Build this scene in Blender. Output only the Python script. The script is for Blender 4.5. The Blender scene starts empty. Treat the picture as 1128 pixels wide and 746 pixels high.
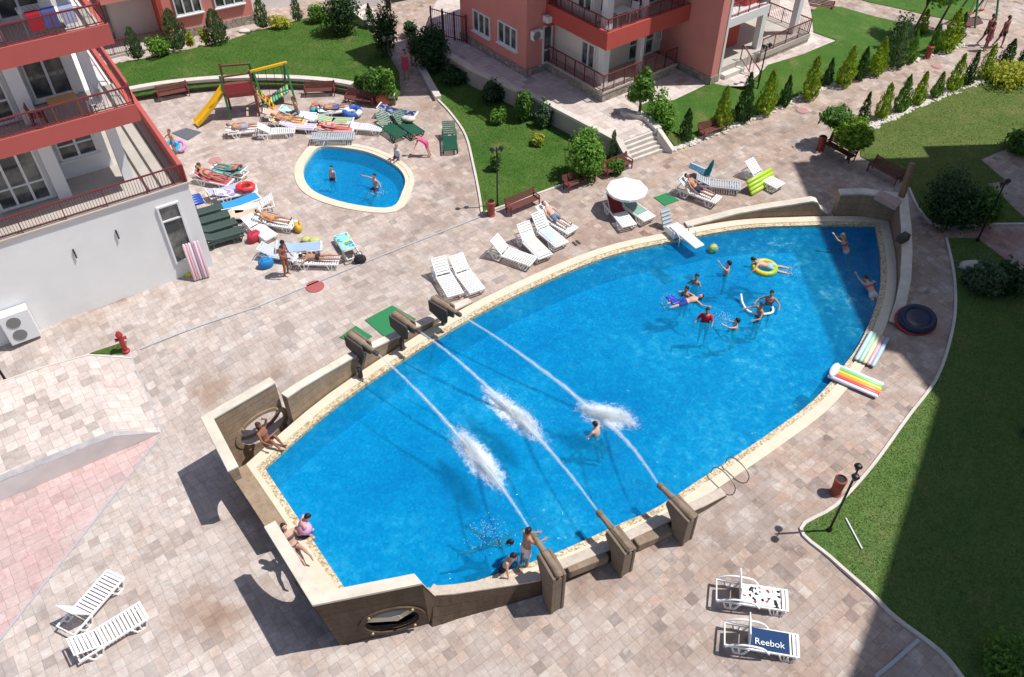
import bpy, bmesh, math, random
from mathutils import Vector, Matrix, Euler
from mathutils.geometry import delaunay_2d_cdt
random.seed(7)
SC = bpy.context.scene
COL = SC.collection
PI = math.pi
# ---- survey of the place: the photograph was taken from a balcony 21 m above the terrace
FOC = 916.0; DEP = math.radians(44); CZ = 21.0
def ray(u, v):
    x = (u-564)/FOC; y = (v-373)/FOC
    return (x, math.cos(DEP)-y*math.sin(DEP), -math.sin(DEP)-y*math.cos(DEP))
def G(u, v, z=0.0):
    r = ray(u, v); t = (z-CZ)/r[2]
    return Vector((r[0]*t, r[1]*t, z))
def sm(a, b, x):
    t = min(1, max(0, (x-a)/(b-a))); return t*t*(3-2*t)
def zg(x, y):
    """terrain: level terrace that falls one metre towards the ship's stern"""
    d = -.70*(x-6.6)-.71*(y-15.0)
    s = min(1, max(0, d/10.0)); s = s*.6+.4*s*s*(3-2*s)
    return -1.0*s*(1-sm(17.5, 23.0, y))
def GP(u, v, h=0.0):
    """point h metres above the terrain"""
    z = 0
    for _ in range(12):
        p = G(u, v, z+h); z = zg(p.x, p.y)
    return Vector((p.x, p.y, z))

# ---- object helpers
def tag(o, label=None, cat=None, group=None, kind=None):
    if label: o['label'] = label
    if cat: o['category'] = cat
    if group: o['group'] = group
    if kind: o['kind'] = kind
    return o
def thing(name, label, cat, loc=(0, 0, 0), rz=0, group=None):
    o = bpy.data.objects.new(name, None); COL.objects.link(o)
    o.location = loc; o.rotation_euler = (0, 0, rz); o.empty_display_size = .3
    return tag(o, label, cat, group)
def kids(o): return [c for c in ALL_KIDS.get(o.name, [])]
ALL_KIDS = {}
def link(name, me, parent=None):
    o = bpy.data.objects.new(name, me); COL.objects.link(o)
    if parent:
        o.parent = parent; ALL_KIDS.setdefault(parent.name, []).append(o)
    return o
def dup(o, parent=None):
    c = o.copy(); COL.objects.link(c)
    if parent:
        c.parent = parent; ALL_KIDS.setdefault(parent.name, []).append(c)
    for ch in kids(o): dup(ch, c)
    return c

class MB:
    """collects shapes and links them as one mesh"""
    def __init__(s): s.v = []; s.f = []; s.mi = []; s.m = 0
    def add(s, vs, fs):
        b = len(s.v); s.v += [tuple(p) for p in vs]; s.f += [tuple(i+b for i in f) for f in fs]; s.mi += [s.m]*len(fs)
        return s
    def box(s, c, d, rot=None):
        x, y, z = d[0]/2, d[1]/2, d[2]/2
        vs = [Vector((i*x, j*y, k*z)) for i in (-1, 1) for j in (-1, 1) for k in (-1, 1)]
        if rot is not None:
            R = Euler(rot).to_matrix() if not isinstance(rot, Matrix) else rot
            vs = [R@p for p in vs]
        return s.add([p+Vector(c) for p in vs], [(0, 1, 3, 2), (4, 6, 7, 5), (0, 4, 5, 1), (2, 3, 7, 6), (0, 2, 6, 4), (1, 5, 7, 3)])
    def box2(s, a, b):
        return s.box([(a[i]+b[i])/2 for i in range(3)], [abs(b[i]-a[i]) for i in range(3)])
    def bar(s, p, q, w, h=None, up=(0, 0, 1)):
        p = Vector(p); q = Vector(q); d = q-p; L = d.length; d.normalize(); h = h or w
        x = d.cross(Vector(up))
        if x.length < 1e-4: x = d.cross(Vector((1, 0, 0)))
        x.normalize(); z = x.cross(d)
        R = Matrix((x, d, z)).transposed()
        return s.box((p+q)/2, (w, L, h), R)
    def tube(s, pts, r, n=8, cap=True):
        pts = [Vector(p) for p in pts]; m = len(pts)
        rs = r if isinstance(r, (list, tuple)) else [r]*m
        vs = []; ref = None
        for i in range(m):
            d = (pts[min(i+1, m-1)]-pts[max(i-1, 0)]).normalized()
            if ref is None: ref = Vector((0, 0, 1)) if abs(d.z) < .9 else Vector((1, 0, 0))
            x = d.cross(ref).normalized(); y = x.cross(d).normalized(); ref = y
            for k in range(n):
                a = 2*PI*k/n; vs.append(pts[i]+(x*math.cos(a)+y*math.sin(a))*rs[i])
        fs = [(i*n+k, i*n+(k+1) % n, (i+1)*n+(k+1) % n, (i+1)*n+k) for i in range(m-1) for k in range(n)]
        if cap: fs += [tuple(range(n))[::-1], tuple(range((m-1)*n, m*n))]
        return s.add(vs, fs)
    def lathe(s, prof, c=(0, 0, 0), n=20):
        vs = []; fs = []
        for r, z in prof:
            for k in range(n):
                a = 2*PI*k/n; vs.append((c[0]+max(r, .001)*math.cos(a), c[1]+max(r, .001)*math.sin(a), c[2]+z))
        m = len(prof)
        fs = [(i*n+k, i*n+(k+1) % n, (i+1)*n+(k+1) % n, (i+1)*n+k) for i in range(m-1) for k in range(n)]
        fs += [tuple(range(n))[::-1], tuple(range((m-1)*n, m*n))]
        return s.add(vs, fs)
    def ball(s, c, r, n=10, m=7):
        r = r if isinstance(r, (list, tuple)) else (r, r, r)
        vs = [(c[0], c[1], c[2]-r[2])]
        for i in range(1, m):
            t = PI*i/m
            for k in range(n):
                a = 2*PI*k/n
                vs.append((c[0]+r[0]*math.sin(t)*math.cos(a), c[1]+r[1]*math.sin(t)*math.sin(a), c[2]-r[2]*math.cos(t)))
        vs.append((c[0], c[1], c[2]+r[2])); e = len(vs)-1
        fs = [(0, 1+(k+1) % n, 1+k) for k in range(n)]
        fs += [(1+i*n+k, 1+i*n+(k+1) % n, 1+(i+1)*n+(k+1) % n, 1+(i+1)*n+k) for i in range(m-2) for k in range(n)]
        fs += [(e, 1+(m-2)*n+k, 1+(m-2)*n+(k+1) % n) for k in range(n)]
        return s.add(vs, fs)
    def prism(s, poly, z0, z1):
        n = len(poly)
        vs = [(p[0], p[1], z0) for p in poly]+[(p[0], p[1], z1) for p in poly]
        fs = [tuple(range(n))[::-1], tuple(range(n, 2*n))]+[(i, (i+1) % n, n+(i+1) % n, n+i) for i in range(n)]
        return s.add(vs, fs)
    def ribbon(s, prof, x0, x1, t=.02, axis='x'):
        """a sheet of thickness t that follows the (y, z) profile between x0 and x1"""
        n = len(prof); up = []; P = [Vector((0, a, b)) for a, b in prof]
        for i in range(n):
            d = (P[min(i+1, n-1)]-P[max(i-1, 0)]).normalized(); up.append(Vector((0, -d.z, d.y)))
        vs = []
        for i in range(n):
            for x in (x0, x1):
                for k in (0, t): vs.append(Vector((x, 0, 0))+P[i]+up[i]*k)
        fs = []
        for i in range(n-1):
            a = i*4; b = a+4
            fs += [(a+1, a+3, b+3, b+1), (a, b, b+2, a+2), (a, a+1, b+1, b), (a+2, b+2, b+3, a+3)]
        e = (n-1)*4
        fs += [(0, 2, 3, 1), (e, e+1, e+3, e+2)]
        return s.add(vs, fs)
    def xf(s, M):
        s.v = [tuple(M@Vector(p)) for p in s.v]; return s
    def mesh(s, name, mats, smooth=False, fix=True):
        me = bpy.data.meshes.new(name); me.from_pydata(s.v, [], s.f); me.update()
        if not isinstance(mats, (list, tuple)): mats = [mats]
        for m in mats: me.materials.append(m)
        if len(mats) > 1: me.polygons.foreach_set('material_index', s.mi)
        if fix:
            bm = bmesh.new(); bm.from_mesh(me); bmesh.ops.recalc_face_normals(bm, faces=bm.faces); bm.to_mesh(me); bm.free()
        if smooth: me.polygons.foreach_set('use_smooth', [True]*len(me.polygons))
        return me
    def obj(s, name, mats, parent=None, smooth=False, fix=True, bevel=0):
        o = link(name, s.mesh(name, mats, smooth, fix), parent)
        if bevel:
            m = o.modifiers.new('edge', 'BEVEL'); m.width = bevel; m.segments = 2; m.limit_method = 'ANGLE'
        return o

def baked(o):
    """apply the modifiers of o and keep the result as its mesh"""
    bpy.context.view_layer.update()
    dg = bpy.context.evaluated_depsgraph_get()
    me = bpy.data.meshes.new_from_object(o.evaluated_get(dg))
    o.modifiers.clear(); o.data = me
    return o

def inside(p, poly):
    c = False; n = len(poly); j = n-1
    for i in range(n):
        a, b = poly[i], poly[j]
        if (a[1] > p[1]) != (b[1] > p[1]) and p[0] < (b[0]-a[0])*(p[1]-a[1])/(b[1]-a[1])+a[0]: c = not c
        j = i
    return c
def tri_area(poly, holes=(), grid=None, gfn=None):
    """constrained triangulation of a polygon with holes and extra inner points"""
    pts = []; edges = []
    for pl in [poly]+list(holes):
        b = len(pts); pts += [Vector((p[0], p[1])) for p in pl]; edges += [(b+i, b+(i+1) % len(pl)) for i in range(len(pl))]
    if grid: pts += [Vector(p) for p in grid if inside(p, poly) and not any(inside(p, h) for h in holes)]
    r = delaunay_2d_cdt(pts, edges, [], 0, 1e-4)
    vs, fs = r[0], r[2]
    out = []
    for f in fs:
        c = sum((vs[i] for i in f), Vector((0, 0)))/len(f)
        if inside(c, poly) and not any(inside(c, h) for h in holes): out.append(tuple(f))
    return vs, out
def sheet(name, poly, mat, dz=.02, holes=(), step=None, zf=None, parent=None):
    grid = None
    if step:
        xs = [p[0] for p in poly]; ys = [p[1] for p in poly]
        grid = [(min(xs)+i*step+.013, min(ys)+j*step+.017) for i in range(int((max(xs)-min(xs))/step)+2) for j in range(int((max(ys)-min(ys))/step)+2)]
    vs, fs = tri_area(poly, holes, grid)
    zf = zf or zg
    mb = MB(); mb.add([(p.x, p.y, zf(p.x, p.y)+dz) for p in vs], fs)
    o = mb.obj(name, mat, parent, smooth=True)
    me = o.data
    if sum(p.normal.z for p in me.polygons) < 0: me.flip_normals()
    return o
def pxs(L, z=None): return [(GP(u, v) if z is None else G(u, v, z)) for u, v in L]
def spline(pts, n=6, closed=False):
    """Catmull-Rom through the points"""
    P = [Vector(p) for p in pts]; m = len(P); out = []
    for i in range(m if closed else m-1):
        g = lambda k: P[k % m] if closed else P[min(max(k, 0), m-1)]
        a, b, c, d = g(i-1), g(i), g(i+1), g(i+2)
        for k in range(n):
            t = k/n
            out.append(.5*((2*b)+(c-a)*t+(2*a-5*b+4*c-d)*t*t+(3*b-a-3*c+d)*t**3))
    if not closed: out.append(P[-1])
    return out
def offset(poly, d):
    """outward offset of a counter-clockwise or clockwise polygon (list of 2-vectors), mitred"""
    n = len(poly); A = sum(poly[i][0]*poly[(i+1) % n][1]-poly[(i+1) % n][0]*poly[i][1] for i in range(n))
    sg = 1 if A > 0 else -1; out = []
    for i in range(n):
        p = Vector(poly[i][:2]); a = Vector(poly[i-1][:2]); b = Vector(poly[(i+1) % n][:2])
        n1 = (p-a).normalized(); n2 = (b-p).normalized()
        n1 = Vector((n1.y, -n1.x))*sg; n2 = Vector((n2.y, -n2.x))*sg
        k = max(.35, 1+n1.dot(n2)); out.append(p+(n1+n2)*d/k)
    return out
def strip(mb, inner, outer, z1, z0):
    """solid band between two closed outlines"""
    n = len(inner)
    vs = [(p[0], p[1], z) for z in (z1, z0) for pl in (inner, outer) for p in pl]
    fs = []
    for i in range(n):
        j = (i+1) % n
        fs += [(i, j, n+j, n+i), (2*n+i, 3*n+i, 3*n+j, 2*n+j), (i, 2*n+i, 2*n+j, j), (n+i, n+j, 3*n+j, 3*n+i)]
    mb.add(vs, fs)
def kerb(mb, pts, w=.12, h=.1, zf=None):
    """low kerb along an open line"""
    P = [Vector(p) for p in pts]; n = len(P)
    vs = []
    for i in range(n):
        d = P[min(i+1, n-1)]-P[max(i-1, 0)]; d = Vector((d.x, d.y)).normalized(); nn = Vector((-d.y, d.x))*w/2
        z = P[i].z
        for s_ in (-1, 1):
            vs.append((P[i].x+s_*nn.x, P[i].y+s_*nn.y, z-.15)); vs.append((P[i].x+s_*nn.x, P[i].y+s_*nn.y, z+h))
    fs = []
    for i in range(n-1):
        a = i*4; b = a+4
        fs += [(a+1, a+3, b+3, b+1), (a, a+1, b+1, b), (a+2, b+2, b+3, a+3)]
    e = (n-1)*4; fs += [(0, 2, 3, 1), (e, e+1, e+3, e+2)]
    mb.add(vs, fs)
# ---- materials -----------------------------------------------------------
class NT:
    def __init__(s, name):
        s.m = bpy.data.materials.new(name); s.m.use_nodes = True; s.t = s.m.node_tree; s.t.nodes.clear()
        s.out = s.n('ShaderNodeOutputMaterial')
    def n(s, typ, **kw):
        x = s.t.nodes.new(typ)
        for k, v in kw.items(): setattr(x, k, v)
        return x
    def set(s, sock, val):
        if isinstance(val, bpy.types.NodeSocket): s.t.links.new(val, sock)
        elif isinstance(val, (tuple, list)) and sock.type == 'RGBA': sock.default_value = (*val[:3], 1)
        else: sock.default_value = val
    def math(s, op, a, b=0, c=None):
        x = s.n('ShaderNodeMath', operation=op); s.set(x.inputs[0], a); s.set(x.inputs[1], b)
        if c is not None: s.set(x.inputs[2], c)
        return x.outputs[0]
    def pos(s): return s.n('ShaderNodeNewGeometry').outputs['Position']
    def obj(s): return s.n('ShaderNodeTexCoord').outputs['Object']
    def noise(s, vec, scale, detail=4, rough=.55, dist=0):
        x = s.n('ShaderNodeTexNoise'); s.set(x.inputs['Vector'], vec); x.inputs['Scale'].default_value = scale
        x.inputs['Detail'].default_value = detail; x.inputs['Roughness'].default_value = rough; x.inputs['Distortion'].default_value = dist
        return x.outputs['Fac']
    def ramp(s, fac, stops, interp='LINEAR'):
        x = s.n('ShaderNodeValToRGB'); r = x.color_ramp; r.interpolation = interp
        while len(r.elements) < len(stops): r.elements.new(.5)
        for e, (p, c) in zip(r.elements, stops):
            e.position = p; e.color = (*c, 1) if isinstance(c, (tuple, list)) else (c, c, c, 1)
        s.set(x.inputs[0], fac); return x.outputs[0]
    def mix(s, fac, a, b, mode='MIX'):
        x = s.n('ShaderNodeMix', data_type='RGBA', blend_type=mode)
        s.set(x.inputs['Factor'], fac); s.set(x.inputs[6], a); s.set(x.inputs[7], b); return x.outputs[2]
    def bump(s, h, strength=.3, dist=.02):
        x = s.n('ShaderNodeBump'); x.inputs['Strength'].default_value = strength; x.inputs['Distance'].default_value = dist
        s.set(x.inputs['Height'], h); return x.outputs[0]
    def bsdf(s, col, rough=.6, normal=None, spec=.4, metal=0, **kw):
        x = s.n('ShaderNodeBsdfPrincipled'); s.set(x.inputs['Base Color'], col); s.set(x.inputs['Roughness'], rough)
        x.inputs['Specular IOR Level'].default_value = spec; x.inputs['Metallic'].default_value = metal
        if normal is not None: s.set(x.inputs['Normal'], normal)
        return x.outputs[0]
    def done(s, sh): s.t.links.new(sh, s.out.inputs['Surface']); return s.m
MATS = {}
def plain(name, col, rough=.6, var=.12, scale=6, spec=.4, metal=0, bump=.1, dirt=0):
    """painted or moulded surface with a little unevenness"""
    if name in MATS: return MATS[name]
    t = NT(name); p = t.obj(); f = t.noise(p, scale, 5)
    c = t.mix(t.math('MULTIPLY', f, 1), tuple(max(0, x*(1-var)) for x in col), tuple(min(1, x*(1+var)) for x in col))
    if dirt:
        g = t.ramp(t.noise(p, scale*.35, 6, .65), [(.45, 0), (.75, 1)])
        c = t.mix(t.math('MULTIPLY', g, dirt), c, tuple(x*.45 for x in col))
    r = t.math('MULTIPLY_ADD', f, .2, rough-.1)
    MATS[name] = t.done(t.bsdf(c, r, t.bump(t.noise(p, scale*5, 3), bump, .01) if bump else None, spec, metal)); return MATS[name]
def paving(name, ramp, ang=0, size=.46, stain=.5, sat=0):
    t = NT(name); p = t.pos()
    mp = t.n('ShaderNodeMapping'); t.set(mp.inputs['Vector'], p); mp.inputs['Rotation'].default_value = (0, 0, ang)
    wob = t.n('ShaderNodeTexNoise'); t.set(wob.inputs['Vector'], mp.outputs[0]); wob.inputs['Scale'].default_value = 3.4
    va = t.n('ShaderNodeVectorMath', operation='MULTIPLY_ADD'); t.set(va.inputs[0], wob.outputs['Color']); va.inputs[1].default_value = (.06,)*3; t.set(va.inputs[2], mp.outputs[0])
    sx = t.n('ShaderNodeSeparateXYZ'); t.set(sx.inputs[0], va.outputs[0])
    X = t.math('DIVIDE', sx.outputs[0], size*2); Y = t.math('DIVIDE', sx.outputs[1], size*2)
    def wn(x, y, w):
        cb = t.n('ShaderNodeCombineXYZ'); t.set(cb.inputs[0], x); t.set(cb.inputs[1], y); cb.inputs[2].default_value = w
        n = t.n('ShaderNodeTexWhiteNoise', noise_dimensions='3D'); t.set(n.inputs['Vector'], cb.outputs[0]); return n.outputs['Value']
    fy = t.math('FLOOR', Y); X = t.math('ADD', X, t.math('MULTIPLY', wn(fy, 0, 9.), .8))
    fx = t.math('FLOOR', X); r1 = wn(fx, fy, 1.)
    nx = t.math('ADD', t.math('GREATER_THAN', r1, .05), 1)
    ny = t.math('ADD', t.math('MULTIPLY', t.math('GREATER_THAN', r1, .04), t.math('LESS_THAN', r1, .93)), 1)
    X2 = t.math('MULTIPLY', X, nx); Y2 = t.math('MULTIPLY', Y, ny)
    cx = t.math('FLOOR', X2); cy = t.math('FLOOR', Y2)
    rnd = wn(t.math('ADD', cx, t.math('MULTIPLY', fx, 7)), t.math('ADD', cy, t.math('MULTIPLY', fy, 13)), 3.)
    def edge(v, n):
        f = t.math('FRACT', v); e = t.math('MINIMUM', f, t.math('SUBTRACT', 1, f)); return t.math('DIVIDE', e, n)
    ed = t.math('MINIMUM', edge(X2, nx), edge(Y2, ny))
    cv = t.n('ShaderNodeCombineXYZ'); t.set(cv.inputs[0], t.math('MULTIPLY', t.math('DIVIDE', t.math('ADD', cx, .5), nx), size*2)); t.set(cv.inputs[1], t.math('MULTIPLY', t.math('DIVIDE', t.math('ADD', cy, .5), ny), size*2)); cell = cv.outputs[0]
    joint = t.ramp(ed, [(.004, 1), (.016, 0)])
    c = t.ramp(rnd, ramp, 'LINEAR')
    fine = t.noise(p, 6, 9, .82); c = t.mix(.62, c, t.ramp(fine, [(.3, (.2, .17, .15)), (.7, (.75, .68, .64))]), 'OVERLAY')
    # paler towards the bar terrace, browner round the pool
    px = t.n('ShaderNodeSeparateXYZ'); t.set(px.inputs[0], p)
    zone = t.math('ADD', px.outputs[0], t.math('MULTIPLY', t.math('SUBTRACT', t.noise(p, .18, 3), .5), 9))
    zone = t.math('ADD', zone, t.math('MULTIPLY', t.math('MAXIMUM', t.math('SUBTRACT', px.outputs[1], 25), 0), .8))
    warm = t.ramp(t.math('MULTIPLY_ADD', zone, .06, .62), [(.0, 0), (1, 1)])
    c = t.mix(t.math('MULTIPLY', warm, .75 if stain > .3 else 0), c, t.mix(1, c, (.74, .635, .55), 'MULTIPLY'))
    c = t.mix(t.math('MULTIPLY', t.math('SUBTRACT', 1, warm), .30 if stain > .3 else 0), c, (.70, .645, .62))
    big = t.noise(p, .22, 5, .6, .4)
    c = t.mix(t.math('MULTIPLY', t.ramp(big, [(.44, 0), (.64, 1)]), stain), c, (.27, .20, .165), 'MIX')
    med = t.noise(cell, .9, 4, .62, .3)
    c = t.mix(t.math('MULTIPLY', t.ramp(med, [(.5, 0), (.68, 1)]), stain*.75), c, (.30, .235, .205), 'MIX')
    c = t.mix(t.math('MULTIPLY', t.ramp(t.noise(p, .6, 6, .7), [(.38, 1), (.55, 0)]), .45), c, (.62, .55, .52))
    sm_ = t.math('ADD', t.math('MULTIPLY', t.noise(cell, 1.9, 4, .7), .5), t.math('MULTIPLY', t.noise(p, 3.2, 7, .78, .7), .5)); c = t.mix(t.math('MULTIPLY', t.ramp(sm_, [(.47, 0), (.60, 1)]), stain*1.1), c, (.36, .285, .245)); c = t.mix(t.math('MULTIPLY', t.ramp(sm_, [(.38, 1), (.47, 0)]), stain*.95), c, (.72, .665, .625))
    for sx_, sy_, sr_, k_ in (STAINS if stain > .4 else ()):
        vm = t.n('ShaderNodeVectorMath', operation='DISTANCE'); t.set(vm.inputs[0], p); vm.inputs[1].default_value = (sx_, sy_, zg(sx_, sy_))
        dd_ = t.math('ADD', t.math('DIVIDE', vm.outputs['Value'], sr_), t.math('MULTIPLY', t.math('SUBTRACT', t.noise(p, 1.6, 5, .7), .5), 1.5))
        c = t.mix(t.math('MULTIPLY', t.ramp(dd_, [(.35, 1), (1, 0)]), k_), c, (.27, .15, .085))
    rust = t.ramp(t.noise(p, .33, 4, .6), [(.66, 0), (.76, 1)])
    c = t.mix(t.math('MULTIPLY', rust, .5), c, (.30, .17, .10))
    wet = t.noise(p, .75, 7, .74, 1.4); c = t.mix(t.math('MULTIPLY', t.ramp(wet, [(.50, 0), (.66, 1)]), stain*.8), c, t.mix(1, c, (.66, .58, .53), 'MULTIPLY'))
    c = t.mix(1, c, (.925, .935, .92), 'MULTIPLY')
    c = t.mix(t.math('MULTIPLY', joint, .5), c, (.15, .125, .115))
    hgt = t.math('SUBTRACT', t.math('MULTIPLY', fine, .4), joint)
    MATS[name] = t.done(t.bsdf(c, .75, t.bump(hgt, .35, .01), .25)); return MATS[name]
def grass_mat(name, c1, c2, c3):
    t = NT(name); p = t.pos()
    a = t.noise(p, .5, 6, .65); b = t.noise(p, 14, 4, .7); f = t.noise(p, 60, 2)
    c = t.mix(t.ramp(a, [(.35, 0), (.65, 1)]), c1, c2)
    c = t.mix(t.math('MULTIPLY', t.ramp(t.noise(p, .9, 5, .6), [(.55, 0), (.75, 1)]), .6), c, c3)
    c = t.mix(.55, c, t.ramp(b, [(.3, .2), (.7, .8)]), 'OVERLAY')
    MATS[name] = t.done(t.bsdf(c, .85, t.bump(t.math('ADD', b, f), .9, .05), .15)); return MATS[name]
def leaf_mat(name, ramp, trans=.42):
    t = NT(name); g = t.n('ShaderNodeNewGeometry')
    c = t.ramp(g.outputs['Random Per Island'], ramp)
    d = t.bsdf(c, .55, None, .3)
    tr = t.n('ShaderNodeBsdfTranslucent'); t.set(tr.inputs['Color'], t.mix(1, c, (1.6, 1.7, .7), 'MULTIPLY'))
    m = t.n('ShaderNodeMixShader'); m.inputs[0].default_value = trans
    t.t.links.new(d, m.inputs[1]); t.t.links.new(tr.outputs[0], m.inputs[2])
    MATS[name] = t.done(m.outputs[0]); return MATS[name]
def stone_mat(name, c1, c2, grout, scale=3.2):
    t = NT(name); p = t.obj()
    v = t.n('ShaderNodeTexVoronoi', feature='DISTANCE_TO_EDGE'); t.set(v.inputs['Vector'], p); v.inputs['Scale'].default_value = scale
    w = t.n('ShaderNodeTexVoronoi'); t.set(w.inputs['Vector'], p); w.inputs['Scale'].default_value = scale
    sx = t.n('ShaderNodeSeparateXYZ'); t.set(sx.inputs[0], w.outputs['Color'])
    c = t.mix(sx.outputs[0], c1, c2); j = t.ramp(v.outputs['Distance'], [(.03, 1), (.09, 0)])
    MATS[name] = t.done(t.bsdf(t.mix(j, c, grout), .8, t.bump(t.math('SUBTRACT', 1, j), .6, .03))); return MATS[name]
def hull_mat(name, c1, c2, c3):
    """stamped concrete boards, weather streaked"""
    t = NT(name); p = t.pos(); sx = t.n('ShaderNodeSeparateXYZ'); t.set(sx.inputs[0], p)
    mp = t.n('ShaderNodeMapping'); t.set(mp.inputs['Vector'], p); mp.inputs['Scale'].default_value = (1, 1, .25)
    a = t.noise(mp.outputs[0], 2.2, 7, .7); b = t.noise(p, 7, 6, .7)
    c = t.mix(t.ramp(a, [(.3, 0), (.7, 1)]), c1, c2); c = t.mix(t.ramp(b, [(.5, 0), (.8, .8)]), c, c3)
    z = t.math('FRACT', t.math('MULTIPLY', sx.outputs[2], 3.2)); gr = t.ramp(z, [(.0, 1), (.05, 0), (.95, 0), (1, 1)])
    c = t.mix(t.math('MULTIPLY', gr, .45), c, tuple(x*.4 for x in c1))
    MATS[name] = t.done(t.bsdf(c, .8, t.bump(t.math('SUBTRACT', b, gr), .5, .03), .25)); return MATS[name]

STAINS = [(*GP(u, v).to_2d(), r, k) for u, v, r, k in ((232, 430, .9, .6), (300, 412, .6, .4), (132, 327, .5, .8), (95, 345, 1.2, .35), (222, 672, 1.1, .55), (250, 690, .9, .4), (716, 590, .7, .6), (655, 640, .8, .4), (600, 290, 1.2, .35), (690, 262, 1.3, .35), (540, 335, 1.1, .4), (850, 228, 1.1, .4), (800, 235, 1.0, .35), (640, 260, 1.0, .3), (735, 560, .8, .35))]
M_PAVE = paving('paving', [(0, (.26, .215, .20)), (.09, (.43, .37, .345)), (.26, (.60, .525, .485)), (.42, (.52, .43, .385)), (.58, (.66, .585, .54)), (.72, (.55, .485, .45)), (.86, (.64, .51, .445)), (.95, (.47, .415, .395)), (1, (.31, .275, .265))], -.65, .305)
M_PINK = paving('pink_paving', [(0, (.44, .23, .24)), (.15, (.57, .315, .325)), (.5, (.62, .37, .38)), (.8, (.58, .335, .345)), (.96, (.64, .44, .44)), (1, (.30, .16, .165))], -.65, .36, .32)
M_TERR = paving('terrace_paving', [(0, (.46, .40, .39)), (.1, (.64, .57, .55)), (.5, (.74, .66, .63)), (.9, (.68, .60, .58)), (1, (.38, .34, .33))], -.65, .36, .30)
M_LAWN = grass_mat('lawn_grass', (.055, .140, .020), (.095, .180, .032), (.23, .205, .085))
M_LAWN3 = grass_mat('broad_lawn_grass', (.100, .195, .046), (.150, .225, .060), (.25, .235, .10))
M_LAWN2 = grass_mat('worn_lawn_grass', (.100, .155, .033), (.150, .19, .05), (.25, .215, .095))
M_COPE = plain('cream_stone', (.66, .58, .45), .7, .15, 3, dirt=.15)
def pebble():
    t = NT('pebble_mosaic'); p = t.pos()
    v = t.n('ShaderNodeTexVoronoi'); t.set(v.inputs['Vector'], p); v.inputs['Scale'].default_value = 19
    sx = t.n('ShaderNodeSeparateXYZ'); t.set(sx.inputs[0], v.outputs['Color'])
    c = t.ramp(sx.outputs[0], [(0, (.30, .20, .10)), (.3, (.46, .35, .20)), (.6, (.56, .46, .31)), (1, (.66, .60, .47))])
    return t.done(t.bsdf(c, .7, t.bump(v.outputs['Distance'], .4, .02)))
M_PEB = pebble()
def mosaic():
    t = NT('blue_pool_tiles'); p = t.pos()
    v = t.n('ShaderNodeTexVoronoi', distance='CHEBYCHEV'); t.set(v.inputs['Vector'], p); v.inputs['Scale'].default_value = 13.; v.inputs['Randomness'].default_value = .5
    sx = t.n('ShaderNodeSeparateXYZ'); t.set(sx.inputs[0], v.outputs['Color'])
    c = t.ramp(sx.outputs[0], [(0, (.0, .30, .60)), (.5, (.002, .40, .68)), (.82, (.01, .46, .74)), (1, (.06, .58, .86))])  # paler cells also stand in for rippled sunlight on the pool floor
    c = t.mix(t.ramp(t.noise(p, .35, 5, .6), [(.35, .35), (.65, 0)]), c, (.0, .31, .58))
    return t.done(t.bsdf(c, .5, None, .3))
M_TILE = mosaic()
def water():
    t = NT('pool_water'); p = t.pos()
    h = t.math('ADD', t.noise(p, 1.6, 4, .6, .5), t.math('MULTIPLY', t.noise(p, 6.5, 3, .6, .8), .5))
    nb = t.bump(h, .55, .12)
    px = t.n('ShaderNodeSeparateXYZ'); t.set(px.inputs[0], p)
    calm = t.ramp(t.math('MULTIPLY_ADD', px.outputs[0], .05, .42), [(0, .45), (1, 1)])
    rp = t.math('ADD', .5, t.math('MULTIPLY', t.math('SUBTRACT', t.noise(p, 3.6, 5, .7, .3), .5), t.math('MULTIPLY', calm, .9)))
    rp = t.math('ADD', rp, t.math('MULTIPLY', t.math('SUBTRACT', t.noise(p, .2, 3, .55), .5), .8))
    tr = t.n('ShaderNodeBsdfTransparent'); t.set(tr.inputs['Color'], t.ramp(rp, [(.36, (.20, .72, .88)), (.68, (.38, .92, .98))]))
    df = t.n('ShaderNodeBsdfDiffuse'); t.set(df.inputs['Color'], t.ramp(rp, [(.34, (.0, .22, .50)), (.54, (.002, .32, .62)), (.66, (.03, .45, .74)), (.74, (.25, .64, .88))]))  # rippled light speckle is painted into both water colours
    bd = t.n('ShaderNodeMixShader'); bd.inputs[0].default_value = .40; t.t.links.new(tr.outputs[0], bd.inputs[1]); t.t.links.new(df.outputs[0], bd.inputs[2])
    gl = t.n('ShaderNodeBsdfGlossy'); gl.inputs['Roughness'].default_value = .06; t.set(gl.inputs['Normal'], nb)
    fr = t.n('ShaderNodeFresnel'); fr.inputs['IOR'].default_value = 1.33; t.set(fr.inputs['Normal'], nb)
    m = t.n('ShaderNodeMixShader'); t.set(m.inputs[0], fr.outputs[0]); t.t.links.new(bd.outputs[0], m.inputs[1]); t.t.links.new(gl.outputs[0], m.inputs[2])
    return t.done(m.outputs[0])
M_WATER = water()
def spray(name, lo, hi, scale):
    t = NT(name); p = t.obj(); n = t.noise(p, scale, 5, .7)
    a = t.ramp(n, [(lo, 0), (hi, 1)])
    d = t.bsdf((.88, .93, .96), .5, None, .3); tr = t.n('ShaderNodeBsdfTransparent')
    m = t.n('ShaderNodeMixShader'); t.set(m.inputs[0], a); t.t.links.new(tr.outputs[0], m.inputs[1]); t.t.links.new(d, m.inputs[2])
    return t.done(m.outputs[0])
M_JET = spray('water_jet_spray', .34, .9, 11)
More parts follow.
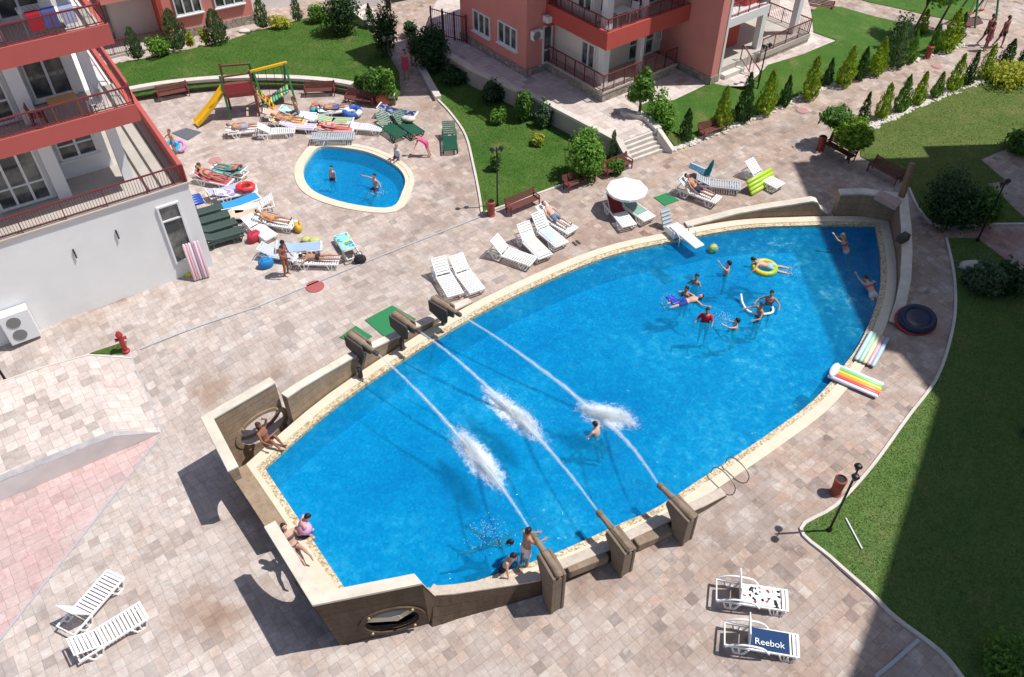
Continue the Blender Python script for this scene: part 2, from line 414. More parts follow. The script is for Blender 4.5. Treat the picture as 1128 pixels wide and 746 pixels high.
def mist(name, dens, var):
    t = NT(name); v = t.n('ShaderNodeVolumePrincipled'); v.inputs['Color'].default_value = (.998, .999, 1, 1); v.inputs['Anisotropy'].default_value = .15
    if var:
        p = t.obj(); r = t.math('MULTIPLY', t.math('MAXIMUM', 0, t.math('SUBTRACT', 1, t.n('ShaderNodeVectorMath', operation='LENGTH').outputs['Value'])), dens)
        ln = [n for n in t.t.nodes if n.bl_idname == 'ShaderNodeVectorMath'][-1]; t.set(ln.inputs[0], p)
        r = t.math('MULTIPLY', r, t.ramp(t.noise(p, 2.6, 5, .7), [(.40, .0), (.66, 1.9)])); t.set(v.inputs['Density'], r)
    else: v.inputs['Density'].default_value = dens
    t.t.links.new(v.outputs[0], t.out.inputs['Volume']); MATS[name] = t.m; return t.m
M_MIST = mist('splash_mist', 1.2, True); M_SHEATH = mist('jet_mist', 3.5, False)
def foam():
    t = NT('surface_foam'); p = t.obj(); ln = t.n('ShaderNodeVectorMath', operation='LENGTH'); t.set(ln.inputs[0], p); g = t.n('ShaderNodeNewGeometry').outputs['Position']
    f = t.math('MAXIMUM', 0, t.math('SUBTRACT', 1, ln.outputs['Value'])); n = t.noise(g, 5.5, 7, .75, .5)
    a = t.math('MULTIPLY', t.ramp(t.math('ADD', t.math('MULTIPLY', f, .62), t.math('MULTIPLY', n, .75)), [(.58, 0), (.92, 1)]), t.math('MINIMUM', 1, t.math('MULTIPLY', f, 5)))
    d = t.bsdf((.90, .94, .97), .6, None, .2); tr = t.n('ShaderNodeBsdfTransparent'); m = t.n('ShaderNodeMixShader'); t.set(m.inputs[0], a); t.t.links.new(tr.outputs[0], m.inputs[1]); t.t.links.new(d, m.inputs[2])
    return t.done(m.outputs[0])
M_FOAM = foam()
def drops():
    t = NT('white_water'); d = t.n('ShaderNodeBsdfDiffuse'); d.inputs['Color'].default_value = (.92, .95, .97, 1); r = t.n('ShaderNodeBsdfTranslucent'); r.inputs['Color'].default_value = (.92, .95, .97, 1); m = t.n('ShaderNodeMixShader'); m.inputs[0].default_value = .5; t.t.links.new(d.outputs[0], m.inputs[1]); t.t.links.new(r.outputs[0], m.inputs[2])
    return t.done(m.outputs[0])
M_DROP = drops(); M_NOODLE = plain('white_foam_rubber', (.84, .86, .86), .5, .04, 5)
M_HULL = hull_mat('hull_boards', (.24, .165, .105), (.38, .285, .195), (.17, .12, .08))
M_HULLO = hull_mat('hull_shaded_boards', (.075, .05, .034), (.13, .092, .064), (.05, .034, .023))  # darker copy of the hull boards: the outer side's shade is in the colour
M_CAP = plain('hull_cap_stone', (.64, .57, .47), .8, .35, 2.2, dirt=.4, bump=.4)
M_BEAM = hull_mat('weathered_timber', (.20, .145, .10), (.33, .25, .18), (.11, .08, .058))
M_CANN = plain('cannon_timber', (.20, .15, .11), .8, .35, 5, dirt=.5, bump=.5)
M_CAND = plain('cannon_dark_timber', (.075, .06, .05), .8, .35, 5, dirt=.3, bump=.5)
M_KERB = plain('pale_kerb', (.60, .55, .49), .8, .2, 3, dirt=.3)
M_RETW = plain('retaining_concrete', (.40, .37, .34), .85, .2, 1.4, dirt=.35)
M_DRAIN = plain('drain_metal', (.42, .42, .44), .5, .2, 8)
M_WHITE = plain('white_plastic', (.80, .80, .79), .38, .04, 3, bump=0, dirt=.04)
M_GREENP = plain('green_plastic', (.018, .105, .06), .4, .12, 4, bump=0)
M_DKGRN = plain('dark_green_cover', (.045, .072, .062), .55, .2, 4)
M_RED = plain('red_facade', (.50, .085, .065), .75, .07, 1.2, dirt=.1)
M_REDB = plain('red_balcony_paint', (.47, .10, .085), .7, .08, 1.2, dirt=.1)
M_SALM = plain('salmon_facade', (.68, .262, .22), .8, .09, .9, dirt=.2)
M_PLAS = plain('white_plaster', (.77, .77, .76), .85, .07, .8, dirt=.22)
M_CREAM = plain('cream_plaster', (.74, .69, .61), .85, .05, .8, dirt=.08)
M_BEIGE = plain('beige_floor', (.45, .41, .36), .8, .12, 2, dirt=.3)
M_RAILM = plain('dark_red_iron', (.17, .03, .036), .5, .15, 6, bump=0)
M_FRAME = plain('white_frame', (.74, .75, .75), .4, .03, 3, bump=0)
def glass():
    t = NT('window_glass'); p = t.obj()
    c = t.mix(t.ramp(t.noise(p, .9, 3), [(.4, 0), (.6, 1)]), (.035, .045, .05), (.24, .24, .22))  # grey patches in the colour stand for reflections and curtains
    return t.done(t.bsdf(c, .06, None, .6))
M_GLASS = glass()
M_PLINTH = stone_mat('stone_plinth', (.30, .255, .2), (.43, .37, .30), (.22, .2, .18))
M_BLACK = plain('black_iron', (.014, .014, .014), .45, .2, 6, bump=0)
M_BENCH = plain('brown_bench_slats', (.15, .05, .04), .55, .25, 6)
M_BIN = plain('terracotta_bin', (.30, .06, .04), .6, .15, 5)
M_BARK = plain('bark', (.12, .085, .06), .9, .35, 9, bump=.6)
M_MAT = plain('green_turf_mat', (.028, .20, .075), .9, .12, 14, bump=.5)
M_MAN2 = plain('faded_cover', (.42, .22, .205), .85, .2, 5)
M_MAN = plain('red_cover', (.38, .10, .10), .8, .12, 6)
# ---- pool outlines -------------------------------------------------------
WZ = -.12
def wp(L): return [G(u, v, WZ) for u, v in L]
up_ = wp([(291, 518), (374, 446), (482, 374), (564, 329), (664, 286), (744, 267), (816, 254), (880, 250.5), (930, 249.5), (964, 250)])
rt_ = wp([(964, 250), (970, 287), (968, 327), (951, 373), (930, 405), (896, 444), (852, 477), (814, 503), (779, 526), (724, 562), (684, 580), (611, 613), (544, 637), (500, 648)])
W1 = up_[0]; W3 = Vector((-4.55, 11.62, WZ))
POOL = [p.to_2d() for p in spline(up_, 4)[:-1]+spline(rt_+[W3], 4)[:-1]+[W3, W3.lerp(W1, .33), W3.lerp(W1, .66)]]
def rayplane(u, v, p0, n):
    r = Vector(ray(u, v)); o = Vector((0, 0, CZ)); t = (Vector(p0)-o).dot(n)/r.dot(n); return o+r*t
KID = [p.to_2d() for p in spline(wp([(354, 164), (387, 166), (412, 172), (437, 185), (447, 199), (444, 214), (432, 231), (394, 229), (357, 219), (339, 207), (334, 190), (341, 175)]), 4, True)]
P_MID, P_OUT = offset(POOL, .18), offset(POOL, .54)
_near = offset(POOL, .27); _wide = offset(POOL, .80); _nm = offset(POOL, .14); on_stern = len(POOL)-2
for i, p in enumerate(POOL):
    if p.y < 14.5 and i < on_stern:
        f = sm(3.6, -.4, p.x); P_OUT[i] = P_OUT[i].lerp(_near[i], f); P_MID[i] = P_MID[i].lerp(_nm[i], f)
        if p.x < -1.3: P_OUT[i] = P_OUT[i].lerp(_wide[i], sm(-2.25, -2.8, p.x))

K_OUT = offset(KID, .38)
# ---- ground --------------------------------------------------------------
gx0, gx1, gy0, gy1 = -34, 40, 2, 66
grid = []
x = gx0+.7
while x < gx1:
    y = gy0+.7
    while y < gy1:
        st = .7 if (x < 9 and y < 24.5) else 2.8
        if st == .7 or (round((x-gx0)/.7) % 4 == 0 and round((y-gy0)/.7) % 4 == 0): grid.append((x+.003*y, y+.002*x))
        y += .7
    x += .7
big = [(gx0, gy0), (gx1, gy0), (gx1, gy1), (gx0, gy1)]
hole = [a.lerp(b, .6) for a, b in zip(POOL, P_OUT)]; hole2 = offset(KID, .3)
vs, fs = tri_area(big, [hole, hole2], grid)
g = MB(); g.add([(p.x, p.y, zg(p.x, p.y)) for p in vs], fs)
# far skirt to the horizon
R = 900
zc = lambda x, y: zg(x, y)
ring = big; far = [(-R, -R), (R, -R), (R, R), (-R, R)]
n_ = len(g.v)
g.v += [(p[0], p[1], zc(*p)) for p in ring]+[(p[0], p[1], -1.0 if p[1] < 0 and p[0] < 0 else 0.) for p in far]
for i in range(4):
    j = (i+1) % 4; g.f.append((n_+i, n_+j, n_+4+j, n_+4+i)); g.mi.append(0)
o = g.obj('ground_paving', M_PAVE, fix=False, smooth=True)
bm = bmesh.new(); bm.from_mesh(o.data)
for f in bm.faces:
    if f.normal.z < 0: f.normal_flip()
bm.to_mesh(o.data); bm.free()
tag(o, 'terrace of worn pinkish stone paving round the pools', None, None, 'structure')

def lawn(name, px, mat, dz=.03, z=None, step=None):
    pl = pxs(px, z)
    zf = (lambda x, y: z) if z is not None else None
    return tag(sheet(name, [p.to_2d() for p in pl], mat, dz, step=step, zf=zf), None, None, None, 'structure')
L1 = [(95, 74), (128, 70), (150, 66), (205, 55), (245, 46), (290, 32), (345, 18), (385, 8), (405, 32), (425, 55), (440, 80), (441, 104), (434, 111), (420, 109), (400, 103), (370, 97), (345, 94), (300, 93), (245, 94), (195, 99), (145, 107), (100, 118)]
lawn('lawn', L1, M_LAWN, .0, .3)
L2 = [(482, 110), (497, 126), (513, 150), (522, 185), (528, 215), (531, 236), (560, 226), (590, 215), (640, 198), (695, 184), (692, 178), (640, 147), (598, 122), (572, 109), (520, 85), (490, 66), (470, 50), (455, 38), (467, 72)]
lawn('lawn', L2, M_LAWN)
L4 = [(935, -8), (950, 1), (1000, 12), (1064, 27), (1078, 0), (1084, -30), (930, -30)]
lawn('lawn', L4, M_LAWN)
L5 = [(945, 146), (975, 133), (1010, 118), (1050, 101), (1085, 88), (1100, 90), (1128, 85), (1190, 75), (1190, 160), (1112, 162), (1080, 176), (1108, 200), (1087, 202), (1128, 240), (1130, 246), (1032, 248), (1012, 230), (1001, 208), (985, 192), (965, 181), (948, 173)]
lawn('lawn', L5, M_LAWN2)
L6 = [(1042, 263), (1076, 263), (1128, 302), (1180, 345), (1190, 800), (1080, 790), (1060, 748), (1035, 718), (985, 680), (960, 655), (915, 615), (882, 583), (920, 558), (960, 515), (1000, 460), (1030, 420), (1045, 380), (1052, 340), (1050, 300)]
lawn('lawn', L6, M_LAWN3)
lawn('grass_patch', [(98, 390), (140, 376), (139, 391)], M_LAWN)
# lawn that rises from the tree path to the raised plaza
L3 = [(745, 163, 0), (760, 158, 0), (790, 146, 0), (815, 136, 0), (846, 124, 0), (880, 108, 0), (905, 98, 0), (940, 86, 0), (1000, 70, 0), (1064, 49, 0), (1045, 39, 0), (1000, 27, 0), (965, 19, 0), (930, 9, .1), (905, 5, .2), (893, 14, .6), (896, 36, .9), (921, 45, .9), (885, 60, .9), (846, 72, .9), (822, 95, .7), (797, 95, .9), (783, 91.5, .9), (742, 111, .9), (715, 112, .9), (703, 118, .9), (713, 127, .9), (726, 140, .9)]
P3 = [G(u, v, z) for u, v, z in L3]
vs, fs = tri_area([p.to_2d() for p in P3])
zz = {(round(p.x, 3), round(p.y, 3)): p.z for p in P3}
mb = MB(); mb.add([(p.x, p.y, zz.get((round(p.x, 3), round(p.y, 3)), 0)+.03) for p in vs], fs)
tag(mb.obj('lawn', M_LAWN, smooth=False), None, None, None, 'structure')
# paths and plaza
tag(sheet('path', [p.to_2d() for p in pxs([(1034, 249), (1128, 247), (1190, 246), (1190, 352), (1128, 301), (1076, 262.6), (1042, 262.6), (1036, 256)])], M_PINK, .012), None, None, None, 'structure')
PL = [(694, 158, .9), (681.5, 157.5, .9), (640, 136, .9), (598, 114, .9), (572, 102, .9), (520, 78, .9), (490, 60, .9), (478, 48, .9), (470, 30, .9), (480, 2, .9), (520, -30, .9), (880, -30, .9), (893, 10, .9), (896, 36, .9), (921, 45, .9), (885, 60, .9), (846, 72, .9), (822, 95, .9), (797, 95, .9), (783, 91.5, .9), (742, 111, .9), (715, 112, .9), (703, 118, .9), (713, 127, .9), (723, 140.5, .9), (721.5, 142.5, .9)]
PLP = [G(*p).to_2d() for p in PL[1:]]
tag(sheet('plaza_paving', PLP, M_TERR, 0, zf=lambda x, y: .9), None, None, None, 'structure')
# drains
def line(name, pts, w, mat, dz=.03):
    mb = MB(); P = []
    for (a, b) in zip(pts[:-1], pts[1:]):
        k = max(1, int((b-a).length/.7)); P += [a.lerp(b, i/k) for i in range(k)]
    P.append(pts[-1])
    for p in P: p.z = zg(p.x, p.y)+dz
    vs = []
    for i, p in enumerate(P):
        d = (P[min(i+1, len(P)-1)]-P[max(i-1, 0)]).to_2d().normalized(); n = Vector((-d.y, d.x, 0))*w/2
        vs += [p-n, p+n]
    mb.add(vs, [(2*i, 2*i+2, 2*i+3, 2*i+1) for i in range(len(P)-1)])
    return mb.obj(name, mat)
for k, (pts, lab) in enumerate([([(155, 385), (282, 339), (420, 282), (532, 238)], 'long grey drain line that runs past the splash pool'),
                                ([(145, 395), (162, 436), (178, 475)], 'short grey drain line at the foot of the ramp'),
                                ([(178, 479), (90, 592), (-10, 718)], 'grey drain line bordering the pink paving'),
                                ([(964, 746), (986, 728), (1012, 705)], 'dark drain line reaching the shaded lawn edge')]):
    tag(line('drain_channel', pxs(pts), (.1 if k == 3 else .065), M_DRAIN), lab, 'drain')
# pink lower court beside the ramp wall
ws = [(178, 478), (100, 511), (0, 553), (-60, 578)]
pk = pxs(ws+[(-60, 790), (-10, 718), (90, 592)])
tag(sheet('court_paving', [p.to_2d() for p in pk], M_PINK, .018, step=.7), None, None, None, 'structure')
# raised terrace with its ramp
mb = MB()
tip = GP(178, 477); TZ = -.13
edge = [tip, G(125, 481, TZ), G(60, 507, TZ), G(0, 531, TZ), G(-60, 556, TZ)]
back = [GP(145, 395), G(97, 391, TZ), G(50, 404, TZ), G(0, 421, TZ), G(-60, 440, TZ)]
for p in (edge[0], back[0]): p.z += .025
n_ = len(edge); vs = edge+back
mb.add(vs, [(i, i+1, n_+i+1, n_+i) for i in range(n_-1)])
tag(mb.obj('terrace_paving', M_TERR), None, None, None, 'structure')
mb = MB(); inn_ = [p+Vector((-.1, .26, .0)) for p in edge]; inn_[0] = edge[0]
mb.add([p+Vector((0, 0, .012)) for p in edge]+[p+Vector((0, 0, .012)) for p in inn_], [(i, i+1, n_+i+1, n_+i) for i in range(n_-1)])
tag(mb.obj('terrace_edge_paving', plain('blue_grey_tile', (.40, .38, .385), .8, .35, 4, dirt=.4)), None, None, None, 'structure')
mb = MB()
outer = [GP(*q) for q in [(178, 478), (126, 500), (61, 527), (0, 553), (-60, 578)]]
for a, b in ((edge, outer),):
    vs = [p+Vector((0, 0, .0)) for p in a]+[p+Vector((0, 0, -.1)) for p in b]
    inn = [p+Vector((-.06, .14, 0)) for p in a]
    mb.add(vs, [(i, i+1, n_+i+1, n_+i) for i in range(n_-1)])
wl = thing('retaining_wall', 'pale smooth retaining wall along the raised terrace above the pink paving', 'wall', tip)
o = mb.obj('wall_face', plain('grey_render', (.72, .69, .66), .85, .12, 1.5, dirt=.3), wl); o.location = -Vector(wl.location)
mb = MB()
bk = [GP(145, 395), GP(97, 391), GP(50, 404), GP(0, 421), GP(-60, 440)]
kerb(mb, [p+Vector((0, 0, .0)) for p in back], .06, .02)
o = mb.obj('edge_strip', M_KERB, wl); o.location = -Vector(wl.location)
# kerbs of the lawns
def kerb_thing(lab, px, w=.1, h=.07, mat=None):
    mb = MB(); kerb(mb, spline(pxs(px), 4), w, h); return tag(mb.obj('lawn_kerb', mat or M_KERB), lab, 'kerb')
kerb_thing('pale curved kerb round the broad shaded lawn', [(1042, 263), (1050, 300), (1052, 340), (1045, 380), (1030, 420), (1000, 460), (960, 515), (920, 558), (882, 583), (915, 615), (960, 655), (985, 680), (1035, 718), (1060, 748)])
kerb_thing('pale kerb across the lawn edge beside the shaded path', [(1128, 247.5), (1080, 248), (1032, 249), (1012, 231), (1001, 208)])
kerb_thing('pale curved kerb of the lawn beside the splash pool deck', [(482, 110), (497, 126), (513, 150), (522, 185), (528, 215), (531, 236)])
kerb_thing('pale kerb behind the benches on the main pool deck', [(531, 236), (560, 226), (590, 215), (640, 198), (695, 184)])
def pebble_line(px, lab, n):
    P = spline(pxs(px), 6); rnd = random.Random(n); mb = MB()
    for i in range(n):
        k = rnd.random()*(len(P)-1); q = P[int(k)].lerp(P[int(k)+1], k % 1); r = rnd.uniform(.05, .13); x, y = q.x+rnd.gauss(0, .1), q.y+rnd.gauss(0, .1)
        o = len(mb.v); mb.ball((x, y, .03), (r, r*rnd.uniform(.6, 1), r*.6), 7, 5); mb.v[o:] = [(a_*1+rnd.uniform(-.012, .012), b_+rnd.uniform(-.012, .012), c_+rnd.uniform(-.01, .01)) for a_, b_, c_ in mb.v[o:]]
    return tag(mb.obj('pebbles', M_KERB), lab, None, None, 'stuff')
pebble_line([(945, 146), (975, 133), (1010, 118), (1050, 101), (1085, 88)], 'pale edging stones under the conifers on the lawn side of the tree path', 420)
pebble_line([(742, 165), (760, 158), (790, 146), (815, 136), (846, 124), (880, 108), (905, 98), (940, 86), (1000, 70), (1064, 49)], 'pale edging stones under the conifers on the building side of the tree path', 560)
kerb_thing('short pale kerb beside the shaded walkway to the stairs', [(463, 72), (470, 88), (483, 111)], .35, .25)
# curved garden wall under the far lawn
mb = MB(); kerb(mb, spline([GP(u, v) for u, v in [(100, 120), (130, 112), (145, 108.5), (190, 101), (245, 96), (300, 95), (345, 97), (380, 101), (405, 107), (425, 114), (436, 115)]], 5), .3, .42)
gw = thing('garden_wall', 'low curved wall with pale coping between playground deck and far lawn', 'wall', GP(245, 96))
o = mb.obj('wall_body', plain('brown_render', (.22, .17, .14), .85, .2, 2), gw); o.location = -Vector(gw.location)
mb = MB(); kerb(mb, [p+Vector((0, 0, .57)) for p in spline([GP(u, v) for u, v in [(100, 120), (130, 112), (145, 108.5), (190, 101), (245, 96), (300, 95), (345, 97), (380, 101), (405, 107), (425, 114), (436, 115)]], 5)], .38, .0)
o = mb.obj('coping', M_KERB, gw); o.location = -Vector(gw.location)
# retaining wall and stairs of the plaza
rw = thing('retaining_wall', 'grey retaining wall between the central lawn and the raised plaza', 'wall', G(598, 114, 0))
def rel(o, t): o.location = -Vector(t.location); return o
top = [G(*p) for p in [(694, 181, .12), (681, 157, .98), (640, 135, .98), (598, 113, .98), (572, 101, .98), (520, 77, .98), (490, 59, .98), (478, 47, .98)]]
mb = MB()
for i in range(len(top)-1):
    a, b = top[i], top[i+1]; d = (b-a).to_2d().normalized(); n = Vector((d.y, -d.x, 0)); n = n if n.y > 0 or n.x > 0 else -n
    vs = [a, b, b+n*.22, a+n*.22]; vs = vs+[Vector((p.x, p.y, -.2)) for p in vs]
    mb.add(vs, [(0, 1, 2, 3), (4, 5, 1, 0), (5, 6, 2, 1), (6, 7, 3, 2), (7, 4, 0, 3)])
rel(mb.obj('wall_body', M_RETW, rw), rw)
mb = MB()
P = [p+Vector((0, 0, .16)) for p in top]; kerb(mb, [p+Vector((.05, .08, -.08)) for p in P], .34, .0)
rel(mb.obj('coping', M_KERB, rw), rw)
st = thing('stone_stairs', 'broad pale stairs of five steps up to the raised plaza', 'stairs', G(715, 170, 0))
bl, br, tl, tr = G(694, 181, 0), G(737, 165.5, 0), G(681.5, 157.5, .9), G(721.5, 142.5, .9)
for k in range(5):
    a, b, c, d = (bl.lerp(tl, k/5), br.lerp(tr, k/5), bl.lerp(tl, 1.06), br.lerp(tr, 1.06))
    z0, z1 = (-.1 if k == 0 else .18*k+.002), .18*(k+1)
    mb = MB(); mb.prism([a.to_2d(), b.to_2d(), d.to_2d(), c.to_2d()], z0, z1 if k < 4 else .9)
    rel(mb.obj('step', M_KERB, st, bevel=.015), st)
mb = MB()
ck = [G(*p) for p in [(742, 164.5, .15), (725.5, 141, 1.08), (712, 127, 1.12), (690, 122, 1.12), (686, 124, 1.1)]]
for a, b in zip(ck[:-1], ck[1:]):
    d = (b-a).to_2d().normalized(); n = Vector((-d.y, d.x, 0))*.17
    vs = [a-n, b-n, b+n, a+n]; vs += [Vector((p.x, p.y, -.1)) for p in vs]
    mb.add(vs, [(0, 1, 2, 3), (4, 5, 1, 0), (5, 6, 2, 1), (6, 7, 3, 2), (7, 4, 0, 3)])
rel(mb.obj('side_wall', M_KERB, st), st)
# ---- basins, water, coping ----------------------------------------------
def basin(name, out, depth, wz, ledge=None):
    n = len(out); vs = [(p.x, p.y, .0) for p in out]+[(p.x, p.y, -depth) for p in out]
    mb = MB(); mb.add(vs, [(i, (i+1) % n, n+(i+1) % n, n+i) for i in range(n)])
    v2, f2 = tri_area(out); mb.add([(p.x, p.y, -depth) for p in v2], f2)
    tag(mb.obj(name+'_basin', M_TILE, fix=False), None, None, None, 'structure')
    v2, f2 = tri_area(out); mb = MB(); mb.add([(p.x, p.y, wz) for p in v2], f2)
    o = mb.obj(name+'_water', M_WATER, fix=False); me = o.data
    if sum(p.normal.z for p in me.polygons) < 0: me.flip_normals()
    tag(o, None, None, None, 'structure')
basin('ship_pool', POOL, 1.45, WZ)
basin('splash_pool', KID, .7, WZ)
pc = thing('pool_coping', 'cream and pebble stone rim of the large ship-shaped pool', 'pool rim', (0, 0, 0))
mb = MB(); strip(mb, offset(POOL, -.03), P_MID, .0, -.2); mb.obj('pebble_band', M_PEB, pc)
mb = MB(); strip(mb, P_MID, P_OUT, .03, -.2); mb.obj('stone_band', M_COPE, pc)
kc = thing('pool_coping', 'cream stone rim of the small round splash pool', 'pool rim', (0, 0, 0))
mb = MB(); strip(mb, offset(KID, -.03), offset(KID, .16), .015, -.2); mb.obj('inner_band', M_COPE, kc)
mb = MB(); strip(mb, offset(KID, .16), K_OUT, .035, -.2); mb.obj('stone_band', M_COPE, kc)
# submerged seat ledge along the cannon side
mb = MB(); q = [G(u, v, WZ).to_2d() for u, v in [(545, 637), (580, 625.5), (612, 613), (650, 596)]]
mb.prism([p+Vector((.02, -.1)) for p in q]+[p+Vector((-.3, .85)) for p in q[::-1]], -1.44, -.20)
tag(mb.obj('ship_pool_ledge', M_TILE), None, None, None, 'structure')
# ---- ship hull -----------------------------------------------------------
hull = thing('ship_hull_wall', 'weathered stone ship hull wall round the big pool with raised porthole corners', 'wall', (0, 0, 0))
def offl(P, d, side):
    out = []
    for i, p in enumerate(P):
        t1 = (p-P[i-1]).to_2d().normalized() if i else None; t2 = (P[i+1]-p).to_2d().normalized() if i < len(P)-1 else None
        t1 = t1 or t2; t2 = t2 or t1
        n1 = Vector((-t1.y, t1.x))*side; n2 = Vector((-t2.y, t2.x))*side
        q = (n1+n2)*d/(1+n1.dot(n2)); out.append(Vector((p.x+q.x, p.y+q.y, p.z)))
    return out
def wall(P, side, th=.28, inset=.35, mat=None, name='hull_side', zin=-.15, cap=True, capw=.025, capmat=None, base=None):
    """P: outer top edge; side: +1 when the pool lies on the left of the line"""
    ib = [p.copy() for p in offl(P, th, side)]; ob = offl(P, inset, side) if inset else [p.copy() for p in P]
    it = [p.copy() for p in ib]
    for p in ib: p.z = min(zin, p.z-.05)
    for p in ob: p.z = min(zg(p.x, p.y)-.12, p.z-.05)
    if base: ob = base
    n = len(P); vs = P+it+ib+ob
    # divide the long faces so that the boards keep their texture
    fs = []
    for i in range(n-1):
        for a, b in ((0, 1), (1, 2), (2, 3), (3, 0)): fs.append((a*n+i, a*n+i+1, b*n+i+1, b*n+i))
    fs += [(0, n, 2*n, 3*n), (n-1, 2*n-1, 3*n-1, 4*n-1)]
    mb = MB(); mb.add(vs, fs); o = mb.obj(name, mat or M_HULL, hull)
    if cap:
        a = offl(P, -capw, side); b = offl(P, th+capw, side)
        vs = [p+Vector((0, 0, .06)) for p in a]+[p+Vector((0, 0, .06)) for p in b]+[p+Vector((0, 0, -.03)) for p in b]+[p+Vector((0, 0, -.03)) for p in a]
        mb = MB(); mb.add(vs, fs); mb.obj('cap_rail', capmat or M_CAP, hull, bevel=.02)
    return o
A_ = G(222, 461, 1.6); D_ = G(345, 667, 1.6)
def cut(o, c, axis, rx, rz, lab_outer):
    """oval porthole through the wall and its ring on both faces"""
    ax = Vector(axis).normalized(); X = Vector((0, 0, 1)).cross(ax).normalized(); Z = ax.cross(X)
    n = 40; mb = MB()
    def el(k, s, d): a = 2*PI*k/n; return Vector(c)+X*math.cos(a)*rx*s+Z*math.sin(a)*rz*s+ax*d
    mb.add([el(k, 1, d) for d in (-1.2, 1.2) for k in range(n)], [tuple(range(n)), tuple(range(n, 2*n))]+[(k, (k+1) % n, n+(k+1) % n, n+k) for k in range(n)])
    me = mb.mesh('cutter', M_HULL); co = bpy.data.objects.new('cutter', me); COL.objects.link(co)
    m = o.modifiers.new('hole', 'BOOLEAN'); m.object = co; m.solver = 'EXACT'; baked(o)
    bpy.data.objects.remove(co)
    mb = MB()
    th = lab_outer
    for d0, d1 in th:
        vs = [el(k, s, d) for s, d in ((.99, d0), (1.22, d0), (1.22, d1), (.99, d1)) for k in range(n)]
        mb.add(vs, [(a*n+k, a*n+(k+1) % n, ((a+1) % 4)*n+(k+1) % n, ((a+1) % 4)*n+k) for a in range(4) for k in range(n)])
    r = mb.obj('porthole_ring', o.data.materials[0], hull)
    mb = MB()
    for d0, d1 in th:
        for k in range(4):
            a = 2*PI*(k+.5)/4; p = Vector(c)+X*math.cos(a)*rx*1.11+Z*math.sin(a)*rz*1.11+ax*(d0 if abs(d0) > abs(d1) else d1)
            mb.ball(p, .05, 8, 5)
    mb.obj('bolt', plain('brass', (.45, .33, .16), .45, .2, 5, .5, .6), r)
sternA = [G(298, 417, 1.6), A_, G(252, 520, 1.6)]
oA = wall(sternA, 1, .28, .35, name='stern_corner')
ui = offl(sternA, .28, 1)
nu = (ui[1]-ui[0]).to_2d().normalized(); nrm = Vector((nu.y, -nu.x, 0)); nrm = nrm if nrm.y < 0 else -nrm
cA = rayplane(289, 471, ui[0], nrm)
cut(oA, cA-nrm*.2, nrm, .80, .56, [(.2, .24), (-.22, -.26)])
def wall_on_rim(pts, th, name, d=.60, capw=.02, mat=None):
    # pts: (photo u, v of a point on the outer rim, height); the inner face stands on the rim of the coping
    PO = offset(POOL, d); out = []
    for u, v, h in pts:
        q = G(u, v, 0).to_2d(); i = min(range(len(PO)), key=lambda k: (PO[k]-q).length); best = None
        for a_, b_ in ((PO[i-1], PO[i]), (PO[i], PO[(i+1) % len(PO)])):
            t_ = min(1, max(0, (q-a_).dot(b_-a_)/(b_-a_).length_squared)); c_ = a_.lerp(b_, t_)
            if best is None or (c_-q).length < (best-q).length: best = c_
        out.append(Vector((best.x, best.y, h)))
    O_ = offl(out, th, 1 if name != 'x' else -1)
    return wall(O_, -1, th, .05, mat, name, capw=capw)
wall_on_rim([(325, 465, 1.12), (340, 453, 1.05), (365, 440, .92), (397, 418, .78), (420, 402, .62), (444, 388, .46), (466, 373, .32), (489, 359, .2), (525, 338, .05)], .26, 'low_side')
wall([G(253, 521, .16), G(275, 554, .14), G(297, 588, .12)], 1, .55, .62, name='stern_middle', cap=False)
sternD = [G(292, 581, 1.6), D_, G(465, 643, 1.6), G(479, 657, .06)]
baseD = [G(315, 628, -1.1), G(376, 713, -1.12), G(474, 689, -1.05), G(490, 683, -1.0)]
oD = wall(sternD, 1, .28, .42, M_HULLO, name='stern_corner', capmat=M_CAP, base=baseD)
dd = (sternD[2]-sternD[1]).to_2d().normalized(); nf = Vector((dd.y, -dd.x, 0)); nf = nf if nf.y < 0 else -nf
q0 = D_; q1 = baseD[1]
fx = Vector((dd.x, dd.y, 0)); fn = (sternD[2]-q0).cross(q1-q0).normalized(); fn = fn if fn.y < 0 else -fn
cD = rayplane(432, 683, q0+fn*.0, fn)
cut(oD, cD, fn, .74, .60, [(.0, .05)])
# arched notches at the inner ends of the two raised stern corners
def notch(o, c, tdir, rx, rz):
    n = 36; t_ = Vector((tdir.x, tdir.y, 0)).normalized(); nn = Vector((-t_.y, t_.x, 0)); mb = MB()
    pt = lambda k, d: Vector((c.x, c.y, .10))+t_*math.cos(2*PI*k/n)*rx+Vector((0, 0, 1))*math.sin(2*PI*k/n)*rz+nn*d
    mb.add([pt(k, d) for d in (-1.6, 1.2) for k in range(n)], [tuple(range(n)), tuple(range(n, 2*n))]+[(k, (k+1) % n, n+(k+1) % n, n+k) for k in range(n)])
    co = bpy.data.objects.new('cutter', mb.mesh('cutter', M_HULL)); COL.objects.link(co)
    m = o.modifiers.new('notch', 'BOOLEAN'); m.object = co; m.solver = 'EXACT'; baked(o); bpy.data.objects.remove(co)
sdir = D_-A_
notch(oA, sternA[2], sdir, .95, 1.0); notch(oD, sternD[0], sdir, 1.15, 1.15)
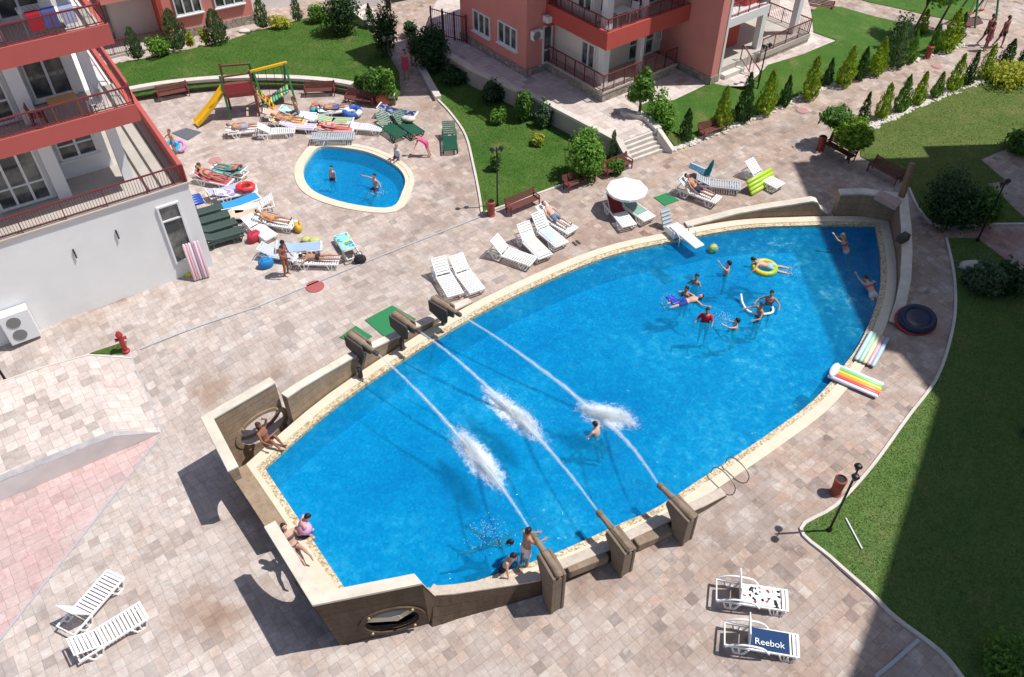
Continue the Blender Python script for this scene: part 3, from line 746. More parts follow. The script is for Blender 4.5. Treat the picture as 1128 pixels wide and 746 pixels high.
# lower hull under the cannons
lt = [(471, 653), (478, 657), (500, 655.5), (530, 651), (564, 646), (594, 640.5), (622, 627), (668, 608), (700, 593), (740, 574), (775, 559), (800, 546)]
lb = [(476, 692), (486, 689), (506, 682), (534, 674), (566, 665), (598, 655), (626, 640), (672, 620), (704, 603), (743, 582), (777, 564), (801, 548)]
lowP = [G(u, v, .036) for u, v in lt]; lowB = []
for u, v in lb:
    q = GP(u, v); lowB.append(Vector((q.x, q.y, zg(q.x, q.y)-.06)))
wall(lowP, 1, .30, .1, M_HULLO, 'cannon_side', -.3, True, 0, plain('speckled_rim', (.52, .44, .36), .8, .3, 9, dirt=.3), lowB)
# timber rubbing beams between the cannons
for a, b in ((597, 609), ):
    pass
def beam(u0, v0, u1, v1, z=-.12):
    p, q = G(u0, v0, z), G(u1, v1, z); mb = MB(); mb.bar(p, q, .34, .36); return mb.obj('timber_beam', M_BEAM, hull, bevel=.06)
beam(624, 629, 668, 612); beam(699, 600, 738, 584)
# bow
wall_on_rim([(765, 262, .05), (790, 255, .15), (814, 250, .29), (842, 246, .45), (870, 244.5, .60), (893, 243.5, .75), (899, 243, .66), (904, 243, .35), (914, 243, .1)], .32, 'bow_side')
wall_on_rim([(921, 243, 1.08), (945, 243, 1.12), (974, 244, 1.2), (984, 268, .9), (986, 290, .62), (985, 315, .38), (982, 335, .2), (976, 355, .08)], .34, 'bow_corner', capw=.03)
mb = MB(); a, b = G(966, 214, 1.3), G(990, 227, 1.15); mb.bar(a, b, .5, .28); mb.obj('bow_slab', plain('pink_stone', (.42, .30, .26), .8, .2, 3), hull, bevel=.04)
mb = MB(); mb.tube([G(991, 222, 1.0), G(997, 205, 1.7), G(1005, 180, 2.7)], [.14, .14, .12], 12); mb.obj('bowsprit', plain('bowsprit_timber', (.22, .13, .08), .7, .3, 5), hull)
for px, z in (((995, 262), .95),):
    p = G(*px, z); mb = MB(); mb.box(p, (.5, .3, .3), (0, 0, .6)); mb.obj('hull_bracket', M_CAND, hull, bevel=.03)
# ---- buildings -----------------------------------------------------------
class Bld:
    """local frame: a along the front, b going back, z up"""
    def __init__(s, name, label, org, d, cat='building'):
        s.o = Vector((org[0], org[1], 0)); s.e1 = Vector((d[0], d[1], 0)).normalized(); s.e2 = Vector((-s.e1.y, s.e1.x, 0))
        s.t = thing(name, label, cat, s.o); s.t.rotation_euler = (0, 0, math.atan2(s.e1.y, s.e1.x))
    def box(s, name, a, b, mat, parent=None, bevel=0, label=None):
        mb = MB(); mb.box2(a, b); o = mb.obj(name, mat, parent or s.t, bevel=bevel)
        if label: o['label'] = label
        return o
    def window(s, c, w, h, face='-b', panes=2, transom=0, name='window', sill=True):
        """c: bottom centre on the wall face; face: direction the window looks"""
        d = {'-b': 0, '-a': -PI/2, '+a': PI/2}[face]
        f = MB(); t = .07
        for x0, x1, z0, z1 in [(-w/2, w/2, 0, t), (-w/2, w/2, h-t, h), (-w/2, -w/2+t, t, h-t), (w/2-t, w/2, t, h-t)]:
            f.box2((x0, -.05, z0), (x1, .06, z1))
        for k in range(1, panes):
            x = -w/2+w*k/panes; f.box2((x-t*.6, -.04, t), (x+t*.6, .05, h-t))
        if transom: f.box2((-w/2+t, -.035, transom-.03), (w/2-t, .045, transom+.03))
        if sill: f.box2((-w/2-.06, -.14, -.06), (w/2+.06, .05, 0))
        o = f.obj(name, M_FRAME, s.t); o.location = c; o.rotation_euler = (0, 0, d)
        g = MB(); g.box2((-w/2+t*.5, 0.012, t*.5), (w/2-t*.5, .03, h-t*.5)); p = g.obj('pane', M_GLASS, o)
        return o
    def rail(s, pts, h=.8, post=1.6, bal=.12, name='railing', mat=None, low=.08):
        mb = MB(); P = [Vector(p) for p in pts]
        for a, b in zip(P[:-1], P[1:]):
            L = (b-a).length; Z = Vector((0, 0, 1))
            mb.bar(a+Z*h, b+Z*h, .05, .05); mb.bar(a+Z*low, b+Z*low, .03, .03)
            k = max(1, round(L/post))
            for i in range(k+1): p = a.lerp(b, i/k); mb.bar(p, p+Z*h, .04, .04)
            k = max(1, round(L/bal))
            for i in range(1, k): p = a.lerp(b, i/k); mb.bar(p+Z*low, p+Z*h, .016, .016)
        return mb.obj(name, mat or M_RAILM, s.t)
def aircon(b, c, face=0, big=False):
    w, d, h = (1.0, .4, 1.3) if big else (.62, .28, .45)
    mb = MB(); mb.box((0, 0, h/2), (w, d, h)); o = mb.obj('air_conditioner', M_FRAME, b.t, bevel=.02); o.location = c; o.rotation_euler = (0, 0, face)
    m = MB()
    for zz in ((h*.28, h*.72) if big else (h*.5,)):
        m.lathe([(.001, -.01), (.2, -.01), (.23, .0), (.23, .02), (.001, .02)], n=18)
        m.v[-90:] = [(x-.1, -d/2-z_, zz+y) for x, y, z_ in m.v[-90:]]
    m.obj('fan_grille', plain('grey_grille', (.20, .20, .20), .6, .1, 20), o)
# A: the apartment block whose balconies stand over the bar terrace
A = Bld('apartment_building', 'apartment block with dusky red balconies above a white ground floor', (-12.61, 25.45), (.8325, .554))
A.box('ground_floor_wall', (-16, 0, -.6), (.85, 9, 3.86), M_PLAS)
A.box('terrace_slab', (-16, -.06, 3.86), (.9, 9, 3.95), M_BEIGE)
A.window((-.09, -.02, .72), .82, 2.62, panes=1, transom=1.95, sill=False, name='tall_window')
for a_, z_ in ((-3.6, 2.75), (-2.05, 2.95)):
    mb = MB(); mb.tube([(a_, .02, z_), (a_, -.05, z_-.01), (a_, -.06, z_-.34)], .028, 8); mb.obj('drain_spout', M_BLACK, A.t)
A.rail([(-16, .03, 3.95), (.82, .03, 3.95)], .72, 1.35, .1)
A.box('terrace_parapet', (.72, .06, 3.95), (.88, 9, 4.65), M_REDB)
mb = MB()
for a_ in (-.55, -.1, .35): mb.box2((a_, .1, 3.952), (a_+.09, 8.5, 3.965))
mb.obj('floor_channel', M_CAND, A.t)
for lv, z0 in enumerate((3.95, 6.98, 9.76)):
    top = z0+2.74 if lv else 6.72
    A.box('facade_wall', (-16, 1.66, z0), (-3.32, 1.9, top), M_PLAS)
    A.box('pier', (-3.31, 1.2 if lv else 1.4, z0), (-2.86, 2.6, top), M_PLAS)
    A.box('recess_wall', (-2.85, 2.62, z0), (-1.1, 2.85, top), M_PLAS)
    A.box('recess_side', (-1.32, 2.86, z0), (-1.1, 8.9, top), M_SALM if lv else M_PLAS)
    A.box('column', (-1.05, 1.2, z0), (-.72, 1.52, top), M_PLAS)
    A.window((-4.3, 1.62, z0+.08), 1.7, 2.25, panes=3, transom=.75, sill=False, name='glazed_door')
    A.window((-6.6, 1.62, z0+.08), 1.9, 2.25, panes=3, transom=.75, sill=False, name='glazed_door')
    A.window((-9.1, 1.62, z0+.5), 1.6, 1.6, panes=2)
    A.window((-2.06, 2.58, z0+(.75 if lv == 0 else .1)), 1.3, 1.5 if lv == 0 else 2.2, panes=2, transom=.55 if lv == 0 else 0)
    aircon(A, (-2.55, 2.4, z0+2.25), 0)
    if lv:
        A.box('balcony_slab', (-16, .12, z0-.2), (-.1, 2.7, z0-.02), M_BEIGE)
    # red fascia of the balcony above
for z0, z1 in ((6.72, 7.32), (9.42, 10.05), (12.2, 12.85)):
    A.box('balcony_fascia', (-16, -.02, z0), (.03, .12, z1), M_REDB)
    A.box('balcony_fascia', (-.1, .122, z0), (.03, 6.2, z1-.3), M_REDB)
    A.box('balcony_soffit', (-16, .125, z0+.02), (-.105, 6.2, z0+.14), M_PLAS)
    A.rail([(-16, .05, z1), (-.02, .05, z1), (-.02, 6.1, z1)], .62, 1.5, .11)
    mb = MB(); mb.box2((-.06, .1, z1+.62), (.02, 6.1, z1+.74)); mb.obj('handrail', M_REDB, A.t)
A.box('upper_block', (-16, 3.0, 12.86), (-1.1, 12, 15.6), M_SALM)
A.box('rear_block', (-16, 2.86, 3.96), (-1.33, 12, 12.84), M_SALM)
aircon(A, (-6.25, -.26, .02), 0, True)
# things kept on the balconies
def Ap(a, b, z): return A.o+A.e1*a+A.e2*b+Vector((0, 0, z))
AZ = math.atan2(A.e1.y, A.e1.x)
def table(loc, rz, label, col, w=.9, d=.6, h=.7):
    t = thing('balcony_table', label, 'table', loc, rz); m = plain('tabletop_%d' % (col[0]*100), col, .5, .1)
    mb = MB(); mb.box((0, 0, h-.02), (w, d, .04)); mb.obj('tabletop', m, t, bevel=.01)
    for i in (-1, 1):
        for j in (-1, 1):
            mb = MB(); mb.bar((i*(w/2-.05), j*(d/2-.05), 0), (i*(w/2-.05), j*(d/2-.05), h-.04), .04); mb.obj('leg', m, t)
def chair(loc, rz, label, mat):
    t = thing('plastic_chair', label, 'chair', loc, rz)
    mb = MB(); mb.box((0, 0, .42), (.42, .42, .035)); mb.obj('seat', mat, t, bevel=.01)
    mb = MB(); mb.box((0, .2, .64), (.42, .03, .4), (-.15, 0, 0)); mb.obj('backrest', mat, t, bevel=.01)
    for i in (-1, 1):
        for j in (-1, 1):
            mb = MB(); mb.bar((i*.18, j*.18, .405), (i*.2, j*.2, 0), .035); mb.obj('leg', mat, t)
table(Ap(-2.0, .95, 6.985), AZ, 'small orange-topped table on the middle balcony', (.55, .30, .13))
chair(Ap(-2.9, .85, 6.985), AZ+1.4, 'dark red chair beside the small balcony table', plain('wine_plastic', (.16, .03, .035), .45))
chair(Ap(-1.1, .75, 6.985), AZ-1.3, 'white chair by the column on the middle balcony', M_WHITE)
def rack(loc, rz):
    t = thing('drying_rack', 'white drying rack with legs spread on the upper balcony', 'drying rack', loc, rz)
    for s_ in (-1, 1):
        mb = MB(); mb.bar((-.7, s_*.25, 0), (-.7, -s_*.1, .95), .025); mb.bar((.7, s_*.25, 0), (.7, -s_*.1, .95), .025); mb.obj('leg', M_WHITE, t)
    mb = MB()
    for k in range(6): mb.bar((-.75, -.25+k*.1, .95), (.75, -.25+k*.1, .95), .015)
    mb.bar((-.75, -.26, .95), (-.75, .26, .95), .02); mb.bar((.75, -.26, .95), (.75, .26, .95), .02); mb.obj('wire_top', M_WHITE, t)
rack(Ap(-1.5, .75, 9.762), AZ)
for a_, col, lab in ((-1.9, (.42, .02, .03), 'bright red towel hanging on the upper balcony drying rack'), (-1.45, (.09, .11, .30), 'dark blue towel hanging on the upper balcony drying rack'), (-.95, (.42, .48, .66), 'pale blue towel hanging at the corner of the upper balcony rack')):
    mb = MB(); mb.ribbon([(-.055, .12), (-.05, .58), (-.03, .66), (.03, .69), (.09, .66), (.11, .58), (.11, .25)], -.2, .2, .012)
    o = mb.obj('hung_towel', plain('towel_%d_%d' % (col[0]*100, col[2]*100), col, .9, .15, 12)); o.location = Ap(a_, .42, 10.05); o.rotation_euler = (0, 0, AZ)
    tag(o, lab, 'towel')
# C: salmon block behind the far lawn
p0 = G(204, 42); q0 = G(282, 25)
Cb = Bld('apartment_building', 'salmon apartment block with stone plinth behind the far lawn', p0, (q0-p0).to_2d())
Cb.box('facade_wall', (-.75, 0, .5), (4.2, 10, 12), M_SALM); Cb.box('plinth', (-.8, -.06, -.2), (4.25, 9.9, .5), M_PLINTH)
Cb.window((.62, -.02, 1.3), 1.5, 1.5, panes=3); Cb.window((2.95, -.02, 1.3), 1.7, 1.5, panes=3)
Cb.window((.62, -.02, 4.2), 1.5, 1.5, panes=3); Cb.window((2.95, -.02, 4.2), 1.7, 1.5, panes=3)
Cb.box('recessed_wall', (-5.5, 1.6, -.2), (-.76, 10, 12), M_PLAS); Cb.box('dark_door', (-4.3, 1.5, .1), (-3.5, 1.62, 2.2), M_GLASS)
Cb.box('corner_pier', (-1.05, -.3, -.1), (-.8, 1.6, 12), M_RED)
Cb.box('upper_slab', (-5.5, -.2, 2.75), (-.8, 1.6, 3.1), M_SALM)
Cb.box('entrance_floor', (-5.5, -.6, -.15), (-.8, 1.6, .12), M_BEIGE); Cb.rail([(-5.4, -.5, .12), (-2.6, -.5, .12)], .8, 1.3, .12)
Cb.box('side_wing', (4.25, 1.6, -.2), (9.0, 9, 9), M_SALM); Cb.box('side_wing_base', (4.26, 1.5, -.1), (9.05, 1.6, 1.6), M_PLAS)
# B: red and cream block on the raised plaza
K = (4.43, 37.51)
B = Bld('apartment_building', 'red and cream apartment block with fenced terraces on the raised plaza', K, (.79, .613))
Z0 = .9
B.box('salmon_wing', (-1.25, 4.45, 1.3), (.6, 10.2, 12.5), M_SALM); B.box('plinth', (-1.3, 4.4, .4), (.55, 10.25, 1.3), M_PLINTH)
B.window((-1.27, 8.2, 1.85), 1.5, 1.15, '-a', 3); B.window((-1.27, 5.95, 2.0), 1.6, 1.15, '-a', 3)
B.window((-1.27, 8.2, 4.8), 1.5, 1.15, '-a', 3); B.window((-1.27, 5.95, 4.8), 1.6, 1.15, '-a', 3)
B.box('cream_wall', (.62, 1.7, 1.42), (6.2, 10, 3.58), M_CREAM); B.box('cream_left_wall', (.62, .85, 1.42), (.8, 1.7, 3.58), M_CREAM)
B.box('corner_column', (.45, .6, 1.42), (.86, .95, 3.58), M_PLAS); B.box('column', (2.9, .55, 1.42), (3.15, .8, 3.58), M_PLAS)
B.window((.6, 1.85, 1.9), 1.0, 1.25, '-a', 2, sill=False); B.window((1.2, 1.67, 2.2), .9, .95, '-b', 2, sill=False)
B.window((4.1, 1.67, 1.46), 1.8, 2.05, '-b', 3, transom=.8, sill=False, name='glazed_door'); B.window((5.36, 1.67, 2.0), .42, 1.4, '-b', 2, sill=False)
B.window((.1, 4.42, 1.3), .62, 2.0, '-b', 1, transom=.7, sill=False, name='glazed_door')
aircon(B, (-.75, 4.24, 2.85), 0)
B.box('terrace_floor', (.0, .0, 1.33), (5.2, 4.4, 1.42), M_BEIGE); B.box('terrace_plinth', (.03, .03, .4), (5.17, 4.38, 1.33), M_PLINTH)
B.rail([(.06, 4.3, 1.42), (.06, .06, 1.42), (4.3, .06, 1.42), (5.1, .06, 1.42)], .85, .7, .09)
for z0, z1 in ((3.58, 4.42), (6.5, 7.3), (9.4, 10.2)):
    B.box('balcony_fascia', (-.02, -.02, z0), (5.55, .14, z1), M_RED); B.box('balcony_fascia', (-.02, .142, z0), (.14, 4.4, z1), M_RED)
    B.box('balcony_soffit', (.145, .145, z0+.03), (5.5, 4.4, z0+.2), M_CREAM)
    B.box('balcony_floor', (.145, .145, z0+.4), (5.5, 4.4, z0+.52), M_BEIGE)
    B.rail([(.06, 4.3, z1), (.06, .06, z1), (5.1, .06, z1)], .6, .9, .1)
    B.box('cream_wall', (.62, 1.7, z1-.28), (6.2, 10, z1+2.1), M_CREAM); B.box('corner_column', (.45, .6, z1-.28), (.86, .95, z1+2.1), M_PLAS); B.box('column', (2.9, .55, z1-.28), (3.15, .8, z1+2.1), M_PLAS)
    if z0 < 4:
        B.window((.6, 2.3, z1+.15), 1.0, 1.35, '-a', 2, sill=False); B.window((1.4, 1.67, z1+.15), .9, 1.3, '-b', 2, sill=False)
        B.window((3.9, 1.67, z1-.25), 1.9, 2.1, '-b', 3, transom=.8, sill=False, name='glazed_door')
B.box('recess_red_wall', (-.02, 4.36, 3.2), (.62, 4.45, 12.5), M_RED); B.box('recess_balcony', (-.3, 3.95, 3.6), (-.03, 4.35, 3.9), M_PLAS)
B.box('red_fin', (5.6, -1.95, .9), (6.15, 10, 12.5), M_SALM); B.box('fin_plinth', (5.56, -2.0, .4), (6.2, 9.9, 1.3), M_PLINTH)
B.box('fin_edge', (6.152, -1.98, .95), (6.3, -1.6, 12.5), M_PLAS)
B.box('entrance_wall', (6.2, .6, .9), (9.6, 10, 12.5), M_CREAM); B.window((7.1, .57, 1.46), 1.3, 2.0, '-b', 2, transom=.8, sill=False, name='glazed_door')
B.box('entrance_panel', (8.3, -.3, 1.3), (9.4, .59, 3.5), M_RED); B.box('entrance_floor', (6.2, -1.7, .7), (9.5, .6, 1.4), M_BEIGE)
B.box('white_balcony', (6.31, -1.75, 3.5), (9.6, .59, 3.95), M_PLAS); B.rail([(6.4, -1.7, 3.95), (9.55, -1.7, 3.95)], .7, .8, .1)
B.box('balcony_panel', (8.4, -1.2, 3.96), (9.5, .59, 6.5), M_RED)
for k in range(4):
    B.box('step', (6.6, -1.7-.36*(k+1), .2), (8.1, -1.7-.36*k, 1.38-.27*(k+1)), M_KERB)
B.rail([(8.15, -1.65, 1.4), (8.15, -3.0, .5)], .8, .7, .6)
B.box('far_terrace_floor', (9.5, -1.9, 1.1), (13.6, 2, 1.38), M_BEIGE); B.box('far_terrace_plinth', (9.53, -1.87, .2), (13.57, 2, 1.1), M_PLINTH)
B.rail([(9.5, -1.85, 1.38), (13.5, -1.85, 1.38), (13.5, 1.9, 1.38)], .8, .9, .11)
for a_, b_ in ((9.9, -1.2), (12.9, -1.2)): B.box('column', (a_-.17, b_-.17, 1.38), (a_+.17, b_+.17, 4.6), M_PLAS)
B.box('far_terrace_roof', (9.61, -1.6, 4.6), (13.3, 3, 5.0), M_SALM); B.box('far_wing', (9.62, 2.1, .5), (16, 10, 12.5), M_CREAM)
def Bp(a, b, z): return B.o+B.e1*a+B.e2*b+Vector((0, 0, z))
BZ = math.atan2(B.e1.y, B.e1.x)
table(Bp(1.7, .95, 4.10), BZ, 'white table on the balcony of the red and cream block', (.7, .7, .7)); chair(Bp(2.45, .9, 4.10), BZ-1.3, 'white chair on the balcony of the red and cream block', M_WHITE)
# back court: fence and a wall with its dark shade painted on
fw = thing('iron_fence', 'dark red iron fence beside the salmon wing of the far block', 'fence', G(476, 38, .9)); fd = (G(514, 48, .9)-G(476, 38, .9)); fw.rotation_euler = (0, 0, math.atan2(fd.y, fd.x)); L = fd.length
mb = MB()
for k in range(int(L/.14)): mb.bar((k*.14, 0, 0), (k*.14, 0, 1.5), .02)
mb.bar((0, 0, 1.45), (L, 0, 1.45), .04); mb.bar((0, 0, .12), (L, 0, .12), .04); mb.obj('bars', M_RAILM, fw)
for k in range(4):
    mb = MB(); mb.bar((L*k/3, 0, 0), (L*k/3, 0, 1.6), .07); mb.obj('post', M_RAILM, fw)
dw = thing('court_wall', 'pale court wall with opening shade painted dark, behind the shaded stairs', 'wall', G(395, 10)); fd = G(480, -6)-G(395, 10); dw.rotation_euler = (0, 0, math.atan2(fd.y, fd.x)); L = fd.length
mb = MB(); mb.box2((-.5, 0, -.2), (L+3, .4, 2.6)); mb.obj('wall_body', M_PLAS, dw)
mb = MB(); mb.box2((2.0, -.06, -.1), (L+1, 0, 2.0)); mb.obj('painted_recess_shade', plain('recess_shade_green', (.04, .05, .045), .6, .2), dw)  # shade of the opening, put on the wall as a dark sheet
bs = thing('stone_stairs', 'narrow shaded stairs at the end of the walkway', 'stairs', G(418, 30)); bs.rotation_euler = (0, 0, 2.55)
for k in range(5):
    mb = MB(); mb.box2((k*.33, -.8, -.1+.15*k), ((k+1)*.33, .8, .15*(k+1))); mb.obj('step', M_KERB, bs)
mb = MB(); mb.bar((-.1, .9, .25), (1.7, .9, 1.1), .22, .5); mb.obj('side_wall', M_KERB, bs)
# E: tower out of frame whose shadow lies over the pool end and the broad lawn
E_ = thing('tower_block', 'tall pale apartment tower standing over the shaded lawn', 'building', (26, 22, 0))
H_ = 24.2
pts = [(26, 34.35), (26, 22), (26.8, 21.7), (27.3, 19.5), (21.7, 10.05), (16.2, .6), (40, .6), (46, 34.35)]
mb = MB(); mb.prism([(p[0]-26, p[1]-22) for p in pts][::-1], -.3, H_); mb.obj('tower_wall', M_PLAS, E_)
mb = MB(); mb.prism([(26.3-26, 34.36-22), (40-26, 34.36-22), (40-26, 35.3-22), (26.3-26, 35.3-22)], -.3, 12.6); mb.obj('tower_annex', M_CREAM, E_)
for z in range(2, 22, 3):
    for y in (24, 28, 32):
        mb = MB(); mb.box2((-.04, y-22, z), (.0, y-20.6, z+1.5)); w_ = mb.obj('window', M_GLASS, E_)
    for k in (.2, .45, .7):
        p = Vector((27.3, 19.5)).lerp(Vector((16.2, .6)), k); mb = MB(); mb.box((0, 0, .75), (.06, 1.4, 1.5)); w_ = mb.obj('window', M_GLASS, E_)
        w_.location = (p.x-26, p.y-22, z); w_.rotation_euler = (0, 0, -math.atan2(11.1, 18.9))
# ---- loungers ------------------------------------------------------------
HZ = .34; HY = -.28
def make_lounger(mat, arms=False, padded=False):
    t = thing('sun_lounger', 'x', 'sun lounger')
    f = MB()
    for s in (-1, 1):
        f.box2((s*.315-.022, -.95, HZ-.09), (s*.315+.022, 1.0, HZ-.01))
    f.box2((-.293, .955, HZ-.08), (.293, .995, HZ-.012)); f.box2((-.293, -.95, HZ-.08), (.293, -.91, HZ-.02)); f.box2((-.293, HY-.03, HZ-.08), (.293, HY+.02, HZ-.03))
    f.obj('frame', mat, t, bevel=.012)
    s = MB(); b = MB()
    if padded:
        s.box2((-.33, HY, HZ), (.33, 1.02, HZ+.16)); b.box2((-.33, -.70, 0), (.33, 0, .16))
    else:
        y = HY+.04
        while y < .97: s.box2((-.293, y, HZ-.035), (.293, y+.075, HZ-.005)); y += .106
        y = -.06
        for q in (-1, 1): b.box2((q*.29-.02, -.72, -.035), (q*.29+.02, 0, .0))
        while y > -.68: b.box2((-.27, y-.08, -.03), (.27, y, -.004)); y -= .106
        b.box2((-.31, -.75, -.035), (.31, -.70, .0))
    s.obj('slatted_seat', mat, t, bevel=.008 if not padded else .04)
    o = b.obj('slatted_backrest', mat, t, bevel=.008 if not padded else .04); o.location = (0, HY, HZ)
    for q in (-1, 1):
        for y0 in (-.74, .48):
            l = MB(); x = q*.335
            P = [(x, y0, HZ-.05), (x, y0+.1, .02), (x, y0+.34, .02), (x, y0+.44, HZ-.05)]
            for a, c in zip(P[:-1], P[1:]): l.bar(a, c, .045, .05, (1, 0, 0))
            l.bar((x, y0+.22, .02), (x, y0+.22, HZ-.06), .04, .04, (1, 0, 0))
            l.obj('leg', mat, t, bevel=.01)
        if arms:
            l = MB(); x = q*.36
            P = spline([Vector((x, -.92, HZ-.05)), Vector((x, -.72, HZ+.12)), Vector((x, -.45, HZ+.2)), Vector((x, .0, HZ+.17)), Vector((x, .22, HZ-.06))], 4)
            l.tube(P, .03, 8); l.obj('armrest', mat, t, smooth=True)
    return t
M_GREYP = plain('grey_plastic', (.42, .45, .48), .45, .08, 4, bump=0)
PROTO = {}
def lounger(hinge, foot, ang, label, kind='white', group=None, tow=None, sc=1):
    if kind not in PROTO:
        PROTO[kind] = make_lounger({'white': M_WHITE, 'arms': M_WHITE, 'green': M_GREENP, 'padded': M_DKGRN, 'grey': M_GREYP}[kind], kind == 'arms', kind == 'padded'); t = PROTO[kind]
    else: t = dup(PROTO[kind])
    h = GP(*hinge, HZ); f = GP(*foot, HZ); d = (f-h).to_2d().normalized(); rz = math.atan2(-d.x, d.y)
    t.location = (h.x+d.x*.28, h.y+d.y*.28, zg(h.x, h.y)); t.rotation_euler = (0, 0, rz)
    tag(t, label, None, group or 'sun loungers')
    for c in kids(t):
        if c.name.startswith('slatted_backrest'): c.rotation_euler = (-math.radians(ang), 0, 0)
    t.scale = (sc, sc, sc)
    if tow: towel(t, ang, *tow)
    return (t, ang)
def lprof(ang, y1=.9, back=.66, dz=.012):
    a = math.radians(ang)
    return [(y1, HZ+dz), ((y1+HY)/2, HZ+dz), (HY+.12, HZ+dz), (HY-.02+dz*math.sin(a), HZ+dz+.02)]+[(HY-k*math.cos(a)+dz*math.sin(a), HZ+k*math.sin(a)+dz*math.cos(a)) for k in (.2, back*.7, back) if back > .15]
def towel(t, ang, mat, label, y1=.9, back=.66, w=.29, dx=0, dz=.012):
    mb = MB(); mb.ribbon(lprof(ang, y1, back, dz), -w+dx, w+dx, .018)
    o = mb.obj('beach_towel', mat); o.location = t.location; o.rotation_euler = t.rotation_euler; o.scale = t.scale; return tag(o, label, 'towel')
def cloth(name, cols, kind='stripe', scale=6):
    if name in MATS: return MATS[name]
    t = NT(name); p = t.obj(); sx = t.n('ShaderNodeSeparateXYZ'); t.set(sx.inputs[0], p)
    if kind == 'stripe': v = t.math('FRACT', t.math('MULTIPLY', sx.outputs[0], scale)); c = t.ramp(v, [(i/len(cols), q) for i, q in enumerate(cols)], 'CONSTANT')
    elif kind == 'check':
        k = t.n('ShaderNodeTexChecker'); t.set(k.inputs['Vector'], p); k.inputs['Scale'].default_value = scale; t.set(k.inputs['Color1'], cols[0]); t.set(k.inputs['Color2'], cols[1]); c = k.outputs[0]
    else:
        v = t.n('ShaderNodeTexVoronoi'); t.set(v.inputs['Vector'], p); v.inputs['Scale'].default_value = scale
        q = t.n('ShaderNodeSeparateXYZ'); t.set(q.inputs[0], v.outputs['Color']); c = t.ramp(q.outputs[0], [(i/len(cols), x) for i, x in enumerate(cols)], 'CONSTANT')
    MATS[name] = t.done(t.bsdf(c, .9, t.bump(t.noise(p, 40, 3), .3, .01), .15)); return MATS[name]
L = {}
L['a1'] = lounger((91, 672), (122, 637), 62, 'white slatted lounger with steep backrest, beside the pink paving')
L['a2'] = lounger((109, 702), (152.5, 675), 26, 'white slatted lounger with low backrest, lowest one near the pink paving')
L['a3'] = lounger((816, 653), (870, 660), 82, 'white armed lounger under a black-spotted white towel', 'arms')
L['a4'] = lounger((826, 702), (882, 710), 82, 'white armed lounger under a navy lettered towel', 'arms')
towel(*L['a3'], cloth('spotted_towel', [(.78, .78, .76)]*8+[(.03, .03, .03)]*2+[(.78, .78, .76)]*4+[(.45, .05, .06)], 'spot', 13), 'white towel with black spots and a red mark on armed lounger', .78, .1)
nt = towel(*L['a4'], plain('navy_towel', (.012, .045, .13), .9, .15, 14), 'navy towel with white lettering spread on armed lounger', .74, .1)
# the lettering on the navy towel
fc = bpy.data.curves.new('lettering', 'FONT'); fc.body = 'Reebok'; fc.size = .25; fc.extrude = .002; fc.align_x = 'CENTER'; fc.align_y = 'CENTER'
fo = bpy.data.objects.new('lettering', fc); COL.objects.link(fo)
bpy.context.view_layer.update(); me = bpy.data.meshes.new_from_object(fo.evaluated_get(bpy.context.evaluated_depsgraph_get())); bpy.data.objects.remove(fo)
me.materials.append(M_FRAME); o = link('lettering', me, nt); o.location = (.10, .22, HZ+.036); o.rotation_euler = (0, 0, PI/2)
L['b1'] = lounger((489, 303), (503, 326), 40, 'white slatted lounger standing just behind the third old cannon')
L['b2'] = lounger((510, 299.5), (524.5, 318), 35, 'white slatted lounger, the one of the poolside pair farther from the cannons')
L['b3'] = lounger((557, 277), (583, 286), 45, 'white lounger turned sideways beside the poolside group of white loungers')
L['b4'] = lounger((583, 264), (594, 275), 48, 'empty white lounger in the middle of the poolside group', tow=(cloth('white_towel', [(.75, .74, .70), (.62, .52, .36), (.75, .74, .72), (.76, .75, .72), (.74, .74, .72)], 'spot', 5), 'white towel with a beige patch on poolside lounger', .9, .3, .26))
L['b5'] = lounger((599, 252), (612, 263), 48, 'white lounger with pale blue things, in the poolside group', tow=(cloth('pale_blue_towel', [(.62, .72, .76), (.75, .76, .76), (.45, .60, .68)], 'spot', 7), 'pale blue patterned towel on poolside lounger', .6, .1, .26))
L['b6'] = lounger((607, 239.6), (623, 249), 30, 'white lounger carrying a sunbather, at the bench end of the poolside group')
L['c1'] = lounger((679, 230), (687, 240), 52, 'lounger with dark red towel beneath the white parasol', tow=(plain('dark_red_towel', (.22, .03, .025), .9, .15, 12), 'dark red towel over lounger back beneath the parasol', .0, .68))
L['c2'] = lounger((694, 225), (706, 233.5), 42, 'lounger with green towel at the edge of the white parasol', tow=(cloth('green_stripe_towel', [(.10, .30, .24), (.60, .68, .62), (.03, .12, .10)], 'stripe', 9), 'green striped towel on lounger at the edge of the parasol', .5, .6))
L['d1'] = lounger((763, 209), (784, 217), 38, 'white lounger with a sunbather near the closed teal sunshade')
L['d2'] = lounger((784, 201), (812, 204), 22, 'grey slatted lounger standing broadside near the lime air mattress', 'grey')
L['d3'] = lounger((835, 191), (851, 199.5), 36, 'empty white lounger behind the lime air mattress')
L['e1'] = lounger((426, 137.5), (440, 147.5), 42, 'green lounger with raised back, the one of the green pair nearer the splash pool', 'green')
L['e2'] = lounger((445, 135), (461, 146), 30, 'green lounger with pale clothes on its back near the walkway', 'green')
L['e3'] = lounger((495, 149), (496, 161), 34, 'single green lounger beside the curved lawn kerb', 'green')
L['e4'] = lounger((432, 122.5), (446, 124.5), 20, 'white lounger under a navy towel near the orange bundle', tow=(cloth('navy_pattern_towel', [(.03, .04, .11), (.03, .04, .11), (.25, .27, .38)], 'spot', 9), 'navy patterned towel on the lounger near the orange bundle'))
tk = lambda n, c, k='stripe', s=6: cloth(n, c, k, s)
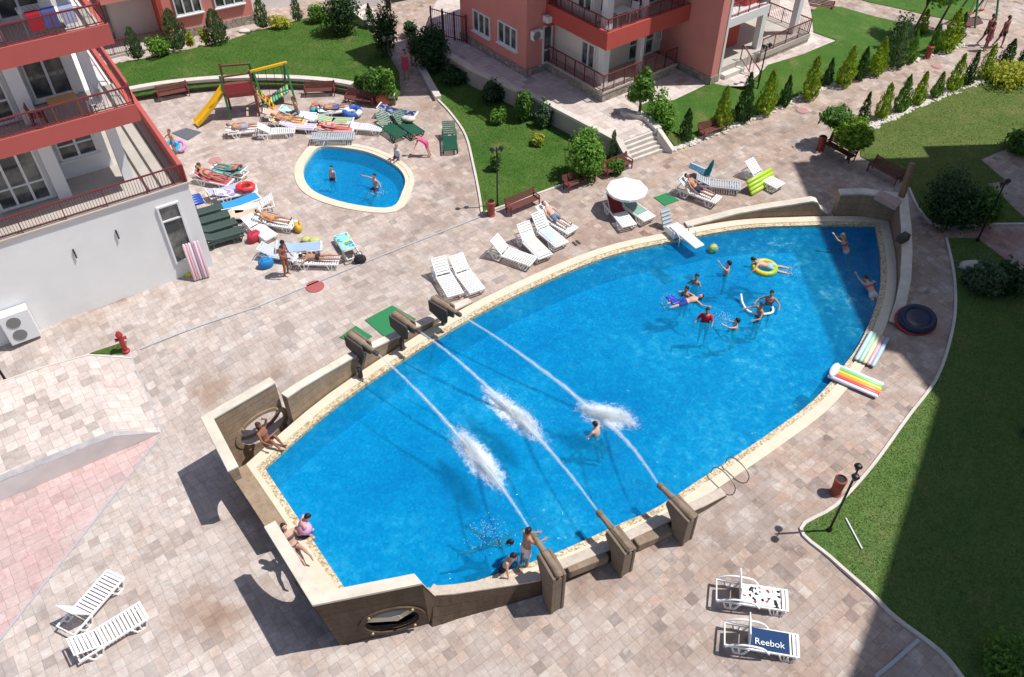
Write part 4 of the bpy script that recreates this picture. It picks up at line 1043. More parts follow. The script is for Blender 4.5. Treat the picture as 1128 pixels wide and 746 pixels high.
cr = [((264, 142), (287, 139.5), 14, 'white lounger with sunbather next to the climbing frame', None),
 ((297.6, 143.5), (319, 142), 34, 'empty white lounger in the crowd above the splash pool', None),
 ((312, 132.5), (336.5, 133.5), 14, 'lounger with orange and yellow towel in the crowd by the swings', (tk('orange_towel', [(.65, .25, .08), (.70, .52, .12), (.72, .66, .5)]), 'orange and yellow striped towel by the swings')),
 ((322, 124), (339, 125.5), 25, 'lounger with turquoise towel just below the swing frame', (tk('turquoise_towel', [(.12, .45, .50), (.40, .66, .70), (.7, .74, .74)], 'spot', 6), 'turquoise and white towel just below the swing frame')),
 ((345, 129), (358, 131), 12, 'lounger with pale grey towel between the swing and the splash pool', (tk('grey_towel', [(.55, .58, .62), (.70, .72, .74)]), 'pale grey striped towel between swing and splash pool')),
 ((364.7, 120.5), (387, 118), 12, 'white lounger with white towel in front of the curved wall bench', (tk('teal_white_towel', [(.76, .76, .74), (.76, .76, .74), (.05, .42, .50)], 'stripe', 2.2), 'white towel with teal edge in front of the curved wall')),
 ((363, 131), (381, 131.5), 14, 'lounger with lime and blue towel beside the blue and white inflatable', (tk('lime_towel', [(.42, .52, .10), (.08, .18, .45), (.45, .60, .20)]), 'lime and blue striped towel beside the inflatable')),
 ((363, 140.5), (386, 140.5), 16, 'lounger with coral pink towel above the splash pool', (tk('coral_towel', [(.62, .14, .15), (.70, .28, .25)]), 'coral pink towel above the splash pool')),
 ((395.5, 138), (405, 138.8), 6, 'pale flat lounger next to the green pair', None),
 ((229, 194.5), (247.6, 198.5), 26, 'white lounger with red towel, nearest the balcony block corner', (tk('wine_towel', [(.42, .07, .10), (.50, .12, .14)]), 'wine red towel near the balcony block corner')),
 ((258, 188.5), (244, 185), 24, 'white lounger with teal towel behind the wine red one', (tk('teal_towel', [(.05, .30, .32), (.16, .46, .46)]), 'teal towel on the lounger behind the wine red one')),
 ((253, 212), (276, 207.5), 20, 'lounger with purple towel and red float on it', (tk('purple_towel', [(.30, .25, .55), (.52, .50, .74), (.72, .72, .78)], 'spot', 5), 'purple patterned towel next to the red float')),
 ((257, 224), (276, 217), 10, 'lounger with bright blue towel below the purple one', (plain('bright_blue_towel', (.03, .27, .68), .8, .1, 8), 'bright blue towel on lounger below the purple one')),
 ((286.5, 225), (270, 228.5), 28, 'white lounger with cream towel opposite the bright blue one', (plain('cream_towel', (.68, .64, .54), .9, .1, 8), 'cream towel opposite the bright blue one', .9, .05)),
 ((270.5, 234.7), (254, 235), 16, 'lounger with beige towel beside the four dark green sunbeds', (plain('beige_towel', (.58, .46, .34), .9, .1, 8), 'beige towel beside the four dark green sunbeds')),
 ((281, 247.5), (304, 264), 18, 'long empty white lounger above the red beach bag', None),
 ((296, 242), (319, 245.5), 22, 'white lounger with a sunbather beside the yellow bag', None),
 ((322, 272.5), (337, 271), 22, 'lounger with pale blue towel behind the standing bather', (plain('sky_towel', (.30, .42, .68), .9, .1, 8), 'sky blue towel behind the standing bather')),
 ((341, 285), (369, 285.5), 5, 'white lounger under a face-down sunbather beside the standing bather', None),
 ((385, 274), (371, 251), 40, 'lounger with a printed palm beach towel near the long drain', (tk('print_towel', [(.26, .58, .70)]*5+[(.62, .58, .16), (.06, .25, .42), (.10, .36, .22)], 'spot', 8), 'light blue beach towel with palm print near the long drain', .95, .1, .31))]
for i, c in enumerate(cr): L['f%d' % i] = lounger(c[0], c[1], c[2], c[3], 'white', None, c[4], .9)
L['g'] = lounger((360.6, 150), (383.4, 149.5), 4, 'pale grey flat lounger at the rim of the splash pool', 'grey')
for k, (h, f, lab) in enumerate([((213, 238), (237, 231), 'dark green padded sunbed under the blue mattress, first of four'), ((220, 246), (245, 239), 'dark green padded sunbed, second from the blue mattress'),
                                 ((228, 255), (251, 248), 'dark green padded sunbed, third from the blue mattress'), ((234, 264), (257, 257.5), 'dark green padded sunbed next to the pink air mattress')]):
    q_ = lounger(h, f, 24, lab, 'padded', 'dark green padded sunbeds')[0]; q_.scale = (.72, .95, .95)
# ---- air mattresses and floats --------------------------------------------
def stripes(cols, name):
    return [plain('%s_%d' % (name, i), c, .3, .05, 5, bump=0) for i, c in enumerate(cols)]
def airbed(label, loc, rot, cols, l=1.75, w=.68, r=.055, pillow=None):
    t = thing('air_mattress', label, 'air mattress', loc); t.rotation_euler = rot
    n = len(cols); ms = stripes(cols, label.split(' ')[0]+label.split(' ')[-1]); mb = MB(); u = {}
    for i in range(n):
        x = -w/2+w*(i+.5)/n; mb.m = i; a = l/2
        mb.tube([(x, -a, r), (x, -a+.05, r), (x, a-.05, r), (x, a, r)], [.02, w/n*.56, w/n*.56, .02], 8)
    mb.v = [(p[0], p[1], r+(p[2]-r)*.8) for p in mb.v]
    mb.obj('striped_body', ms, t, smooth=True)
    if pillow:
        mb = MB(); mb.ball((0, -l/2+.12, r+.07), (w*.5, .15, .07), 12, 7); mb.obj('pillow', plain('pillow_%d' % (pillow[0]*100), pillow, .3, .05, 5, bump=0), t, smooth=True)
    return t
def flatbed(label, h, f, cols, z=0, pillow=None, **k):
    a = GP(*h, z+.05); b = GP(*f, z+.05); d = (b-a).to_2d().normalized(); m = (a+b)/2
    return airbed(label, (m.x, m.y, zg(m.x, m.y)+z), (0, 0, math.atan2(-d.x, d.y)), cols, pillow=pillow, **k)
flatbed('clear rainbow air mattress with a round pillow lying over the pool rim', (921, 410), (964, 428), [(.75, .8, .78), (.25, .6, .25), (.85, .7, .08), (.85, .35, .08), (.75, .10, .12), (.72, .75, .85)], .06, (.66, .72, .86), w=.8)
flatbed('pale pastel rainbow air mattress by the pool rim', (968, 371), (953, 398), [(.45, .62, .80), (.70, .45, .45), (.72, .72, .5), (.45, .68, .50), (.5, .68, .8)], .06, None, w=.72)
flatbed('blue air mattress laid across the padded sunbeds', (197, 226), (218, 220), [(.02, .07, .32)]*4, .55, None, w=.75, l=1.2, r=.07)
p = GP(222, 305); airbed('pink patterned air mattress standing up beside the padded sunbeds', (p.x, p.y, p.z+.82), (PI/2-.2, 0, .45), [(.74, .55, .58), (.72, .42, .48), (.75, .66, .68), (.42, .25, .32), (.74, .62, .70), (.70, .45, .52)], r=.04, w=.62, l=1.6, pillow=None)
p = GP(836, 206); airbed('lime air mattress leaning against the white lounger', (p.x, p.y, p.z+.28), (0, math.radians(52), .9-PI/2-.2), [(.42, .60, .05)]*4, w=.7)
def ring(label, loc, R, r, cols, sy=1, rot=(0, 0, 0), name='swim_ring'):
    ms = stripes(cols, 'ring'+label.split(' ')[0]+label.split(' ')[1]); mb = MB(); n, m = 28, 10
    vs = [((R+r*math.cos(b))*math.cos(a), (R+r*math.cos(b))*math.sin(a)*sy, r*math.sin(b)+r) for a in [2*PI*i/n for i in range(n)] for b in [2*PI*j/m for j in range(m)]]
    for i in range(n):
        mb.m = (i*len(cols)*2//n) % len(cols)
        base = len(mb.v) if i == 0 else base
        if i == 0: mb.v += vs
        for j in range(m): mb.f.append((base+i*m+j, base+((i+1) % n)*m+j, base+((i+1) % n)*m+(j+1) % m, base+i*m+(j+1) % m)); mb.mi.append(mb.m)
    o = mb.obj(name, ms, None, smooth=True); o.location = loc; o.rotation_euler = rot
    return tag(o, label, 'swim ring')
p = GP(389, 128); ring('blue and white inflatable ring tilted beside the lime towel', p+Vector((0, 0, .12)), .36, .15, [(.03, .12, .5), (.05, .16, .55), (.72, .74, .76)], .8, (.25, 0, 0))
p = GP(270.5, 206.5, .45); ring('red inflatable float on the purple lounger', (p.x, p.y, .36), .32, .12, [(.62, .03, .03), (.66, .06, .05)], .8)
p = GP(209, 296); ring('lime and yellow swim ring leaning on the white wall', p+Vector((0, 0, .05)), .38, .13, [(.30, .62, .05), (.72, .70, .05)], 1, (.45, .2, 0))
p = GP(192, 167); ring('turquoise swim ring held beside the child by the slide', p+Vector((0, 0, .25)), .24, .1, [(.02, .30, .55), (.05, .45, .62)], 1, (.9, 0, .3))
p = GP(201, 166); ring('pink swim ring held beside the child by the slide', p+Vector((0, 0, .25)), .22, .09, [(.70, .25, .55), (.75, .40, .65)], 1, (.9, 0, -.2))
# inflatable boat
bt = thing('inflatable_boat', 'navy inflatable boat with red underside on the shaded deck', 'inflatable boat', GP(1006, 356)); bt.rotation_euler = (.3, 0, .15)
mb = MB(); n, m = 32, 10
mb.add([((.58+.16*math.cos(b))*math.cos(a), (.58+.16*math.cos(b))*math.sin(a)*.85, .30+.16*math.sin(b)) for a in [2*PI*i/n for i in range(n)] for b in [2*PI*j/m for j in range(m)]], [(i*m+j, ((i+1) % n)*m+j, ((i+1) % n)*m+(j+1) % m, i*m+(j+1) % m) for i in range(n) for j in range(m)])
mb.obj('boat_tube', plain('navy_vinyl', (.012, .022, .06), .35, .1, 4, bump=0), bt, smooth=True)
mb = MB(); mb.lathe([(.0, .06), (.62, .06), (.77, .12), (.78, .22), (.6, .27), (0, .22)], n=28); mb.v = [(x, y*.85, z) for x, y, z in mb.v]; mb.obj('boat_floor', plain('red_vinyl', (.40, .03, .025), .35, .1, 4, bump=0), bt, smooth=True)
mb = MB(); mb.lathe([(0, .30), (.55, .30), (.55, .38), (.3, .41), (0, .42)], n=24); mb.v = [(x, y*.85, z) for x, y, z in mb.v]; mb.obj('floor_lining', plain('slate_vinyl', (.025, .035, .075), .18, .2, 3, bump=0), bt)
# bags and small things
def bag(label, px, col, s=.3):
    p = GP(*px); t = thing('beach_bag', label, 'bag', p, random.random()*3); m = plain('bag_%d_%d_%d' % tuple(int(c*100) for c in col), col, .7, .15, 8)
    mb = MB(); mb.lathe([(.02, 0), (s*.75, .0), (s, .12*s/.3), (s*.92, .3*s/.3), (s*.6, .38*s/.3), (.02, .36*s/.3)], n=14); mb.v = [(x, y*.65, z) for x, y, z in mb.v]; mb.obj('bag_body', m, t, smooth=True)
    for q in (-1, 1):
        mb = MB(); mb.tube([(-s*.5, q*.08, s*1.15), (-s*.3, q*.12, s*1.7), (s*.3, q*.12, s*1.7), (s*.5, q*.08, s*1.15)], .015, 6); mb.obj('handle', m, t)
bag('red beach bag beside the long empty lounger', (281, 265), (.45, .03, .06), .33); bag('blue beach bag in front of the standing bather', (294, 294), (.02, .22, .52), .32)
bag('yellow bag by the foot of the sunbather lounger', (329, 254), (.62, .38, .05), .27); bag('black bag beside the palm print towel', (397, 289), (.02, .02, .025), .26)
p = GP(423, 115); mb = MB(); mb.ball((0, 0, .28), (.42, .32, .3), 12, 7); mb.ball((.2, .1, .5), (.25, .22, .18), 10, 6); o = mb.obj('cloth_bundle', plain('orange_cloth', (.62, .17, .09), .9, .2, 9, bump=.5), None, smooth=True); o.location = p; tag(o, 'orange bundle of cloth at the end of the curved wall', 'cloth bundle')
p = GP(452, 131, .5); mb = MB(); mb.ball((0, 0, .0), (.28, .22, .12), 12, 7); mb.ball((-.25, .1, -.02), (.2, .18, .12), 10, 6); o = mb.obj('folded_clothes', plain('pale_clothes', (.62, .58, .48), .9, .2, 9, bump=.5), None, smooth=True); o.location = (p.x, p.y, .5); tag(o, 'pale clothes left on the green lounger back', 'clothes')
p = GP(635, 268); t = thing('flip_flops', 'pair of dark sandals on the deck by the poolside group', 'sandals', p, .6)
for q in (-1, 1):
    mb = MB(); mb.box((q*.09, 0, .02), (.1, .28, .03)); mb.obj('sandal', M_CAND, t, bevel=.01)
# sunshades
p = GP(688, 232); t = thing('beach_parasol', 'open white parasol over two loungers', 'parasol', p); n = 8
mb = MB(); mb.lathe([(.02, 0), (.22, .0), (.22, .06), (.05, .1), (.02, .1)], n=16); mb.obj('base', M_FRAME, t)
mb = MB(); mb.tube([(0, 0, .05), (0, 0, 1.36)], .022, 8); mb.obj('pole', M_FRAME, t)
mb = MB(); k = 24
prof = [(.03, 1.33), (.45, 1.25), (.88, 1.12), (.885, 1.02), (.872, 1.02), (.865, 1.105), (.44, 1.235), (.03, 1.315)]
mb.lathe(prof, n=16)
mb.v = [(x*(1-.045*abs(math.sin(4*math.atan2(y, x)))), y*(1-.045*abs(math.sin(4*math.atan2(y, x)))), z-.03*abs(math.sin(4*math.atan2(y, x)))*min(1, math.hypot(x, y)/.88)) for x, y, z in mb.v]
mb.obj('canopy', plain('white_canvas', (.78, .77, .74), .85, .05, 4), t)
for i in range(8):
    a = 2*PI*i/8; mb = MB(); mb.bar((0, 0, 1.0), (.6*math.cos(a), .6*math.sin(a), 1.16), .012); mb.obj('rib', M_FRAME, t)
p = GP(773, 203); t = thing('closed_sunshade', 'closed teal sunshade standing behind the sunbather', 'parasol', p); t.rotation_euler = (0, .25, 0)
mb = MB(); mb.tube([(0, 0, 0), (0, 0, 1.35)], .02, 8); mb.obj('pole', M_FRAME, t)
mb = MB(); mb.lathe([(.03, .5), (.12, .52), (.11, .8), (.07, 1.15), (.02, 1.32)], n=12); mb.v = [(x*(1+.25*math.sin(9*math.atan2(y, x))), y*(1+.25*math.sin(9*math.atan2(y, x))), z) for x, y, z in mb.v]; mb.obj('folded_canopy', plain('teal_canvas', (.0, .16, .18), .8, .15, 6), t)
p = GP(767, 199); mb = MB(); mb.ribbon([(-.5, .1), (-.3, .42), (-.05, .72), (.12, .8), (.2, .6)], -.38, .38, .03); o = mb.obj('beach_towel', plain('light_blue_towel', (.30, .55, .72), .9, .12, 8)); o.location = p; o.rotation_euler = (0, 0, 2.4); tag(o, 'light blue towel draped behind the sunbather by the teal sunshade', 'towel')
# ---- benches, bins, lamps -------------------------------------------------
def make_bench():
    t = thing('park_bench', 'x', 'bench'); Ln = 1.7
    mb = MB()
    for k in range(5): mb.box2((-Ln/2, -.2+k*.095, .42), (Ln/2, -.12+k*.095, .455))
    mb.obj('slatted_seat', M_BENCH, t)
    mb = MB()
    for k in range(4): mb.box((0, .29+k*.035, .53+k*.1), (Ln, .03, .08), (-.25, 0, 0))
    mb.obj('slatted_backrest', M_BENCH, t)
    for s in (-1, 1):
        mb = MB(); x = s*(Ln/2-.06)
        mb.bar((x, -.18, 0), (x, -.16, .63), .05); mb.bar((x, .26, 0), (x, .42, .92), .05); mb.bar((x, -.2, .40), (x, .28, .40), .05); mb.bar((x, -.2, .64), (x, .34, .64), .06, .035)
        mb.obj('leg', M_RAILM, t)
    return t
bp = None
for a, b, lab in [((178, 111), (207, 105), 'brown slatted bench against the curved garden wall near the slide'), ((341, 106), (365, 105), 'brown bench at the curved wall behind the swing crowd'), ((386, 114), (408, 117), 'brown bench at the curved wall beside the orange bundle'),
                  ((561, 237), (592, 224), 'dark red bench beside the street lamp and bin on the pool deck'), ((624, 211), (653, 199), 'dark red bench in the middle of the deck row by the lawn'), ((666, 196), (694, 184), 'dark red bench at the foot of the broad stairs'),
                  ((771, 154), (799, 143), 'red brown bench at the start of the conifer path'), ((908, 163), (938, 180), 'brown bench under the round clipped trees'), ((956, 186), (989, 204), 'shaded purple brown bench by the bow of the pool'), ((891, 11), (912, 15), 'bench at the path behind the far terrace')]:
    A_p, B_p = GP(*a), GP(*b); d = (B_p-A_p).to_2d().normalized()
    if bp is None: bp = make_bench(); t = bp
    else: t = dup(bp)
    t.scale = (.94, .82, .74)
    m = (A_p+B_p)/2; t.location = m; t.rotation_euler = (0, 0, math.atan2(d.y, d.x)); tag(t, lab, None, 'benches of the resort')
def make_bin():
    t = thing('litter_bin', 'x', 'bin')
    mb = MB(); mb.lathe([(.02, .0), (.24, 0), (.25, .05), (.21, .1), (.24, .75), (.26, .78), (.26, .86), (.2, .9), (.2, .84), (.02, .82)], n=20); mb.obj('bin_body', M_BIN, t, smooth=False)
    mb = MB(); mb.lathe([(.02, .83), (.19, .83), (.19, .845), (.02, .845)], n=20); mb.obj('bin_opening', M_BLACK, t)
    return t
bp = None
for px, lab in [((920, 543), 'terracotta litter bin beside the street lamp on the lawn corner'), ((541, 237), 'terracotta litter bin at the foot of the lamp by the bench'), ((903, 165), 'terracotta litter bin in front of the round clipped trees'), ((1021, 64), 'terracotta litter bin on the far bend of the tree path')]:
    t = bp if bp else None
    if bp is None: bp = t = make_bin()
    else: t = dup(bp)
    t.location = GP(*px); t.scale = (.74, .74, .8); t['label'] = lab; t['group'] = 'terracotta litter bins'
p = GP(139, 387); t = thing('fire_hydrant', 'red hydrant post beside the small grass triangle', 'hydrant', p, .5); m = plain('hydrant_red', (.35, .03, .03), .5, .15, 6)
mb = MB(); mb.lathe([(.02, 0), (.14, 0), (.14, .05), (.09, .08), (.09, .75), (.12, .78), (.12, .83), (.06, .95), (.02, .96)], n=14); mb.obj('hydrant_body', m, t)
for s in (-1, 1):
    mb = MB(); mb.tube([(0, 0, .62), (s*.2, 0, .62)], [.055, .065], 10); mb.obj('outlet', m, t)
def make_lamp():
    t = thing('street_lamp', 'x', 'lamp')
    mb = MB(); mb.lathe([(.02, 0), (.1, 0), (.1, .12), (.05, .2), (.045, 2.7), (.03, 2.95), (.01, 2.97)], n=12); mb.obj('pole', M_BLACK, t)
    for s in (-1, 1):
        mb = MB(); mb.tube([(0, 0, 2.72), (s*.16, 0, 2.86), (s*.27, 0, 2.84)], .02, 6); mb.obj('arm', M_BLACK, t)
        mb = MB(); mb.lathe([(.02, 2.96), (.10, 2.94), (.16, 2.87), (.15, 2.855), (.02, 2.86)], (s*.27, 0, 0), 16); h = mb.obj('lamp_shade', M_BLACK, t)
        mb = MB(); mb.lathe([(.02, 2.70), (.07, 2.72), (.09, 2.78), (.08, 2.84), (.02, 2.843)], (s*.27, 0, 0), 12); mb.obj('lantern_glass', plain('smoked_glass', (.10, .09, .08), .2, .1, 5, bump=0), h)
    return t
lp = None
for px, rz, lab in [((913, 585), 1.1, 'black double-headed street lamp on the sunlit lawn corner'), ((548, 228), .3, 'black double-headed street lamp on the lawn behind the benches'), ((1076, 266), .6, 'black street lamp in the shade by the pink path'), ((832, 109), .5, 'slim black street lamp between the tall conifers'), ((433, 100), .4, 'black street lamp among the shrubs by the shaded walkway')]:
    if lp is None: lp = t = make_lamp()
    else: t = dup(lp)
    t.location = GP(*px); t.rotation_euler = (0, 0, rz); t.scale = (.72, .72, 1); t['label'] = lab; t['group'] = 'street lamps'
p = GP(0, 405); q = GP(9, 422); mb = MB(); mb.tube([(0, 0, 0), (.1, .05, 2.2)], .045, 8); o = mb.obj('metal_post', M_BLACK); o.location = GP(9, 423); o.rotation_euler = (0, -.1, 0); tag(o, 'thin dark post at the edge of the raised terrace', 'post')
# mats, covers, stick
for px, lab in [([(402, 353), (432, 337), (458, 352), (424, 372)], 'large green turf mat behind the middle cannon'), ([(374, 372), (392, 359.5), (410, 371), (395, 381)], 'small green turf mat behind the first cannon'), ([(720, 218), (734, 213), (748, 221), (732.5, 227)], 'green turf square behind the diving board')]:
    q = [GP(u, v) for u, v in px]; mb = MB(); vs = [p+Vector((0, 0, .03)) for p in q]+[p+Vector((0, 0, -.02)) for p in q]
    mb.add(vs, [(0, 1, 2, 3), (0, 4, 5, 1), (1, 5, 6, 2), (2, 6, 7, 3), (3, 7, 4, 0)]); tag(mb.obj('turf_mat', M_MAT), lab, 'mat')
q = [GP(u, v) for u, v in [(189, 147), (205, 141.5), (222, 146), (207, 155)]]; mb = MB(); mb.prism([p.to_2d() for p in q], .0, .03); tag(mb.obj('rubber_mat', plain('slate_rubber', (.12, .125, .14), .9, .2, 6)), 'slate grey rubber mat at the end of the yellow slide', 'mat')
for px, lab, r in [((347, 316), 'red round manhole cover on the deck below the sunbathers', .36), ((884, 122), 'red round manhole cover on the conifer path', .3), ((1032, 73), 'red round manhole cover on the far part of the conifer path', .28), ((237, 177), 'reddish round manhole cover near the balcony block', .3)]:
    p = GP(*px); mb = MB(); mb.lathe([(.01, .0), (r, 0), (r, .025), (r*.9, .03), (.01, .03)], n=28); o = mb.obj('manhole_cover', M_MAN if px[0] == 347 else M_MAN2); o.location = p; tag(o, lab, 'manhole cover')
mb = MB(); mb.tube([GP(931, 572)+Vector((0, 0, .06)), GP(949, 606)+Vector((0, 0, .06))], .025, 8); tag(mb.obj('white_stick', M_WHITE), 'thin white stick lying on the sunlit lawn', 'stick')
# ---- diving board and ladders --------------------------------------------
b0, b1 = G(744, 249, .42), G(771, 272, .4); t = thing('diving_board', 'white diving board over the pool edge', 'diving board', (b0.x, b0.y, 0)); d = (b1-b0); t.rotation_euler = (0, 0, math.atan2(-d.x, d.y)); Ln = d.to_2d().length
mb = MB(); mb.box2((-.24, -.1, .36), (.24, Ln, .43)); mb.obj('board', M_WHITE, t, bevel=.02)
mb = MB(); mb.box2((-.3, -.25, .05), (.3, .35, .36)); mb.obj('stand', M_WHITE, t, bevel=.03)
mb = MB(); mb.box((0, -.62, .42), (.46, .04, .85), (.5, 0, 0))
for k in range(5): mb.box((0, -.46-k*.075, .14+k*.14), (.46, .12, .03))
mb.obj('step_grating', M_GREYP, t)
for k, x in enumerate((-.42, .42)):
    mb = MB(); mb.tube([(x, .4, .0), (x, .35, .5), (x, .55, .62), (x, .8, .5), (x, .82, .05)], .022, 8); mb.obj('handrail', M_FRAME, t, smooth=True)
t = thing('pool_ladder', 'pool ladder with two looping steel rails near the third cannon', 'pool ladder', G(796, 523, 0)); M_STEEL = plain('weathered_steel', (.26, .22, .19), .4, .2, 8, metal=.5, bump=0)
for a, b in (((783, 523), (808, 544)), ((799, 512), (823, 531))):
    o_, q_ = G(*a, -.1), G(*b, .03); P = spline([o_+Vector((0, 0, -.7)), o_+Vector((0, 0, .3)), o_.lerp(q_, .3)+Vector((0, 0, .56)), o_.lerp(q_, .75)+Vector((0, 0, .5)), q_+Vector((0, 0, .3)), q_], 5)
    mb = MB(); mb.tube(P, .019, 8); rel(mb.obj('rail', M_STEEL, t, smooth=True), t)
for k in range(3):
    mb = MB(); z = -.3-.25*k; a, b = G(783, 523, -.1), G(799, 512, -.1); mb.bar((a.x, a.y, z), (b.x, b.y, z), .08, .03); rel(mb.obj('step', M_STEEL, t), t)
# ---- cannons, jets --------------------------------------------------------
def jet(p, q, label, r0=.025, r1=.075, sag=.25):
    t = thing('water_jet', label, 'water jet', p); mb = MB(); P = []; n = 26; rnd = random.Random(int(p.x*100)); R = []
    for i in range(n+1):
        s = i/n; v = p.lerp(q, s); v.z += sag*4*s*(1-s); v += Vector((rnd.uniform(-1, 1), rnd.uniform(-1, 1), rnd.uniform(-1, 1)))*.02*s; P.append(v-Vector(p)); R.append((r0+(r1-r0)*s**1.4)*rnd.uniform(.8, 1.2))
    mb.tube(P, [x*.55 for x in R], 10); mb.obj('jet_stream', M_JET, t, smooth=True, fix=False)
    mb = MB(); mb.tube(P, [x*1.35+.01 for x in R], 12); mb.obj('jet_mist', M_SHEATH, t, smooth=True)
    mb = MB(); rnd = random.Random(3)
    for i in range(500):
        s = rnd.random()**.7; v = p.lerp(q, s); v.z += sag*4*s*(1-s); k = r0+(r1-r0)*s*1.5
        v += Vector((rnd.gauss(0, 1), rnd.gauss(0, 1), rnd.gauss(0, 1)))*k*.75; e = rnd.uniform(.003, .009)
        drop(mb, v-Vector(p), e, rnd)
    mb.obj('spray_foam', M_DROP, t, fix=False)  # loose droplets of spray gathered in one mesh
def drop(mb, v, e, rnd):
    f = rnd.uniform(.7, 1.8); mb.add([(v.x+e*f, v.y, v.z), (v.x-e*f, v.y, v.z), (v.x, v.y+e, v.z), (v.x, v.y-e, v.z), (v.x, v.y, v.z+e), (v.x, v.y, v.z-e)], [(0, 2, 4), (2, 1, 4), (1, 3, 4), (3, 0, 4), (2, 0, 5), (1, 2, 5), (3, 1, 5), (0, 3, 5)])
def splash(px0, px1, label, wdt, n, hmax, tail=None):
    a, b = G(*px0, WZ), G(*px1, WZ); t = thing('splash', label, 'splash', (a+b)/2); rnd = random.Random(n); mb = MB(); d = b-a; nn = Vector((-d.y, d.x, 0)).normalized()
    cl = [(min(1.1, max(-.1, rnd.betavariate(2, 2.1))), rnd.gauss(0, .42), rnd.uniform(.10, .30), rnd.uniform(.3, 1.2)) for _ in range(16)]
    for i in range(n):
        if i % 3 == 0: s = min(1.2, max(-.2, rnd.betavariate(1.7, 1.8))); v = a+d*s+nn*rnd.gauss(0, .16)*wdt; hh = abs(rnd.gauss(0, .16))*hmax
        else:
            c_ = cl[int(rnd.random()**1.3*16)]; q = abs(rnd.gauss(0, 1)); s = c_[0]+rnd.gauss(0, .075)*(1+q*.4); v = a+d*s+nn*(c_[1]*wdt+rnd.gauss(0, c_[2])*wdt); hh = abs(rnd.gauss(0, .45))*hmax*c_[3]; v += (nn*c_[1]*.5+d.normalized()*rnd.gauss(0, .1))*hh
        v.z = WZ+.01+hh
        drop(mb, v-Vector(t.location), rnd.uniform(.003, .0105)*(1.1-.5*min(1, hh)), rnd)
    mb.obj('white_foam', M_DROP, t, fix=False)  # the splash's loose water droplets in one mesh
    mm = MB(); mm.ball((0, 0, 0), 1, 20, 12); Ln = d.length
    for k, (s_, sx_, sy_, h_) in enumerate(((.5, .78, 1.25, 1), (.30, .40, .8, .7), (.68, .42, .9, .8))):
        o = mm.obj('mist', M_MIST, t, smooth=True); c_ = a+d*s_-Vector(t.location); o.location = (c_.x, c_.y, .05); o.rotation_euler = (0, 0, math.atan2(d.y, d.x)); o.scale = (Ln*sx_*.92, wdt*sy_*.8, hmax*.5*h_)
    mb = MB(); k = 40; mb.add([(math.cos(2*PI*j/k), math.sin(2*PI*j/k), 0) for j in range(k)], [tuple(range(k))]); Ln = d.length
    o = mb.obj('surface_foam', M_FOAM, t, fix=False); o.location = (0, 0, .014); o.rotation_euler = (0, 0, math.atan2(d.y, d.x)); o.scale = (Ln*.86, wdt*2.7, 1)
def cannon_low(bb, bt, tip, z, label):
    b = GP(*bb); r = ray(*bt); tt = b.y/r[1]; top = Vector((r[0]*tt, b.y, CZ+r[2]*tt)); q = G(*tip, top.z); d = (q-top).to_2d().normalized()
    t = thing('water_cannon', label, 'water cannon', (top.x, top.y, b.z), math.atan2(-d.x, d.y), 'timber water cannons'); h = top.z-b.z
    for s in (-1, 1):
        mb = MB(); pr = [(-.04, -.1), (.42, -.1), (.5, h*.45), (.86, h-.18), (.8, h+.06), (-.04, h-.02)]
        n = len(pr); x0, x1 = s*.165-.045, s*.165+.045
        mb.add([(x0, y, z_) for y, z_ in pr]+[(x1, y, z_) for y, z_ in pr], [tuple(range(n)), tuple(range(n, 2*n))]+[(i, (i+1) % n, n+(i+1) % n, n+i) for i in range(n)]); mb.obj('carriage_cheek', M_CANN, t, bevel=.015)
    mb = MB(); mb.box2((-.119, -.02, -.1), (.119, .3, h-.16)); mb.obj('pedestal', M_CANN, t, bevel=.02)
    mb = MB(); Lb = (q-top).to_2d().length; mb.tube([(0, -.03, h-.02), (0, .0, h), (0, .72, h), (0, .75, h), (0, .8, h), (0, Lb, h)], [.09, .125, .12, .13, .10, .075], 14); mb.obj('barrel', M_BEAM, t, smooth=False)
    mb = MB(); mb.tube([(0, Lb-.14, h), (0, Lb, h)], [.098, .098], 14); mb.tube([(0, Lb-.02, h), (0, Lb+.05, h)], .04, 10); mb.obj('muzzle', M_CANN, t)
    return Vector((q.x, q.y, q.z))+Vector((d.x, d.y, 0))*.05
